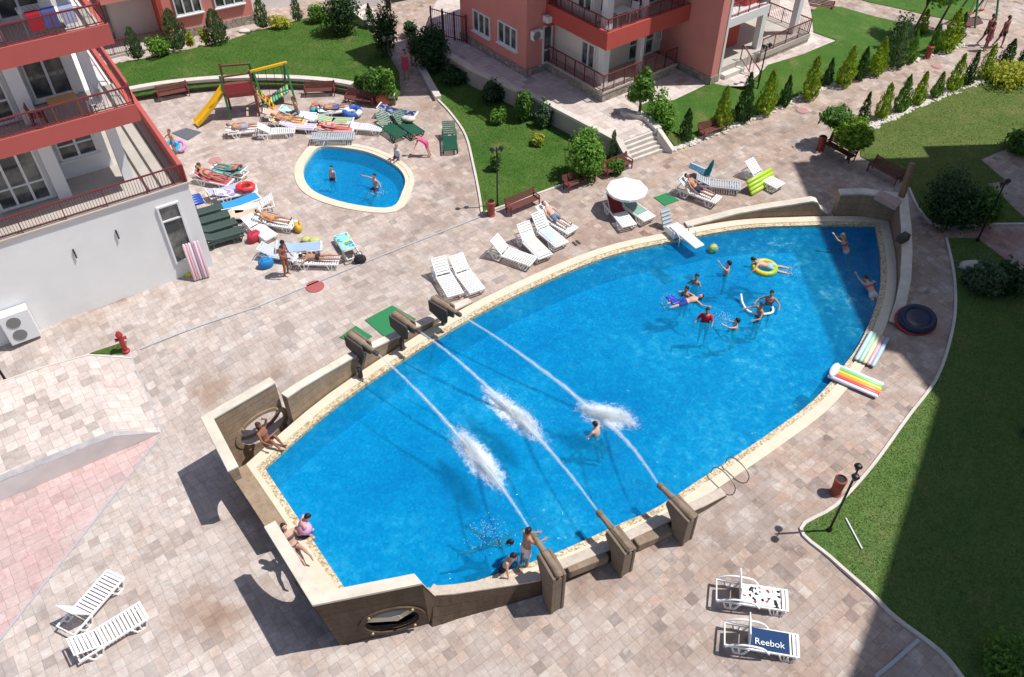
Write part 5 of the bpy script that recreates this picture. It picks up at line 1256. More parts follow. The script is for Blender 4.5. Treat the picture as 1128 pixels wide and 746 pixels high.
def cannon_up(base, p_, q_, label):
    b = G(*base, 0); p = G(*p_, 1.36); q = G(*q_, 1.28); d = (q-p).to_2d().normalized()
    t = thing('water_cannon', label, 'water cannon', (b.x, b.y, 0), math.atan2(-d.x, d.y), 'dark post-mounted water cannons'); R = Matrix.Rotation(-t.rotation_euler.z, 3, 'Z')
    lp_, lq = R@(p-b), R@(q-b); Lb = lq.y-lp_.y; y0 = lp_.y; x = lp_.x*.5+lq.x*.5; z = 1.3
    mb = MB(); mb.bar((0, 0, -.1), (0, 0, .5), .13); mb.bar((0, 0, .5), (x, y0+Lb*.45, .85), .13); mb.obj('post', M_CAND, t, bevel=.015)
    for s in (-1, 1):
        mb = MB(); pr = [(y0-.02, z-.42), (y0+.1, z-.46), (y0+.55, z-.62), (y0+.8, z-.58), (y0+.86, z-.1), (y0+.84, z+.04), (y0-.04, z+.06)]
        n = len(pr); x0, x1 = x+s*.19-.04, x+s*.19+.04
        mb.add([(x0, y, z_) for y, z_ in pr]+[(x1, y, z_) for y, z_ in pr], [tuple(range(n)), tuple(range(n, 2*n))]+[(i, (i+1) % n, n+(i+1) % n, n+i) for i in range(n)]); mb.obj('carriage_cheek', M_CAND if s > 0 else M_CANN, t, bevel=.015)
    mb = MB(); mb.tube([(x, y0-.04, z), (x, y0+.02, z+.01), (x, y0+.7, z), (x, y0+.75, z), (x, y0+Lb, z-.03)], [.1, .14, .135, .1, .07], 14); mb.obj('barrel', M_BEAM, t)
    mb = MB(); mb.tube([(x, y0+Lb-.16, z-.03), (x, y0+Lb, z-.03)], .085, 14); mb.tube([(x, y0+Lb-.02, z-.03), (x, y0+Lb+.06, z-.03)], .04, 10); mb.obj('muzzle', M_CAND, t)
    return q+Vector((d.x, d.y, 0))*.06
u1 = cannon_up((397.5, 416), (385, 367), (415.6, 389.7), 'dark post-mounted water cannon closest to the stern on the deck side')
u2 = cannon_up((443.7, 385.7), (434, 345), (462, 365), 'dark post-mounted water cannon in the middle of the deck side')
u3 = cannon_up((488.6, 358), (477, 328), (507, 347), 'dark post-mounted water cannon beside the two white loungers')
l1 = cannon_low((610, 672), (616, 634), (587, 589), -.5, 'timber water cannon gripped by the man in white shorts')
l2 = cannon_low((687, 632), (694, 606), (659, 564), -.3, 'timber water cannon in the middle of the hull side')
l3 = cannon_low((747, 597), (763, 570), (726, 534), -.1, 'timber water cannon on the hull side by the pool ladder')
t1, t2, t3 = G(524, 503, WZ), G(568, 458, WZ), G(664, 462, WZ)
for p, q, lab in ((u1, t1, 'long white jet from the stern-most deck cannon'), (u2, t2, 'long white jet from the middle deck cannon'), (u3, t3, 'long white jet from the deck cannon beside the loungers'), (l1, t1, 'white jet from the cannon held by the man'), (l2, t2, 'white jet from the middle hull cannon'), (l3, t3, 'white jet from the hull cannon by the ladder')):
    jet(p, q, lab)
splash((506, 478), (551, 536), 'white splash where the jets nearest the stern meet', .28, 15000, .7)
splash((534, 431), (596, 484), 'white splash where the middle pair of jets meets', .25, 14000, .55)
splash((640, 450), (698, 467), 'white splash breaking over the swimmer', .32, 13000, .65)
# ---- playgrounds ----------------------------------------------------------
PG = [plain('play_green', (.03, .16, .06), .5), plain('play_yellow', (.70, .42, .02), .35, .08, 4, bump=0), plain('play_red', (.34, .04, .05), .5), plain('play_brown', (.17, .07, .04), .6)]
t = thing('climbing_frame', 'climbing frame with yellow slide and dark red panels', 'climbing frame', GP(270, 124)); rz = math.radians(14); t.rotation_euler = (0, 0, rz)
for k, (x, y) in enumerate(((-.7, -.55), (.7, -.55), (.7, .55), (-.7, .55))):
    mb = MB(); mb.bar((x, y, 0), (x, y, 2.3+.15*(k % 2)), .1); mb.obj('post', PG[0] if k % 2 == 0 else PG[3], t)
mb = MB(); mb.box((0, 0, 1.35), (1.5, 1.2, .08)); mb.obj('platform', PG[3], t)
mb = MB(); mb.box((0, -.56, 1.5), (1.3, .05, .7)); mb.obj('side_panel', PG[2], t); mb = MB(); mb.box((.72, 0, .65), (.05, 1.0, .7)); mb.obj('side_panel', PG[2], t)
mb = MB(); mb.bar((-.7, -.55, 2.25), (.7, -.55, 2.3), .08); mb.obj('top_beam', PG[3], t)
mb = MB(); mb.bar((-.7, .55, 2.3), (.7, .55, 2.25), .08); mb.obj('top_beam', PG[3], t)
mb = MB()
for s in (-1, 1): mb.bar((.8, s*.3, 1.1), (1.5, s*.3, 0), .06)
for k in range(5): mb.bar((.86+k*.14, -.3, 1.0-k*.22), (.86+k*.14, .3, 1.0-k*.22), .045)
mb.obj('ladder', PG[1], t)
a, b = Vector((-.7, -.1, 1.4)), None
Ri = Matrix.Rotation(-rz, 3, 'Z'); b = Ri@(GP(217, 140)-Vector(t.location))
mb = MB(); pr = [a, a.lerp(b, .45)+Vector((0, 0, -.02)), a.lerp(b, .85)+Vector((0, 0, .0)), b+Vector((0, 0, .12))]; pr[2].z = .25; d = (b-a).to_2d().normalized(); nn = Vector((-d.y, d.x, 0))
vs = []
for p in pr: vs += [p-nn*.25+Vector((0, 0, .2)), p-nn*.22, p+nn*.22, p+nn*.25+Vector((0, 0, .2)), p+nn*.2+Vector((0, 0, -.04)), p-nn*.2+Vector((0, 0, -.04))]
mb.add(vs, [(i*6+j, i*6+(j+1) % 6, (i+1)*6+(j+1) % 6, (i+1)*6+j) for i in range(3) for j in range(6)]+[(0, 1, 2, 3), (0, 3, 4, 5)]); mb.obj('slide', PG[1], t)
def swing(label, a, b, h, seats, beam):
    A_, B_ = GP(*a), GP(*b); d = B_-A_; t = thing('swing_frame', label, 'swing', A_, math.atan2(d.y, d.x)); Ln = d.length
    for x in (0, Ln):
        for s in (-1, 1):
            mb = MB(); mb.bar((x, s*.75, 0), (x, s*.06, h), .09); mb.obj('leg', PG[0], t)
    mb = MB(); mb.bar((-.15, 0, h), (Ln+.15, 0, h), .11); mb.obj('top_beam', beam, t)
    for k in range(seats):
        x = Ln*(k+.5)/seats; mb = MB(); mb.box((x, .1, .45), (.45, .2, .03)); s_ = mb.obj('swing_seat', PG[2], t)
        for q in (-1, 1):
            mb = MB(); mb.tube([(x+q*.2, 0, h), (x+q*.2, .1, .45)], .012, 5); mb.obj('chain', M_BLACK, s_)
swing('swing with yellow top beam beside the climbing frame', (288, 119), (321, 110), 2.0, 2, PG[1])
swing('green legged swing frame at the far playground', (1062, 26), (1085, 18), 2.2, 2, PG[3])
p = GP(308, 112); airbed('teal and yellow striped float propped under the swing', (p.x, p.y, p.z+.32), (0, math.radians(-28), .25), [(.03, .35, .30), (.62, .58, .12), (.10, .45, .42), (.25, .5, .15)]*2, l=.8, w=1.3)
mb = MB(); mb.prism([GP(u, v).to_2d() for u, v in [(1060, 22), (1078, 18), (1083, 26), (1064, 31)]], 0, .04); tag(mb.obj('rubber_mat', plain('wine_rubber', (.12, .045, .05), .9, .2, 6)), 'dark wine rubber mat under the far swing', 'mat')
# pale rocks and stepping stone
for px, s, lab in (((1069, 296), .5, 'pale boulder at the edge of the shaded shrubs'), ((270, 42), .4, 'flat pale stone on the far lawn'), ((925, 20), .9, 'flat pale slab in the grass behind the far terrace')):
    mb = MB(); mb.ball((0, 0, .12), (s, s*.6, .25 if s == .5 else .12), 12, 7); rnd = random.Random(4); mb.v = [(x*rnd.uniform(.85, 1.1), y*rnd.uniform(.85, 1.1), z*rnd.uniform(.85, 1.1)) for x, y, z in mb.v]; o = mb.obj('boulder' if s == .5 else 'flat_stone', M_KERB, None, smooth=True); o.location = GP(*px)+Vector((0, 0, .3 if px[0] == 270 else 0)); tag(o, lab, 'rock')
# beach ball
p = G(785, 277, WZ); mb = MB(); mb.ball((0, 0, .15), .2, 14, 9)
mb.mi = [(i*6//14) % 3 if i < 14 else ((i % 14)*6//14) % 3 for i in range(len(mb.f))]
o = mb.obj('beach_ball', stripes([(.55, .62, .08), (.10, .45, .30), (.6, .25, .15)], 'ball'), None, smooth=True); o.location = p; tag(o, 'green and yellow beach ball floating near the diving board', 'ball')

def bundle(px, col, label, s=.28, h=.0, n=3):
    p = GP(px[0], px[1], h); rnd = random.Random(int(px[0]*7)); mb = MB()
    for k in range(n): mb.ball((rnd.uniform(-s, s), rnd.uniform(-s, s)*.7, s*.3+.05*k), (s*rnd.uniform(.6, 1), s*rnd.uniform(.5, .8), s*rnd.uniform(.3, .5)), 12, 7)
    o = mb.obj('cloth_bundle', plain('bundle_%d_%d' % (px[0], px[1]), col, .9, .25, 12, bump=.6), None, smooth=True); o.location = (p.x, p.y, zg(p.x, p.y)+h); tag(o, label, 'clothes')
bundle((331, 139), (.62, .60, .55), 'pale heap of clothes between the orange towel and the coral towel', .25)
bundle((351, 122), (.05, .36, .42), 'teal heap of clothes beside the sunbather on white towel', .25)
bundle((345, 118), (.50, .16, .10), 'rust coloured heap of clothes below the swing', .2)
bundle((376, 127), (.10, .14, .40), 'dark blue heap of clothes beside the lime towel', .24)
bundle((352, 138), (.55, .12, .16), 'crimson heap of clothes at the head of the coral towel', .22)
bundle((284, 152), (.55, .52, .5), 'greyish heap of clothes in front of the empty lounger', .18)
bundle((262, 241), (.06, .05, .05), 'black heap of clothes under the beige towel lounger', .25)
bundle((312, 283), (.50, .52, .58), 'grey heap of clothes beside the blue beach bag', .25)
bundle((344, 269), (.48, .50, .16), 'lime heap of clothes behind the face-down sunbather', .26)
bundle((246, 216), (.20, .07, .06), 'brown heap of clothes at the end of the purple towel', .22)
bundle((296, 252), (.10, .12, .2), 'navy heap of clothes beside the long empty lounger', .22)
bundle((338, 291), (.65, .45, .5), 'small pink heap of clothes below the face-down sunbather', .16)

lounger((300, 277), (312, 279), 25, 'white lounger with grey towel between the blue bag and the standing bather', 'white', None, (plain('ash_towel', (.45, .47, .50), .9, .12, 8), 'grey towel on the lounger beside the blue bag'), .85)
lounger((322, 137), (340, 138), 18, 'lounger with violet towel between the orange and coral towels', 'white', None, (cloth('violet_towel', [(.42, .32, .58), (.70, .66, .72)], 'stripe', 5), 'violet striped towel between the orange and coral towels'), .85)
lounger((303, 124), (318, 123), 20, 'white lounger just below the climbing frame ladder', 'white', None, (plain('peach_towel', (.66, .40, .30), .9, .12, 8), 'peach towel just below the climbing frame ladder'), .85)
lounger((242, 210), (254, 206), 22, 'lounger with lilac towel nearest the white balcony wall', 'white', None, (plain('lilac_towel', (.40, .40, .62), .9, .12, 8), 'lilac towel nearest the white balcony wall'), .85)
# ---- people ---------------------------------------------------------------
def skin_mat(name, col):
    return plain(name, col, .5, .1, 10, .35, bump=0)
SKINS = [skin_mat('tan_skin', (.42, .22, .14)), skin_mat('fair_skin', (.58, .35, .26)), skin_mat('brown_skin', (.27, .12, .075))]
M_EYE = plain('eye_dark', (.02, .015, .012), .3, .0, 4, bump=0); M_LIP = plain('lip', (.42, .13, .11), .5, .0, 4, bump=0)
HAIR = {'dark': plain('dark_hair', (.016, .011, .009), .55, .3, 30), 'brown': plain('brown_hair', (.07, .035, .018), .55, .3, 30), 'red': plain('auburn_hair', (.16, .05, .03), .55, .3, 30), 'fair': plain('fair_hair', (.34, .22, .10), .55, .3, 30)}
def clothm(c): return plain('wear_%d_%d_%d' % tuple(int(x*100) for x in c), c, .85, .1, 12, .2)
def rcone(mb, a, b, ra, rb, n=10):
    a, b = Vector(a), Vector(b); d = b-a
    if d.length < 1e-5: d = Vector((0, 0, .001)); b = a+d
    e = d.normalized(); pts = []; rs = []
    for k in range(4): t = PI/2*(1-k/4); pts.append(a-e*ra*math.sin(t)); rs.append(max(.002, ra*math.cos(t)))
    pts.append(a); rs.append(ra); pts.append(b); rs.append(rb)
    for k in range(1, 5): t = PI/2*k/4; pts.append(b+e*rb*math.sin(t)); rs.append(max(.002, rb*math.cos(t)))
    mb.tube(pts, rs, n)
def loft(mb, rows, n=16):
    """rows: (centre, x axis, y axis, rx, ry)"""
    vs = [c+X*(rx*math.cos(2*PI*k/n))+Y*(ry*math.sin(2*PI*k/n)) for c, X, Y, rx, ry in rows for k in range(n)]
    m = len(rows)
    mb.add(vs, [(i*n+k, i*n+(k+1) % n, (i+1)*n+(k+1) % n, (i+1)*n+k) for i in range(m-1) for k in range(n)]+[tuple(range(n))[::-1], tuple(range((m-1)*n, m*n))])
def remesh(mb, name, mats, parent, vox=.02):
    o = mb.obj(name, mats, parent); m = o.modifiers.new('skin', 'REMESH'); m.mode = 'VOXEL'; m.voxel_size = vox; m.use_smooth_shade = True
    s = o.modifiers.new('s', 'SMOOTH'); s.factor = .5; s.iterations = 3
    baked(o)
    if not o.data.materials:
        for x in mats: o.data.materials.append(x)
    o.data.polygons.foreach_set('use_smooth', [True]*len(o.data.polygons)); return o
N_ = lambda *v: Vector(v).normalized()
def person(label, loc, rz, pel=(0, 0, .93), up=(0, 0, 1), fwd=(0, 1, 0), arms=None, legs=None, head=None, look=None, skin=0, hair='dark', wear='trunks', wcol=(.03, .04, .1), top=None, topcol=(.5, .1, .1), long=False, s=1.0, feet=None, child=False):
    """arms, legs: (upper, lower) directions in body space for the two sides; x: to the person's side (outwards), y: ahead, z: up"""
    up = N_(*up); fwd = Vector(fwd); fwd = (fwd-up*fwd.dot(up)).normalized(); rt = fwd.cross(up)
    pel = Vector(pel)
    sh = pel+up*.50; hd = N_(*(head or up)); lk = Vector(look or fwd); lk = (lk-hd*lk.dot(hd)).normalized(); hx = lk.cross(hd)
    hs = 1.22 if child else 1.0
    hc = sh+up*.03+hd*.185*hs
    arms = arms or [((.12, .0, -1), (.05, .25, -1))]*2; legs = legs or [((.06, 0, -1), (0, 0, -1))]*2
    mb = MB()
    loft(mb, [(pel-up*.10, rt, fwd, .10, .075), (pel-up*.04, rt, fwd, .165, .115), (pel+up*.05, rt, fwd, .16, .112), (pel+up*.17, rt, fwd, .132, .095), (pel+up*.32, rt, fwd, .158, .112), (pel+up*.44, rt, fwd, .17, .10), (pel+up*.51, rt, fwd, .13, .075), (pel+up*.55, rt, fwd, .06, .05)])
    rcone(mb, sh+up*.02, hc-hd*.05, .055, .05)
    # head: skull, jaw, nose, ears
    loft(mb, [(hc+hd*a*hs+lk*f*hs, hx, lk, rx*hs, ry*hs) for a, f, rx, ry in ((-.115, .035, .02, .02), (-.10, .03, .045, .05), (-.05, .015, .062, .08), (0, 0, .074, .094), (.05, -.008, .074, .094), (.095, -.012, .052, .065), (.115, -.014, .015, .02))])
    rcone(mb, hc+lk*.088*hs+hd*.015, hc+lk*.108*hs-hd*.025, .012, .018)
    for q in (-1, 1): rcone(mb, hc+hx*q*.078*hs+hd*.02, hc+hx*q*.082*hs-hd*.02, .014, .012)
    joints = {}; fing = []
    for q, (ua, la) in zip((-1, 1), arms):
        conv = lambda v: (rt*q*v[0]+fwd*v[1]+up*v[2]).normalized()
        S = sh+rt*q*.175-up*.02; E = S+conv(ua)*.28; Wr = E+conv(la)*.25; H = Wr+conv(la)*.085
        rcone(mb, S, E, .052, .038); rcone(mb, E, Wr, .038, .025); rcone(mb, Wr, H, .026, .034)
        joints['arm%d' % q] = (S, E, Wr); dl = conv(la); side = dl.cross(fwd if abs(dl.dot(fwd)) < .9 else up).normalized()
        for k in range(4): fing.append((H+side*(k-1.5)*.019, dl, side.cross(dl), (.075, .09, .085, .065)[k]))
        fing.append((Wr+dl*.04+side*.03*q, (dl*.7+side*q*.7).normalized(), side.cross(dl), .06))
    for i, (q, (ul, ll)) in enumerate(zip((-1, 1), legs)):
        conv = lambda v: (rt*q*v[0]+fwd*v[1]+up*v[2]).normalized()
        Hp = pel+rt*q*.088-up*.04; Kn = Hp+conv(ul)*.42; An = Kn+conv(ll)*.41
        rcone(mb, Hp, Kn, .084, .054); rcone(mb, Kn+(Kn-An)*.0, Kn.lerp(An, .35), .054, .056); rcone(mb, Kn.lerp(An, .35), An, .056, .034)
        ft = Vector(feet) if feet else (fwd-conv(ll)*fwd.dot(conv(ll)))
        ft = ft.normalized() if ft.length > .2 else up*-1
        dwn = conv(ll); rcone(mb, An-ft*.04+dwn*.045, An+ft*.15+dwn*.055, .038, .03)
        joints['leg%d' % q] = (Hp, Kn, An)
    root = remesh(mb, 'person', [SKINS[skin], M_EYE, M_LIP], None)
    me = root.data; eyes = [hc+hx*q*.032*hs+lk*.088*hs+hd*.028 for q in (-1, 1)]; lip = hc+lk*.092*hs-hd*.055
    for p in me.polygons:
        c = p.center
        if any((c-e).length < .017 for e in eyes): p.material_index = 1
        elif (c-lip).length < .018: p.material_index = 2
    # fingers grow out of the palm
    f = MB()
    for o_, d, n, l in fing:
        a = o_-d*.02; b = o_+d*l*.5; c = b+(d*.8+n*.5).normalized()*l*.5; f.tube([a, b, c], [.0095, .009, .006], 6)
    bm = bmesh.new(); bm.from_mesh(me); fm = f.mesh('f', SKINS[skin], True); bm.from_mesh(fm); bm.to_mesh(me); bm.free()
    root.location = loc; root.rotation_euler = (0, 0, rz); root.scale = (s, s, s)
    tag(root, label, 'person')
    # hair
    h = MB(); loft(h, [(hc+hd*a*hs+lk*f_*hs, hx, lk, rx*hs, ry*hs) for a, f_, rx, ry in ((-.07, -.055, .03, .03), (-.04, -.05, .068, .056), (.01, -.034, .082, .078), (.05, -.022, .083, .092), (.09, -.016, .066, .082), (.128, -.016, .02, .025))], 18)
    if long: loft(h, [(hc-lk*.06*hs, hx, lk, .075, .05), (hc-hd*.12-lk*.075, hx, lk, .08, .04), (hc-hd*.27-lk*.08, hx, lk, .05, .025)], 14)
    h.obj('hair', HAIR[hair], root, smooth=True)
    def leg_part(q, frac, e): Hp, Kn, An = joints['leg%d' % q]; return Hp, Hp.lerp(Kn, frac), .084+e, .084+(.054-.084)*frac+e
    if wear in ('trunks', 'briefs', 'skirt'):
        m = MB(); loft(m, [(pel-up*.115, rt, fwd, .09, .075), (pel-up*.04, rt, fwd, .18, .13), (pel+up*.05, rt, fwd, .172, .124), (pel+up*.085, rt, fwd, .16, .116)])
        for q in (-1, 1):
            a, b, ra, rb = leg_part(q, .5 if wear == 'trunks' else .1, .017); rcone(m, a, b, ra, rb+.008 if wear == 'trunks' else rb-.01)
        remesh(m, 'swim_trunks' if wear == 'trunks' else 'bikini_bottom', [clothm(wcol)], root)
    if top == 'shirt':
        m = MB(); loft(m, [(pel+up*.0, rt, fwd, .178, .13), (pel+up*.17, rt, fwd, .158, .117), (pel+up*.32, rt, fwd, .175, .127), (pel+up*.44, rt, fwd, .186, .115), (pel+up*.515, rt, fwd, .14, .09)])
        for q in (-1, 1): S, E, Wr = joints['arm%d' % q]; rcone(m, S, S.lerp(E, .55), .066, .062)
        remesh(m, 'shirt', [clothm(topcol)], root)
    elif top == 'dress':
        m = MB(); loft(m, [(pel-up*.28, rt, fwd, .22, .17), (pel+up*.0, rt, fwd, .185, .135), (pel+up*.17, rt, fwd, .155, .115), (pel+up*.32, rt, fwd, .172, .125), (pel+up*.45, rt, fwd, .172, .105)]); remesh(m, 'dress', [clothm(topcol)], root)
    elif top == 'bikini':
        m = MB(); loft(m, [(pel+up*.29, rt, fwd, .162, .118), (pel+up*.33, rt, fwd, .174, .13), (pel+up*.37, rt, fwd, .176, .13), (pel+up*.40, rt, fwd, .17, .115)]); remesh(m, 'bikini_top', [clothm(topcol)], root)
    return root
DN = ((.10, .05, -1), (.04, .3, -1))
def face(px0, px1):
    a, b = GP(*px0), GP(*px1); d = (b-a).to_2d(); return math.atan2(-d.x, d.y)
def stand(label, px, rz, **k): p = GP(*px); return person(label, p, rz, **k)
# on the cannon side
p = G(584, 626, WZ); person('man in white shorts standing in shallow water holding the cannon barrel', (p.x-.12, p.y+.12, -.20), -1.0, arms=[((.15, .5, -.85), (-.3, .9, -.1)), ((.0, .5, -.85), (-.1, .95, -.1))], up=(0, .08, 1), head=(0, .15, 1), wcol=(.72, .72, .75), skin=0, s=1.06)
p = G(562, 640, WZ); person('dark haired man in navy trunks leaning on the pool rim', (p.x-.12, p.y+.30, -.72), -2.15, arms=[((.25, .45, -.8), (.0, .45, -.85)), ((.25, .45, -.8), (.0, .45, -.85))], up=(0, .34, 1), head=(0, .5, 1), wcol=(.02, .03, .08), skin=1, s=1.02, legs=[((.08, -.1, -1), (0, -.1, -1))]*2)
def swim(label, px, rz, z=-.62, **k): p = G(px[0], px[1], WZ); return person(label, (p.x, p.y, z), rz, **k)
SWA = [((.55, .5, -.65), (-.1, .9, .05)), ((.6, .35, -.7), (.2, .9, -.1))]
swim('swimmer with dark hair caught in the white spray', (659, 479), .9, -1.33, up=(0, .25, 1), arms=SWA, skin=1)
swim('swimmer doing breaststroke below the cannon holder', (538, 594), -1.75, -1.24, pel=(0, 0, .93), up=(0, 1, .16), fwd=(0, .1, -1), head=(0, .8, .75), look=(0, .9, -.2), arms=[((.9, .1, .5), (.5, .0, 1)), ((.9, .1, .45), (.4, 0, 1))], legs=[((.5, .1, -.8), (.35, -.2, -.7)), ((.5, .1, -.8), (.3, -.2, -.8))], skin=0)
# the group in the water
swim('child with dark hair standing chest deep, farther of the pair near the board', (766, 312), 2.6, -1.28, skin=0, s=.88, arms=SWA, child=True, wear='trunks')
swim('child with dark hair standing in the water, lower of the pair near the board', (755, 325), 2.2, -1.26, skin=0, s=.86, child=True, wcol=(.05, .25, .2))
swim('swimmer floating on back beside a blue kickboard', (754, 333), -1.3, -.98, up=(0, 1, .12), fwd=(0, -.1, 1), arms=[((.9, .0, .2), (.6, .1, .6)), ((.8, .0, -.4), (.4, .1, -.8))], legs=[((.1, .1, -1), (0, -.1, -1))]*2, head=(0, .9, .4), look=(0, 0, 1), skin=1, wcol=(.03, .06, .3), s=.95)
swim('bather in a bright red shirt standing in the pool', (777, 353), 2.9, -1.24, top='shirt', topcol=(.62, .02, .03), skin=0, arms=[((.3, .4, -.8), (.0, .8, -.2)), ((.5, .2, -.7), (.2, .7, -.3))], s=.98)
swim('pale child standing waist deep under the beach ball', (800, 302), 1.1, -1.12, skin=1, s=.92, child=True, arms=[((.3, .6, .6), (.2, .5, .8)), ((.2, .2, -.9), (.1, .6, -.6))], wcol=(.7, .7, .72))
swim('bather lying across a yellow swim ring with legs stretched out', (846, 296), 1.35, -.90, up=(0, 1, .22), fwd=(0, .2, -1), arms=[((.7, .5, .3), (.3, .8, .4)), ((.7, .5, .1), (.3, .8, -.2))], legs=[((.15, 0, -1), (0, -.1, -1)), ((.25, 0, -1), (.1, -.1, -1))], head=(0, .8, .6), look=(0, .9, -.1), skin=1, wcol=(.30, .5, .52), s=.98)
p = G(842, 296, WZ); ring('yellow and green swim ring carrying a bather', p+Vector((0, 0, -.05)), .42, .11, [(.75, .55, .03), (.35, .5, .05)])
swim('bather with dark hair and spread arms beside the white pool noodle', (847, 334), 2.7, -1.26, skin=0, arms=[((.75, .35, -.45), (.1, .95, .1)), ((.8, .2, -.5), (.2, .9, 0))], top='bikini', topcol=(.45, .08, .15))
swim('bather holding the curved white pool noodle', (836, 347), 1.9, -1.26, skin=0, hair='brown', arms=[((.5, .6, -.5), (.0, .95, .1)), ((.6, .5, -.4), (-.1, .95, .1))])
swim('child splashing, closest of the group to the cannons', (810, 361), 1.2, -1.20, skin=1, s=.85, child=True, hair='dark', arms=[((.5, .7, .2), (.1, .9, .4)), ((.5, .5, -.5), (.1, .9, 0))], wcol=(.1, .4, .3))
p = G(836, 340, WZ); mb = MB(); mb.tube(spline([Vector((-.62, .55, .25)), Vector((-.6, .2, .1)), Vector((-.45, -.25, .08)), Vector((.0, -.42, .1)), Vector((.42, -.3, .08)), Vector((.5, .0, .08))], 5), .045, 8); o = mb.obj('pool_noodle', M_NOODLE, None, smooth=True); o.location = p; tag(o, 'curved white foam noodle floating among the bathers', 'pool noodle')
p = G(741, 331, WZ); mb = MB(); mb.box((0, 0, .04), (.32, .5, .06)); o = mb.obj('kickboard', plain('kickboard_blue', (.02, .05, .42), .4, .1, 4, bump=0), None, bevel=.025); o.location = p; o.rotation_euler = (0, 0, .5); tag(o, 'deep blue kickboard beside the floating swimmer', 'kickboard')
swim('swimmer waving one arm in the shaded bow corner', (932, 277), 1.0, -1.02, up=(0, .5, 1), arms=[((.5, .4, .8), (.1, .3, 1)), ((.7, .4, -.3), (.4, .8, 0))], skin=1, top='bikini', topcol=(.45, .10, .13), wcol=(.66, .45, .45), wear='briefs', hair='fair', long=True)
swim('swimmer stretching along the shaded pool rim', (961, 326), .25, -.98, up=(0, 1, .45), fwd=(0, .4, -1), arms=[((.2, .3, 1), (.0, .2, 1)), ((.7, .4, .2), (.3, .7, .4))], skin=1, legs=[((.12, .1, -1), (0, -.2, -1))]*2, top='bikini', topcol=(.5, .12, .14), wear='briefs', wcol=(.6, .55, .55), hair='brown')
# splash pool
swim('child with dark hair standing alone in the splash pool', (367, 198), 2.8, -.70, skin=1, s=.72, child=True, legs=[((.1, .5, -.8), (0, -.3, -1))]*2)
swim('bather with spread arms and splashing water in the splash pool', (414, 208), 2.4, -.92, skin=1, arms=[((.95, .2, .05), (.8, .5, .1))]*2, legs=[((.3, .8, -.4), (.2, .6, -.6))]*2, s=.9)
rnd = random.Random(9)
for px, lab, n, w in (((416, 214), 'small white splash beside the bather in the splash pool', 160, .5), ((541, 588), 'small white splash around the breaststroke swimmer', 200, .7), ((798, 352), 'small white splash beside the splashing child', 180, .5), ((737, 331), 'small white splash by the blue kickboard', 120, .4), ((868, 300), 'small white splash behind the bather on the yellow ring', 120, .35)):
    p = G(*px, WZ); mb = MB()
    for i in range(n): drop(mb, Vector((rnd.gauss(0, w*.5), rnd.gauss(0, w*.4), abs(rnd.gauss(0, .1)))), rnd.uniform(.004, .012), rnd)
    o = mb.obj('splash', M_DROP, None, fix=False); o.location = p; tag(o, lab, 'splash')
# on the rim
SIT = [((.12, 1, -.12), (.02, .25, -1))]*2
def sit(label, px, rz, z=0, sc=1, **k):
    p = G(px[0], px[1], z); return person(label, (p.x, p.y, z-.82*sc), rz, legs=k.pop('legs', SIT), s=sc, **k)
sit('woman sitting on the pool rim beside the stern porthole', (295, 488), -2.0, 0, up=(0, -.22, 1), arms=[((.3, .3, .7), (-.6, .3, .75)), ((.3, .4, -.8), (0, .8, -.2))], skin=2, hair='brown', long=True, wear='briefs', top='bikini', topcol=(.25, .1, .09), wcol=(.25, .1, .09), legs=[((.02, .8, .6), (0, .45, -.9)), ((.02, .85, .55), (0, .5, -.9))])
sit('bather in pink top and pink hat sitting on the stern rim', (331, 588), -1.3, .03, up=(0, .45, 1), head=(0, .8, 1), arms=[((.15, .25, -.95), (-.25, .75, -.6))]*2, skin=1, top='shirt', topcol=(.70, .36, .42), hair='dark')
p = G(335, 578, .55); mb = MB(); mb.ball((0, 0, 0), .2, 14, 9); o = mb.obj('beach_ball', plain('pink_ball', (.70, .38, .62), .35, .1, 4, bump=0), None, smooth=True); o.location = (p.x, p.y, .36); tag(o, 'pink ball held by the bather on the stern rim', 'ball')
sit('dark haired woman leaning back on the stern ledge', (324, 604), face((322, 597), (345, 625)), .03, up=(0, -.45, 1), arms=[((.35, -.5, -.8), (.1, -.2, -1))]*2, skin=1, long=True, wear='briefs', wcol=(.1, .08, .1), top='bikini', topcol=(.1, .08, .1), legs=[((.1, 1, .1), (0, 1, -.1))]*2)
# on the deck
stand('tanned bather standing with bent head on the deck', (317, 303), -2.0, head=(0, .55, 1), up=(0, .05, 1), skin=2, hair='dark', wear='briefs', wcol=(.33, .10, .08), top='bikini', topcol=(.33, .10, .08), arms=[((.15, .15, -1), (-.35, .9, -.3))]*2, legs=[((.03, .1, -1), (0, -.12, -1))]*2)
p = GP(438, 176); person('child in navy and white sitting on the rim of the splash pool', (p.x, p.y, -.52), 2.5, pel=(0, 0, .93), legs=[((.15, 1, .0), (.0, .3, -1))]*2, s=.74, child=True, hair='fair', skin=1, top='shirt', topcol=(.6, .62, .66), wcol=(.05, .06, .14))
stand('child in pink swimwear bending down by the splash pool', (470, 172), 1.45, s=.78, child=True, up=(0, .85, .55), head=(0, 1, .3), look=(0, .2, -1), arms=[((.1, 1, -.2), (0, 1, -.1))]*2, legs=[((.08, .72, -.62), (0, .60, -.72))]*2, feet=(0, 1, 0), hair='red', skin=1, top='shirt', topcol=(.68, .12, .25), wcol=(.66, .09, .22))
stand('child with auburn hair between two swim rings near the slide', (194, 170), 2.6, s=.72, child=True, hair='red', skin=0, arms=[((.7, .3, -.6), (.2, .6, -.5))]*2, wcol=(.05, .2, .45))
stand('walker in a pink dress on the shaded walkway', (448, 88), 3.0, skin=0, top='dress', topcol=(.52, .06, .16), long=True, s=.96, wear=None)
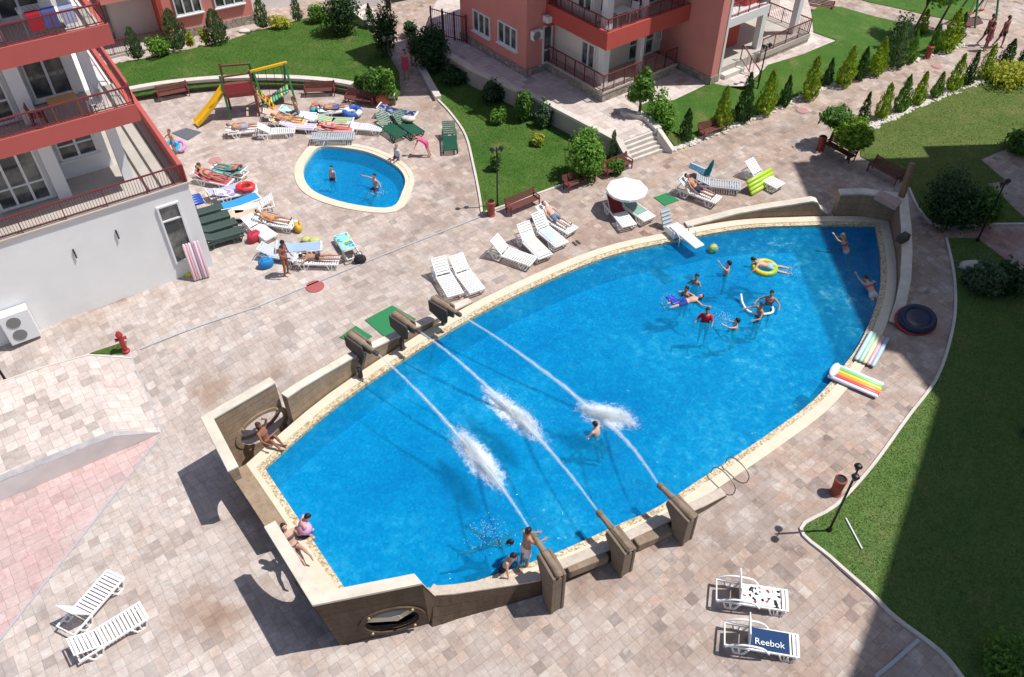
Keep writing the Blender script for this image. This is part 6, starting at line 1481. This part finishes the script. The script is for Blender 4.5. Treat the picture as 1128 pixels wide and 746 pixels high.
stand('walker in dark green clothes on the shaded walkway', (456, 72), 3.0, skin=0, top='shirt', topcol=(.16, .12, .10), wcol=(.03, .06, .04), s=1.02)
WK = [((.04, .25, -1), (0, .05, -1)), ((.04, -.2, -1), (0, -.4, -1))]
stand('walker in brown top and dark shorts beside the couple at the far playground', (1099, 52), -2.6, legs=WK, skin=2, top='shirt', topcol=(.22, .09, .07), wcol=(.03, .02, .03), s=1.04)
stand('walker of the couple carrying a bag at the far playground', (1082, 50), -2.6, legs=WK, skin=2, top='shirt', topcol=(.24, .08, .09), wcol=(.05, .02, .03), s=1.03)
stand('walker in wine coloured dress of the far couple', (1084, 56), -2.6, skin=2, top='dress', topcol=(.26, .06, .09), wear=None, s=.95, long=True)
stand('small figure standing at the head of the shaded stairs', (429, 20), 2.9, skin=0, s=.9, top='shirt', topcol=(.05, .04, .05))
# sunbathers on their loungers
def on_lounger(Lk, label, prone=False, flip=False, **k):
    t, ang = Lk; a = math.radians(ang); rz = t.rotation_euler.z
    z = HZ+.13
    if prone: up, fwd = (0, -1, .02), (0, 0, -1)
    else: up, fwd = (0, -math.cos(a), math.sin(a)), (0, math.sin(a), math.cos(a))
    legs = [((.1, .0 if prone else -.0, -1), (0, 0, -1))]*2
    if not prone:
        # legs lie along the seat: turn them from the torso frame back to level
        ld = Vector((0, math.cos(a)*0, 0)); fz = Vector((0, 1, 0)); U, Fw = Vector(up), Vector(fwd)
        q = (.12, Vector((0, 1, .10)).dot(Fw), Vector((0, 1, .10)).dot(U)); r_ = (.0, Vector((0, 1, -.12)).dot(Fw), Vector((0, 1, -.12)).dot(U)); legs = [(q, r_)]*2
    k.setdefault('arms', [((.35, .1, -.9), (.0, .2, -1))]*2 if not prone else [((.8, .1, .4), (-.3, .05, 1))]*2)
    p = Vector(t.location)+Matrix.Rotation(rz, 3, 'Z')@Vector((0, -.13 if not prone else .05, 0))
    return person(label, (p.x, p.y, 0), rz, pel=(0, 0, z+.02), up=up, fwd=fwd, legs=legs, head=(Vector(up)+Vector((0, 0, .15))).normalized() if not prone else None, feet=(0, .4, 1) if not prone else (0, 1, -.2), s=.96 if t.scale.x == 1 else .9, **k)
on_lounger(L['b6'], 'sunbather with dark hair reclining in the poolside lounger group', skin=1, wcol=(.12, .2, .32))
on_lounger(L['d1'], 'tanned sunbather reclining beside the closed teal sunshade', skin=0, wcol=(.04, .04, .08))
on_lounger(L['f0'], 'sunbather stretched out beside the climbing frame', skin=0, hair='red', wcol=(.3, .35, .45))
on_lounger(L['f5'], 'sunbather in front of the curved wall on white towel', skin=0, hair='brown', wcol=(.1, .12, .3))
on_lounger(L['f7'], 'sunbather on the coral towel above the splash pool', skin=1, hair='brown', wear='briefs', wcol=(.6, .1, .15), top='bikini', topcol=(.6, .1, .15))
on_lounger(L['f9'], 'dark haired sunbather on the wine red towel', skin=0, wear='briefs', wcol=(.4, .06, .1), top='bikini', topcol=(.4, .06, .1), long=True)
on_lounger(L['f10'], 'sunbather with auburn hair on the teal towel', skin=0, hair='red', wcol=(.05, .28, .3))
on_lounger(L['f16'], 'sunbather in orange beside the yellow bag', skin=0, hair='dark', top='bikini', topcol=(.6, .25, .08), wear='briefs', wcol=(.6, .25, .08))
on_lounger(L['f18'], 'dark haired sunbather lying face down beside the standing bather', prone=True, skin=0, wear='briefs', wcol=(.05, .03, .04))
on_lounger(L['f2'], 'sunbather lying on the orange and yellow towel', skin=0, wcol=(.5, .3, .1), hair='brown')
p = GP(221, 196); person('child sitting on the deck at the head of the wine red towel', (p.x, p.y, -.68), -1.2, legs=[((.25, 1, .1), (.1, 1, -.3))]*2, s=.8, skin=0, hair='brown', up=(0, .15, 1), wcol=(.2, .1, .1), child=True)
t, a = L['f3']; p = Vector(t.location); person('child sitting upright on the turquoise towel by the swings', (p.x, p.y, HZ+.1-.82), 2.2, legs=[((.2, 1, .1), (.1, 1, -.3))]*2, s=.9, skin=0, hair='brown', up=(0, .15, 1), wcol=(.2, .3, .4), child=True)
# ---- plants ---------------------------------------------------------------
LG = leaf_mat('conifer_green', [(0, (0.044, 0.116, 0.022)), (.5, (0.091, 0.206, 0.035)), (1, (0.176, 0.296, 0.055))])
LY = leaf_mat('conifer_yellow', [(0, (0.096, 0.179, 0.019)), (.5, (0.211, 0.314, 0.035)), (1, (0.369, 0.430, 0.062))])
LD = leaf_mat('conifer_dark', [(0, (0.018, 0.046, 0.019)), (.5, (0.035, 0.086, 0.031)), (1, (0.070, 0.134, 0.047))])
LB = leaf_mat('conifer_blue', [(0, (0.049, 0.093, 0.053)), (.5, (0.088, 0.152, 0.086)), (1, (0.157, 0.233, 0.133))])
LS = leaf_mat('shrub_green', [(0, (0.053, 0.143, 0.019)), (.5, (0.124, 0.269, 0.035)), (1, (0.246, 0.394, 0.070))])
LB2 = leaf_mat('bright_clipped_leaf', [(0, (0.078, 0.166, 0.014)), (.5, (0.169, 0.294, 0.024)), (1, (0.312, 0.422, 0.048))])
LF = leaf_mat('yellow_shrub', [(0, (0.176, 0.233, 0.031)), (.5, (0.351, 0.376, 0.047)), (1, (0.597, 0.538, 0.094))])
def leaf(mb, c, n, s, rnd, asp=.6):
    n = n.normalized(); x = n.cross(Vector((rnd.uniform(-1, 1), rnd.uniform(-1, 1), rnd.uniform(-1, 1)))).normalized(); y = n.cross(x)
    b = n*s*.15
    mb.add([c-x*s, c-y*s*asp+b, c+x*s, c+y*s*asp+b], [(0, 1, 2), (0, 2, 3)])
def cone_mesh(seed, mat, h=1.7, r=.42, n=1700, ex=.72):
    rnd = random.Random(seed); mb = MB(); ph = [rnd.uniform(0, 6.28) for _ in range(4)]
    for i in range(n):
        z = rnd.random()**1.25; a = rnd.uniform(0, 2*PI)
        prof = (1-z)**ex*min(1, .55+z*2.6)
        R = r*prof*(1+.22*math.sin(3*a+ph[0]+5*z)+.16*math.sin(5*a-ph[1]+11*z)+.12*math.sin(23*z+ph[2]))*(.35+.65*rnd.random()**.35)
        c = Vector((R*math.cos(a), R*math.sin(a), .06+z*h)); nn = Vector((math.cos(a), math.sin(a), .25))+Vector((rnd.gauss(0, .5), rnd.gauss(0, .5), rnd.gauss(0, .5)))
        d = (Vector((math.cos(a)*.35, math.sin(a)*.35, 1))+Vector((rnd.gauss(0, .2), rnd.gauss(0, .2), 0))).normalized(); s = rnd.uniform(.035, .085)*(1-.35*z)
        x = d.cross(nn).normalized(); mb.add([c-d*s*.8, c+x*s*.5, c+d*s*1.5, c-x*s*.5], [(0, 1, 2, 3)])
    return mb.mesh('crown', mat, fix=False)
def clump_mesh(seed, mat, blobs, n=1500, s=(.04, .09), name='crown'):
    """blobs: (x, y, z, rx, ry, rz) clumps of leaves"""
    rnd = random.Random(seed); mb = MB(); vol = [b[3]*b[4]*b[5] for b in blobs]; tot = sum(v**.75 for v in vol)
    for b, v in zip(blobs, vol):
        for i in range(int(n*v**.75/tot)):
            u = Vector((rnd.gauss(0, 1), rnd.gauss(0, 1), rnd.gauss(0, 1))).normalized(); k = rnd.random()**.3*(1+.22*math.sin(4*u.x+seed)*math.sin(5*u.y+2)+.15*math.sin(9*u.z+seed))
            c = Vector((b[0]+u.x*b[3]*k, b[1]+u.y*b[4]*k, max(.02, b[2]+u.z*b[5]*k))); leaf(mb, c, u+Vector((rnd.gauss(0, .55), rnd.gauss(0, .55), rnd.gauss(0, .55)+.3)), rnd.uniform(*s), rnd)
    return mb.mesh(name, mat, fix=False)
TR = MB().tube([(0, 0, -.05), (.0, 0, .3), (.01, 0, .55)], [.045, .04, .02], 8).mesh('trunk', M_BARK)
CONES = {k: [cone_mesh(i*7+j, m, ex=.42 if k == 'b' else .66) for j in range(3)] for i, (k, m) in enumerate({'g': LG, 'y': LY, 'd': LD, 'b': LB}.items())}
def conifer(px, hpx, kind, label, group, wid=1.0, i=0, zb=None):
    wid *= 1.45
    p = GP(*px) if zb is None else G(px[0], px[1], zb)
    r = ray(px[0], px[1]-hpx); t_ = p.y/r[1]; h = CZ+r[2]*t_-p.z; h *= 1.06
    t = thing('conifer', label, 'conifer', p, random.uniform(0, 6), group)
    o = link('crown', CONES[kind][i % 3], t); o.scale = (h/1.7*wid, h/1.7*wid, h/1.75); o = link('trunk', TR, t); o.scale = (h/1.7,)*3
    return t
up_row = [(754, 156, 34, 'd', .62), (793, 142, 44, 'y', .6), (817, 134, 50, 'd', .55), (842, 126, 46, 'y', .62), (863, 117, 32, 'd', .55), (890, 109, 44, 'y', .62), (910, 94, 28, 'd', .55), (929, 95, 42, 'y', .62), (946, 88, 34, 'd', .6), (964, 82, 38, 'y', .72), (984, 73, 46, 'b', .75), (999, 69, 34, 'g', .7)]
ords = ['first', 'second', 'third', 'fourth', 'fifth', 'sixth', 'seventh', 'eighth', 'ninth', 'tenth', 'eleventh', 'twelfth']
cn = {'d': 'dark green', 'y': 'yellowish green', 'b': 'bluish', 'g': 'mid green'}
def lawnz(px):
    return None
for i, (u, v, h, k, w) in enumerate(up_row):
    conifer((u, v), h, k, '%s %s cone conifer from the broad stairs, on the building side of the path' % (ords[i], cn[k]), 'conifers on the building side of the path', w, i)
low_row = [(947, 140, 36, 'd', .5), (970, 130, 36, 'y', .62), (990, 123, 38, 'g', .62), (1009, 115, 34, 'y', .62), (1030, 107, 26, 'g', .7), (1048, 100, 38, 'y', .62), (1064, 94, 36, 'd', .5), (1082, 87, 36, 'y', .62), (1106, 73, 28, 'd', .8), (1126, 70, 26, 'd', .6)]
for i, (u, v, h, k, w) in enumerate(low_row):
    conifer((u, v), h, k, '%s %s cone conifer from the round trees, on the lawn side of the path' % (ords[i], cn[k]), 'conifers on the lawn side of the path', w, i+1)
for i, (u, v, h, k, w, lab) in enumerate([(152, 64, 32, 'b', .72, 'blue-green conifer beside the balcony block on the far lawn'), (196, 53, 40, 'b', .85, 'large rounded blue-green conifer before the salmon wall'), (241, 47, 34, 'b', .95, 'broad blue-green conifer at the stone plinth corner'), (290, 30, 30, 'b', .75, 'blue-green conifer where the far lawn ends at the low wall'), (328, 22, 24, 'b', .7, 'small conifer along the back edge of the far lawn'), (409, 36, 30, 'd', .6, 'slim dark cypress in the shade by the narrow stairs'), (1026, 58, 30, 'g', .6, 'mid green conifer beside the far bin'), (1042, 56, 44, 'y', .7, 'tall yellowish conifer in front of the far playground'), (1053, 46, 30, 'd', .6, 'dark conifer close behind the tall yellowish one'), (1014, 36, 24, 'y', .8, 'yellowish conifer beneath the big round tree'), (674, 178, 32, 'b', .35, 'slim brownish cypress at the retaining wall by the stairs')]):
    conifer((u, v), h, k, lab, 'single conifers', w, i, .3 if i < 5 else None)
def bush(px, wpx, hpx, mat, label, n=900, blobs=4, seed=1, z=None, name='shrub', cat='shrub', s=(.05, .11)):
    p = GP(*px) if z is None else G(px[0], px[1], z); sc = (p-Vector((0, 0, CZ))).length/FOC; R = wpx*sc/2*.80; H = hpx*sc*1.05; rnd = random.Random(seed*31+int(px[0])); bl = []
    for k in range(blobs):
        a = 2*PI*k/blobs+rnd.uniform(-.4, .4); q = rnd.uniform(.25, .6) if blobs > 1 else 0; r = R*rnd.uniform(.45, .7) if blobs > 1 else R
        bl.append((q*R*math.cos(a), q*R*math.sin(a), H*rnd.uniform(.35, .62), r, r, H*rnd.uniform(.33, .48)))
    bl.append((0, 0, H*.4, R*.8, R*.8, H*.45))
    t = thing(name, label, cat, p); link('foliage', clump_mesh(seed, mat, bl, n, s, 'foliage'), t)
    mb = MB()
    for k in range(4): a = 2*PI*k/4+.4; mb.tube([(0, 0, -.03), (R*.2*math.cos(a), R*.2*math.sin(a), H*.3), (R*.42*math.cos(a), R*.42*math.sin(a), H*.62)], [.035, .025, .01], 6)
    mb.obj('stem', M_BARK, t); return t
bush((477, 76), 54, 46, LD, 'huge dark rounded shrub in the shade beside the walkway', 4200, 6, 3)
bush((452, 40), 20, 18, LD, 'dark clipped shrub at the top of the shaded walkway', 700, 3, 4)
bush((380, 36), 50, 44, LD, 'dense dark shrub mass at the back corner of the far lawn', 3000, 6, 5, .3)
bush((425, 62), 34, 52, LD, 'tall dark evergreen shrub beside the shaded walkway', 2600, 6, 6, .3)
bush((350, 24), 26, 18, LS, 'light green bush at the back edge of the far lawn', 900, 4, 7, .3)
bush((415, 105), 34, 30, LG, 'rounded green shrub at the garden wall end', 2200, 5, 8, .3); bush((430, 110), 20, 36, LS, 'bright shrub around the lamp by the walkway', 1200, 4, 9, .3); bush((398, 101), 20, 22, LG, 'small shrub in front of the dark evergreen on the far lawn', 900, 3, 10, .3)
bush((178, 60), 34, 18, LS, 'low light green bush between the conifers of the far lawn', 1000, 4, 11, .3); bush((210, 51), 12, 14, LF, 'yellow-green bush at the stone plinth', 300, 2, 12, .3); bush((228, 49), 12, 16, LF, 'pale yellow bush next to the broad conifer', 300, 2, 13, .3); bush((310, 30), 30, 12, LF, 'low yellow hedge plant along the back of the far lawn', 700, 4, 14, .3)
bush((548, 136), 22, 18, LS, 'bright green small bush on the central lawn', 900, 3, 15); bush((592, 160), 20, 14, LF, 'yellow flowering bush on the central lawn', 800, 3, 16); bush((576, 133), 26, 34, LG, 'leafy shrub against the retaining wall', 1300, 4, 17); bush((600, 140), 22, 30, LB, 'grey-green shrub against the sunlit retaining wall', 1000, 4, 18); bush((543, 112), 34, 24, LD, 'dark shrub in the shade of the retaining wall', 1200, 4, 19)
bush((646, 194), 52, 50, LS, 'large bright green rounded bush beside the stairs', 4200, 7, 20); bush((676, 190), 30, 16, LG, 'low green plant behind the bench at the stairs', 700, 3, 21)
bush((546, 188), 18, 22, LG, 'silvery plant beside the street lamp', 600, 3, 22); bush((502, 90), 46, 16, LD, 'low dark ground shrub beside the shaded wall', 1100, 5, 23)
bush((727, 145), 40, 40, LS, 'rounded green bush behind the stair side wall', 2800, 6, 24, .3); bush((700, 116), 24, 20, LG, 'green shrub at the foot of the small tree', 700, 3, 25, .5)
bush((1040, 246), 66, 50, LD, 'large dark shrub in the tower shade by the pink path', 4200, 7, 26); bush((1078, 246), 44, 36, LG, 'mid green shrub beside the large dark one in the shade', 2400, 5, 27); bush((1118, 166), 36, 22, LG, 'clipped rounded bush at the edge of the sunny lawn', 1600, 4, 28)
bush((1080, 322), 40, 40, LB, 'grey-green feathery shrub behind the boulder', 1800, 5, 29); bush((1105, 322), 50, 30, LD, 'dark spreading shrub beside the pink path', 1600, 5, 30); bush((1066, 312), 26, 18, LB, 'low grey-green plant around the pale boulder', 700, 3, 31); bush((1130, 318), 36, 30, LD, 'dark shrub at the shaded lawn margin', 900, 4, 32)
bush((1102, 740), 62, 44, LG, 'loose leafy shrub in the shade of the broad lawn corner', 1400, 6, 33, s=(.04, .09)); bush((1132, 480), 20, 14, LB, 'small pale plant on the shaded broad lawn', 250, 2, 34)
bush((1104, 92), 52, 22, LF, 'yellow hedge plant at the end of the lawn side row', 1500, 6, 35); bush((1128, 90), 30, 18, LF, 'yellow-green low plant next to the yellow hedge plant', 600, 3, 36)
bush((985, 60), 30, 36, LD, 'dark bluish shrub under the leaning tree', 1500, 4, 37)
# trees with a clear stem
def tree(px, label, hs, hc, rc, mat, n, seed, lean=(0, 0), blobs=7, name='tree', z=None, s=(.06, .13), flat=1):
    p = GP(*px) if z is None else G(px[0], px[1], z); rnd = random.Random(seed); t = thing(name, label, 'tree', p); top = Vector((lean[0], lean[1], hs)); bl = []
    for k in range(blobs):
        a = 2.4*k; q = math.sqrt((k+.3)/blobs)*.62; bl.append((top.x+q*rc*math.cos(a), top.y+q*rc*math.sin(a), hs+hc*.5+rnd.uniform(-.25, .3)*hc, rc*rnd.uniform(.42, .6), rc*rnd.uniform(.42, .6), hc*.34*flat))
    mb = MB(); mb.tube([(0, 0, -.1), top*.5+Vector((.02, .03, 0)), top, top+Vector((0, 0, hc*.5))], [.085, .065, .05, .02], 9)
    for b in bl[:5]: mb.tube([top*.92, (top+Vector(b[:3]))/2+Vector((0, 0, -.05)), Vector(b[:3])], [.04, .028, .01], 6)
    mb.obj('trunk', M_BARK, t); link('crown', clump_mesh(seed, mat, bl, n, s), t); return t
tree((1001, 44), 'large round-headed tree leaning over the far path', 2.0, 2.1, 1.35, LG, 4200, 41, (.5, .2), 9)
tree((1030, 34), 'loose tall tree in front of the far playground', 1.6, 2.4, 1.1, LS, 2600, 42, (.4, .1), 8)
tree((912, 160), 'dark round clipped tree over the shaded end bench', .9, 1.15, .80, LG, 3000, 43, (.1, 0), 6, 'clipped_tree')
tree((934, 176), 'bright round clipped tree over the bench', .7, 1.4, .85, LB2, 3800, 44, (-.1, 0), 6, 'clipped_tree')
tree((704, 126), 'small pointed leafy tree on the raised plaza', .7, 1.7, .62, LG, 1400, 45, (0, 0), 7, 'tree', .9)
# grass blades of the lawns
import numpy as np
def blades(px, n, seed, mat, h=(.02, .055), z=None):
    rng = np.random.default_rng(seed); pl = [p.to_2d() for p in pxs(px, z)]; xs = [p.x for p in pl]; ys = [p.y for p in pl]; V_ = []; F_ = []
    P = rng.uniform((min(xs), min(ys)), (max(xs), max(ys)), (n*2, 2)); k = 0
    for x, y in P:
        if k >= n: break
        if not inside((x, y), pl): continue
        if CZ*.0+y < 8.0: continue
        a = rng.uniform(0, 6.28); l = rng.uniform(*h); w = rng.uniform(.008, .02); z0 = (zg(x, y)+.03) if z is None else z
        cx, sy = math.cos(a)*w, math.sin(a)*w; lx, ly = rng.normal(0, .025, 2)
        b = len(V_); V_ += [(x-cx, y-sy, z0), (x+cx, y+sy, z0), (x+lx, y+ly, z0+l)]; F_.append((b, b+1, b+2)); k += 1
    mb = MB(); mb.v = V_; mb.f = F_; mb.mi = [0]*len(F_)
    return tag(mb.obj('grass_blades', mat, None, fix=False), None, None, None, 'stuff')
GB = leaf_mat('grass_blade', [(0, (.032, .095, .014)), (.6, (.06, .135, .022)), (1, (.14, .17, .05))], .2); GB2 = leaf_mat('worn_grass_blade', [(0, (.09, .14, .028)), (.6, (.14, .19, .045)), (1, (.24, .22, .085))], .2)
blades(L6, 60000, 1, leaf_mat('broad_grass_blade', [(0, (.09, .16, .036)), (.6, (.14, .21, .055)), (1, (.24, .24, .10))], .2)); blades(L2, 22000, 2, GB); blades(L5, 22000, 3, GB2); blades(L1, 22000, 4, GB, z=.3)
# ---- camera, sun, sky -----------------------------------------------------
cam = bpy.data.cameras.new('camera'); co = bpy.data.objects.new('camera', cam); COL.objects.link(co)
co.location = (0, 0, CZ); co.rotation_euler = (PI/2-DEP, 0, 0); cam.sensor_width = 36; cam.lens = FOC/1128*36; cam.clip_end = 3000; cam.clip_start = .1
SC.camera = co
ELEV = math.radians(61.8); sd = Vector((.536, .031, 1)).normalized()
sun = bpy.data.lights.new('sun', 'SUN'); sun.energy = 4.3; sun.angle = math.radians(.55); sun.color = (1, .972, .935)
so = bpy.data.objects.new('sun', sun); COL.objects.link(so); so.rotation_euler = sd.to_track_quat('Z', 'Y').to_euler(); so.location = (40, 0, 60)
w = bpy.data.worlds.new('World'); SC.world = w; w.use_nodes = True; nt_ = w.node_tree; bg = nt_.nodes['Background']
sk = nt_.nodes.new('ShaderNodeTexSky'); sk.sky_type = 'NISHITA'; sk.sun_disc = False; sk.sun_elevation = ELEV; sk.sun_rotation = math.atan2(sd.x, sd.y)
nt_.links.new(sk.outputs[0], bg.inputs['Color']); bg.inputs['Strength'].default_value = .095
vs_ = SC.view_settings; vs_.view_transform = 'Standard'; vs_.look = 'None'; vs_.exposure = .24; vs_.gamma = 1; vs_.use_curve_mapping = False
SC.render.engine = 'CYCLES'; SC.cycles.max_bounces = 8; SC.cycles.volume_bounces = 8; SC.cycles.volume_step_rate = 1; SC.cycles.transparent_max_bounces = 32; SC.cycles.caustics_reflective = False; SC.cycles.caustics_refractive = False
SC.cycles.use_denoising = True
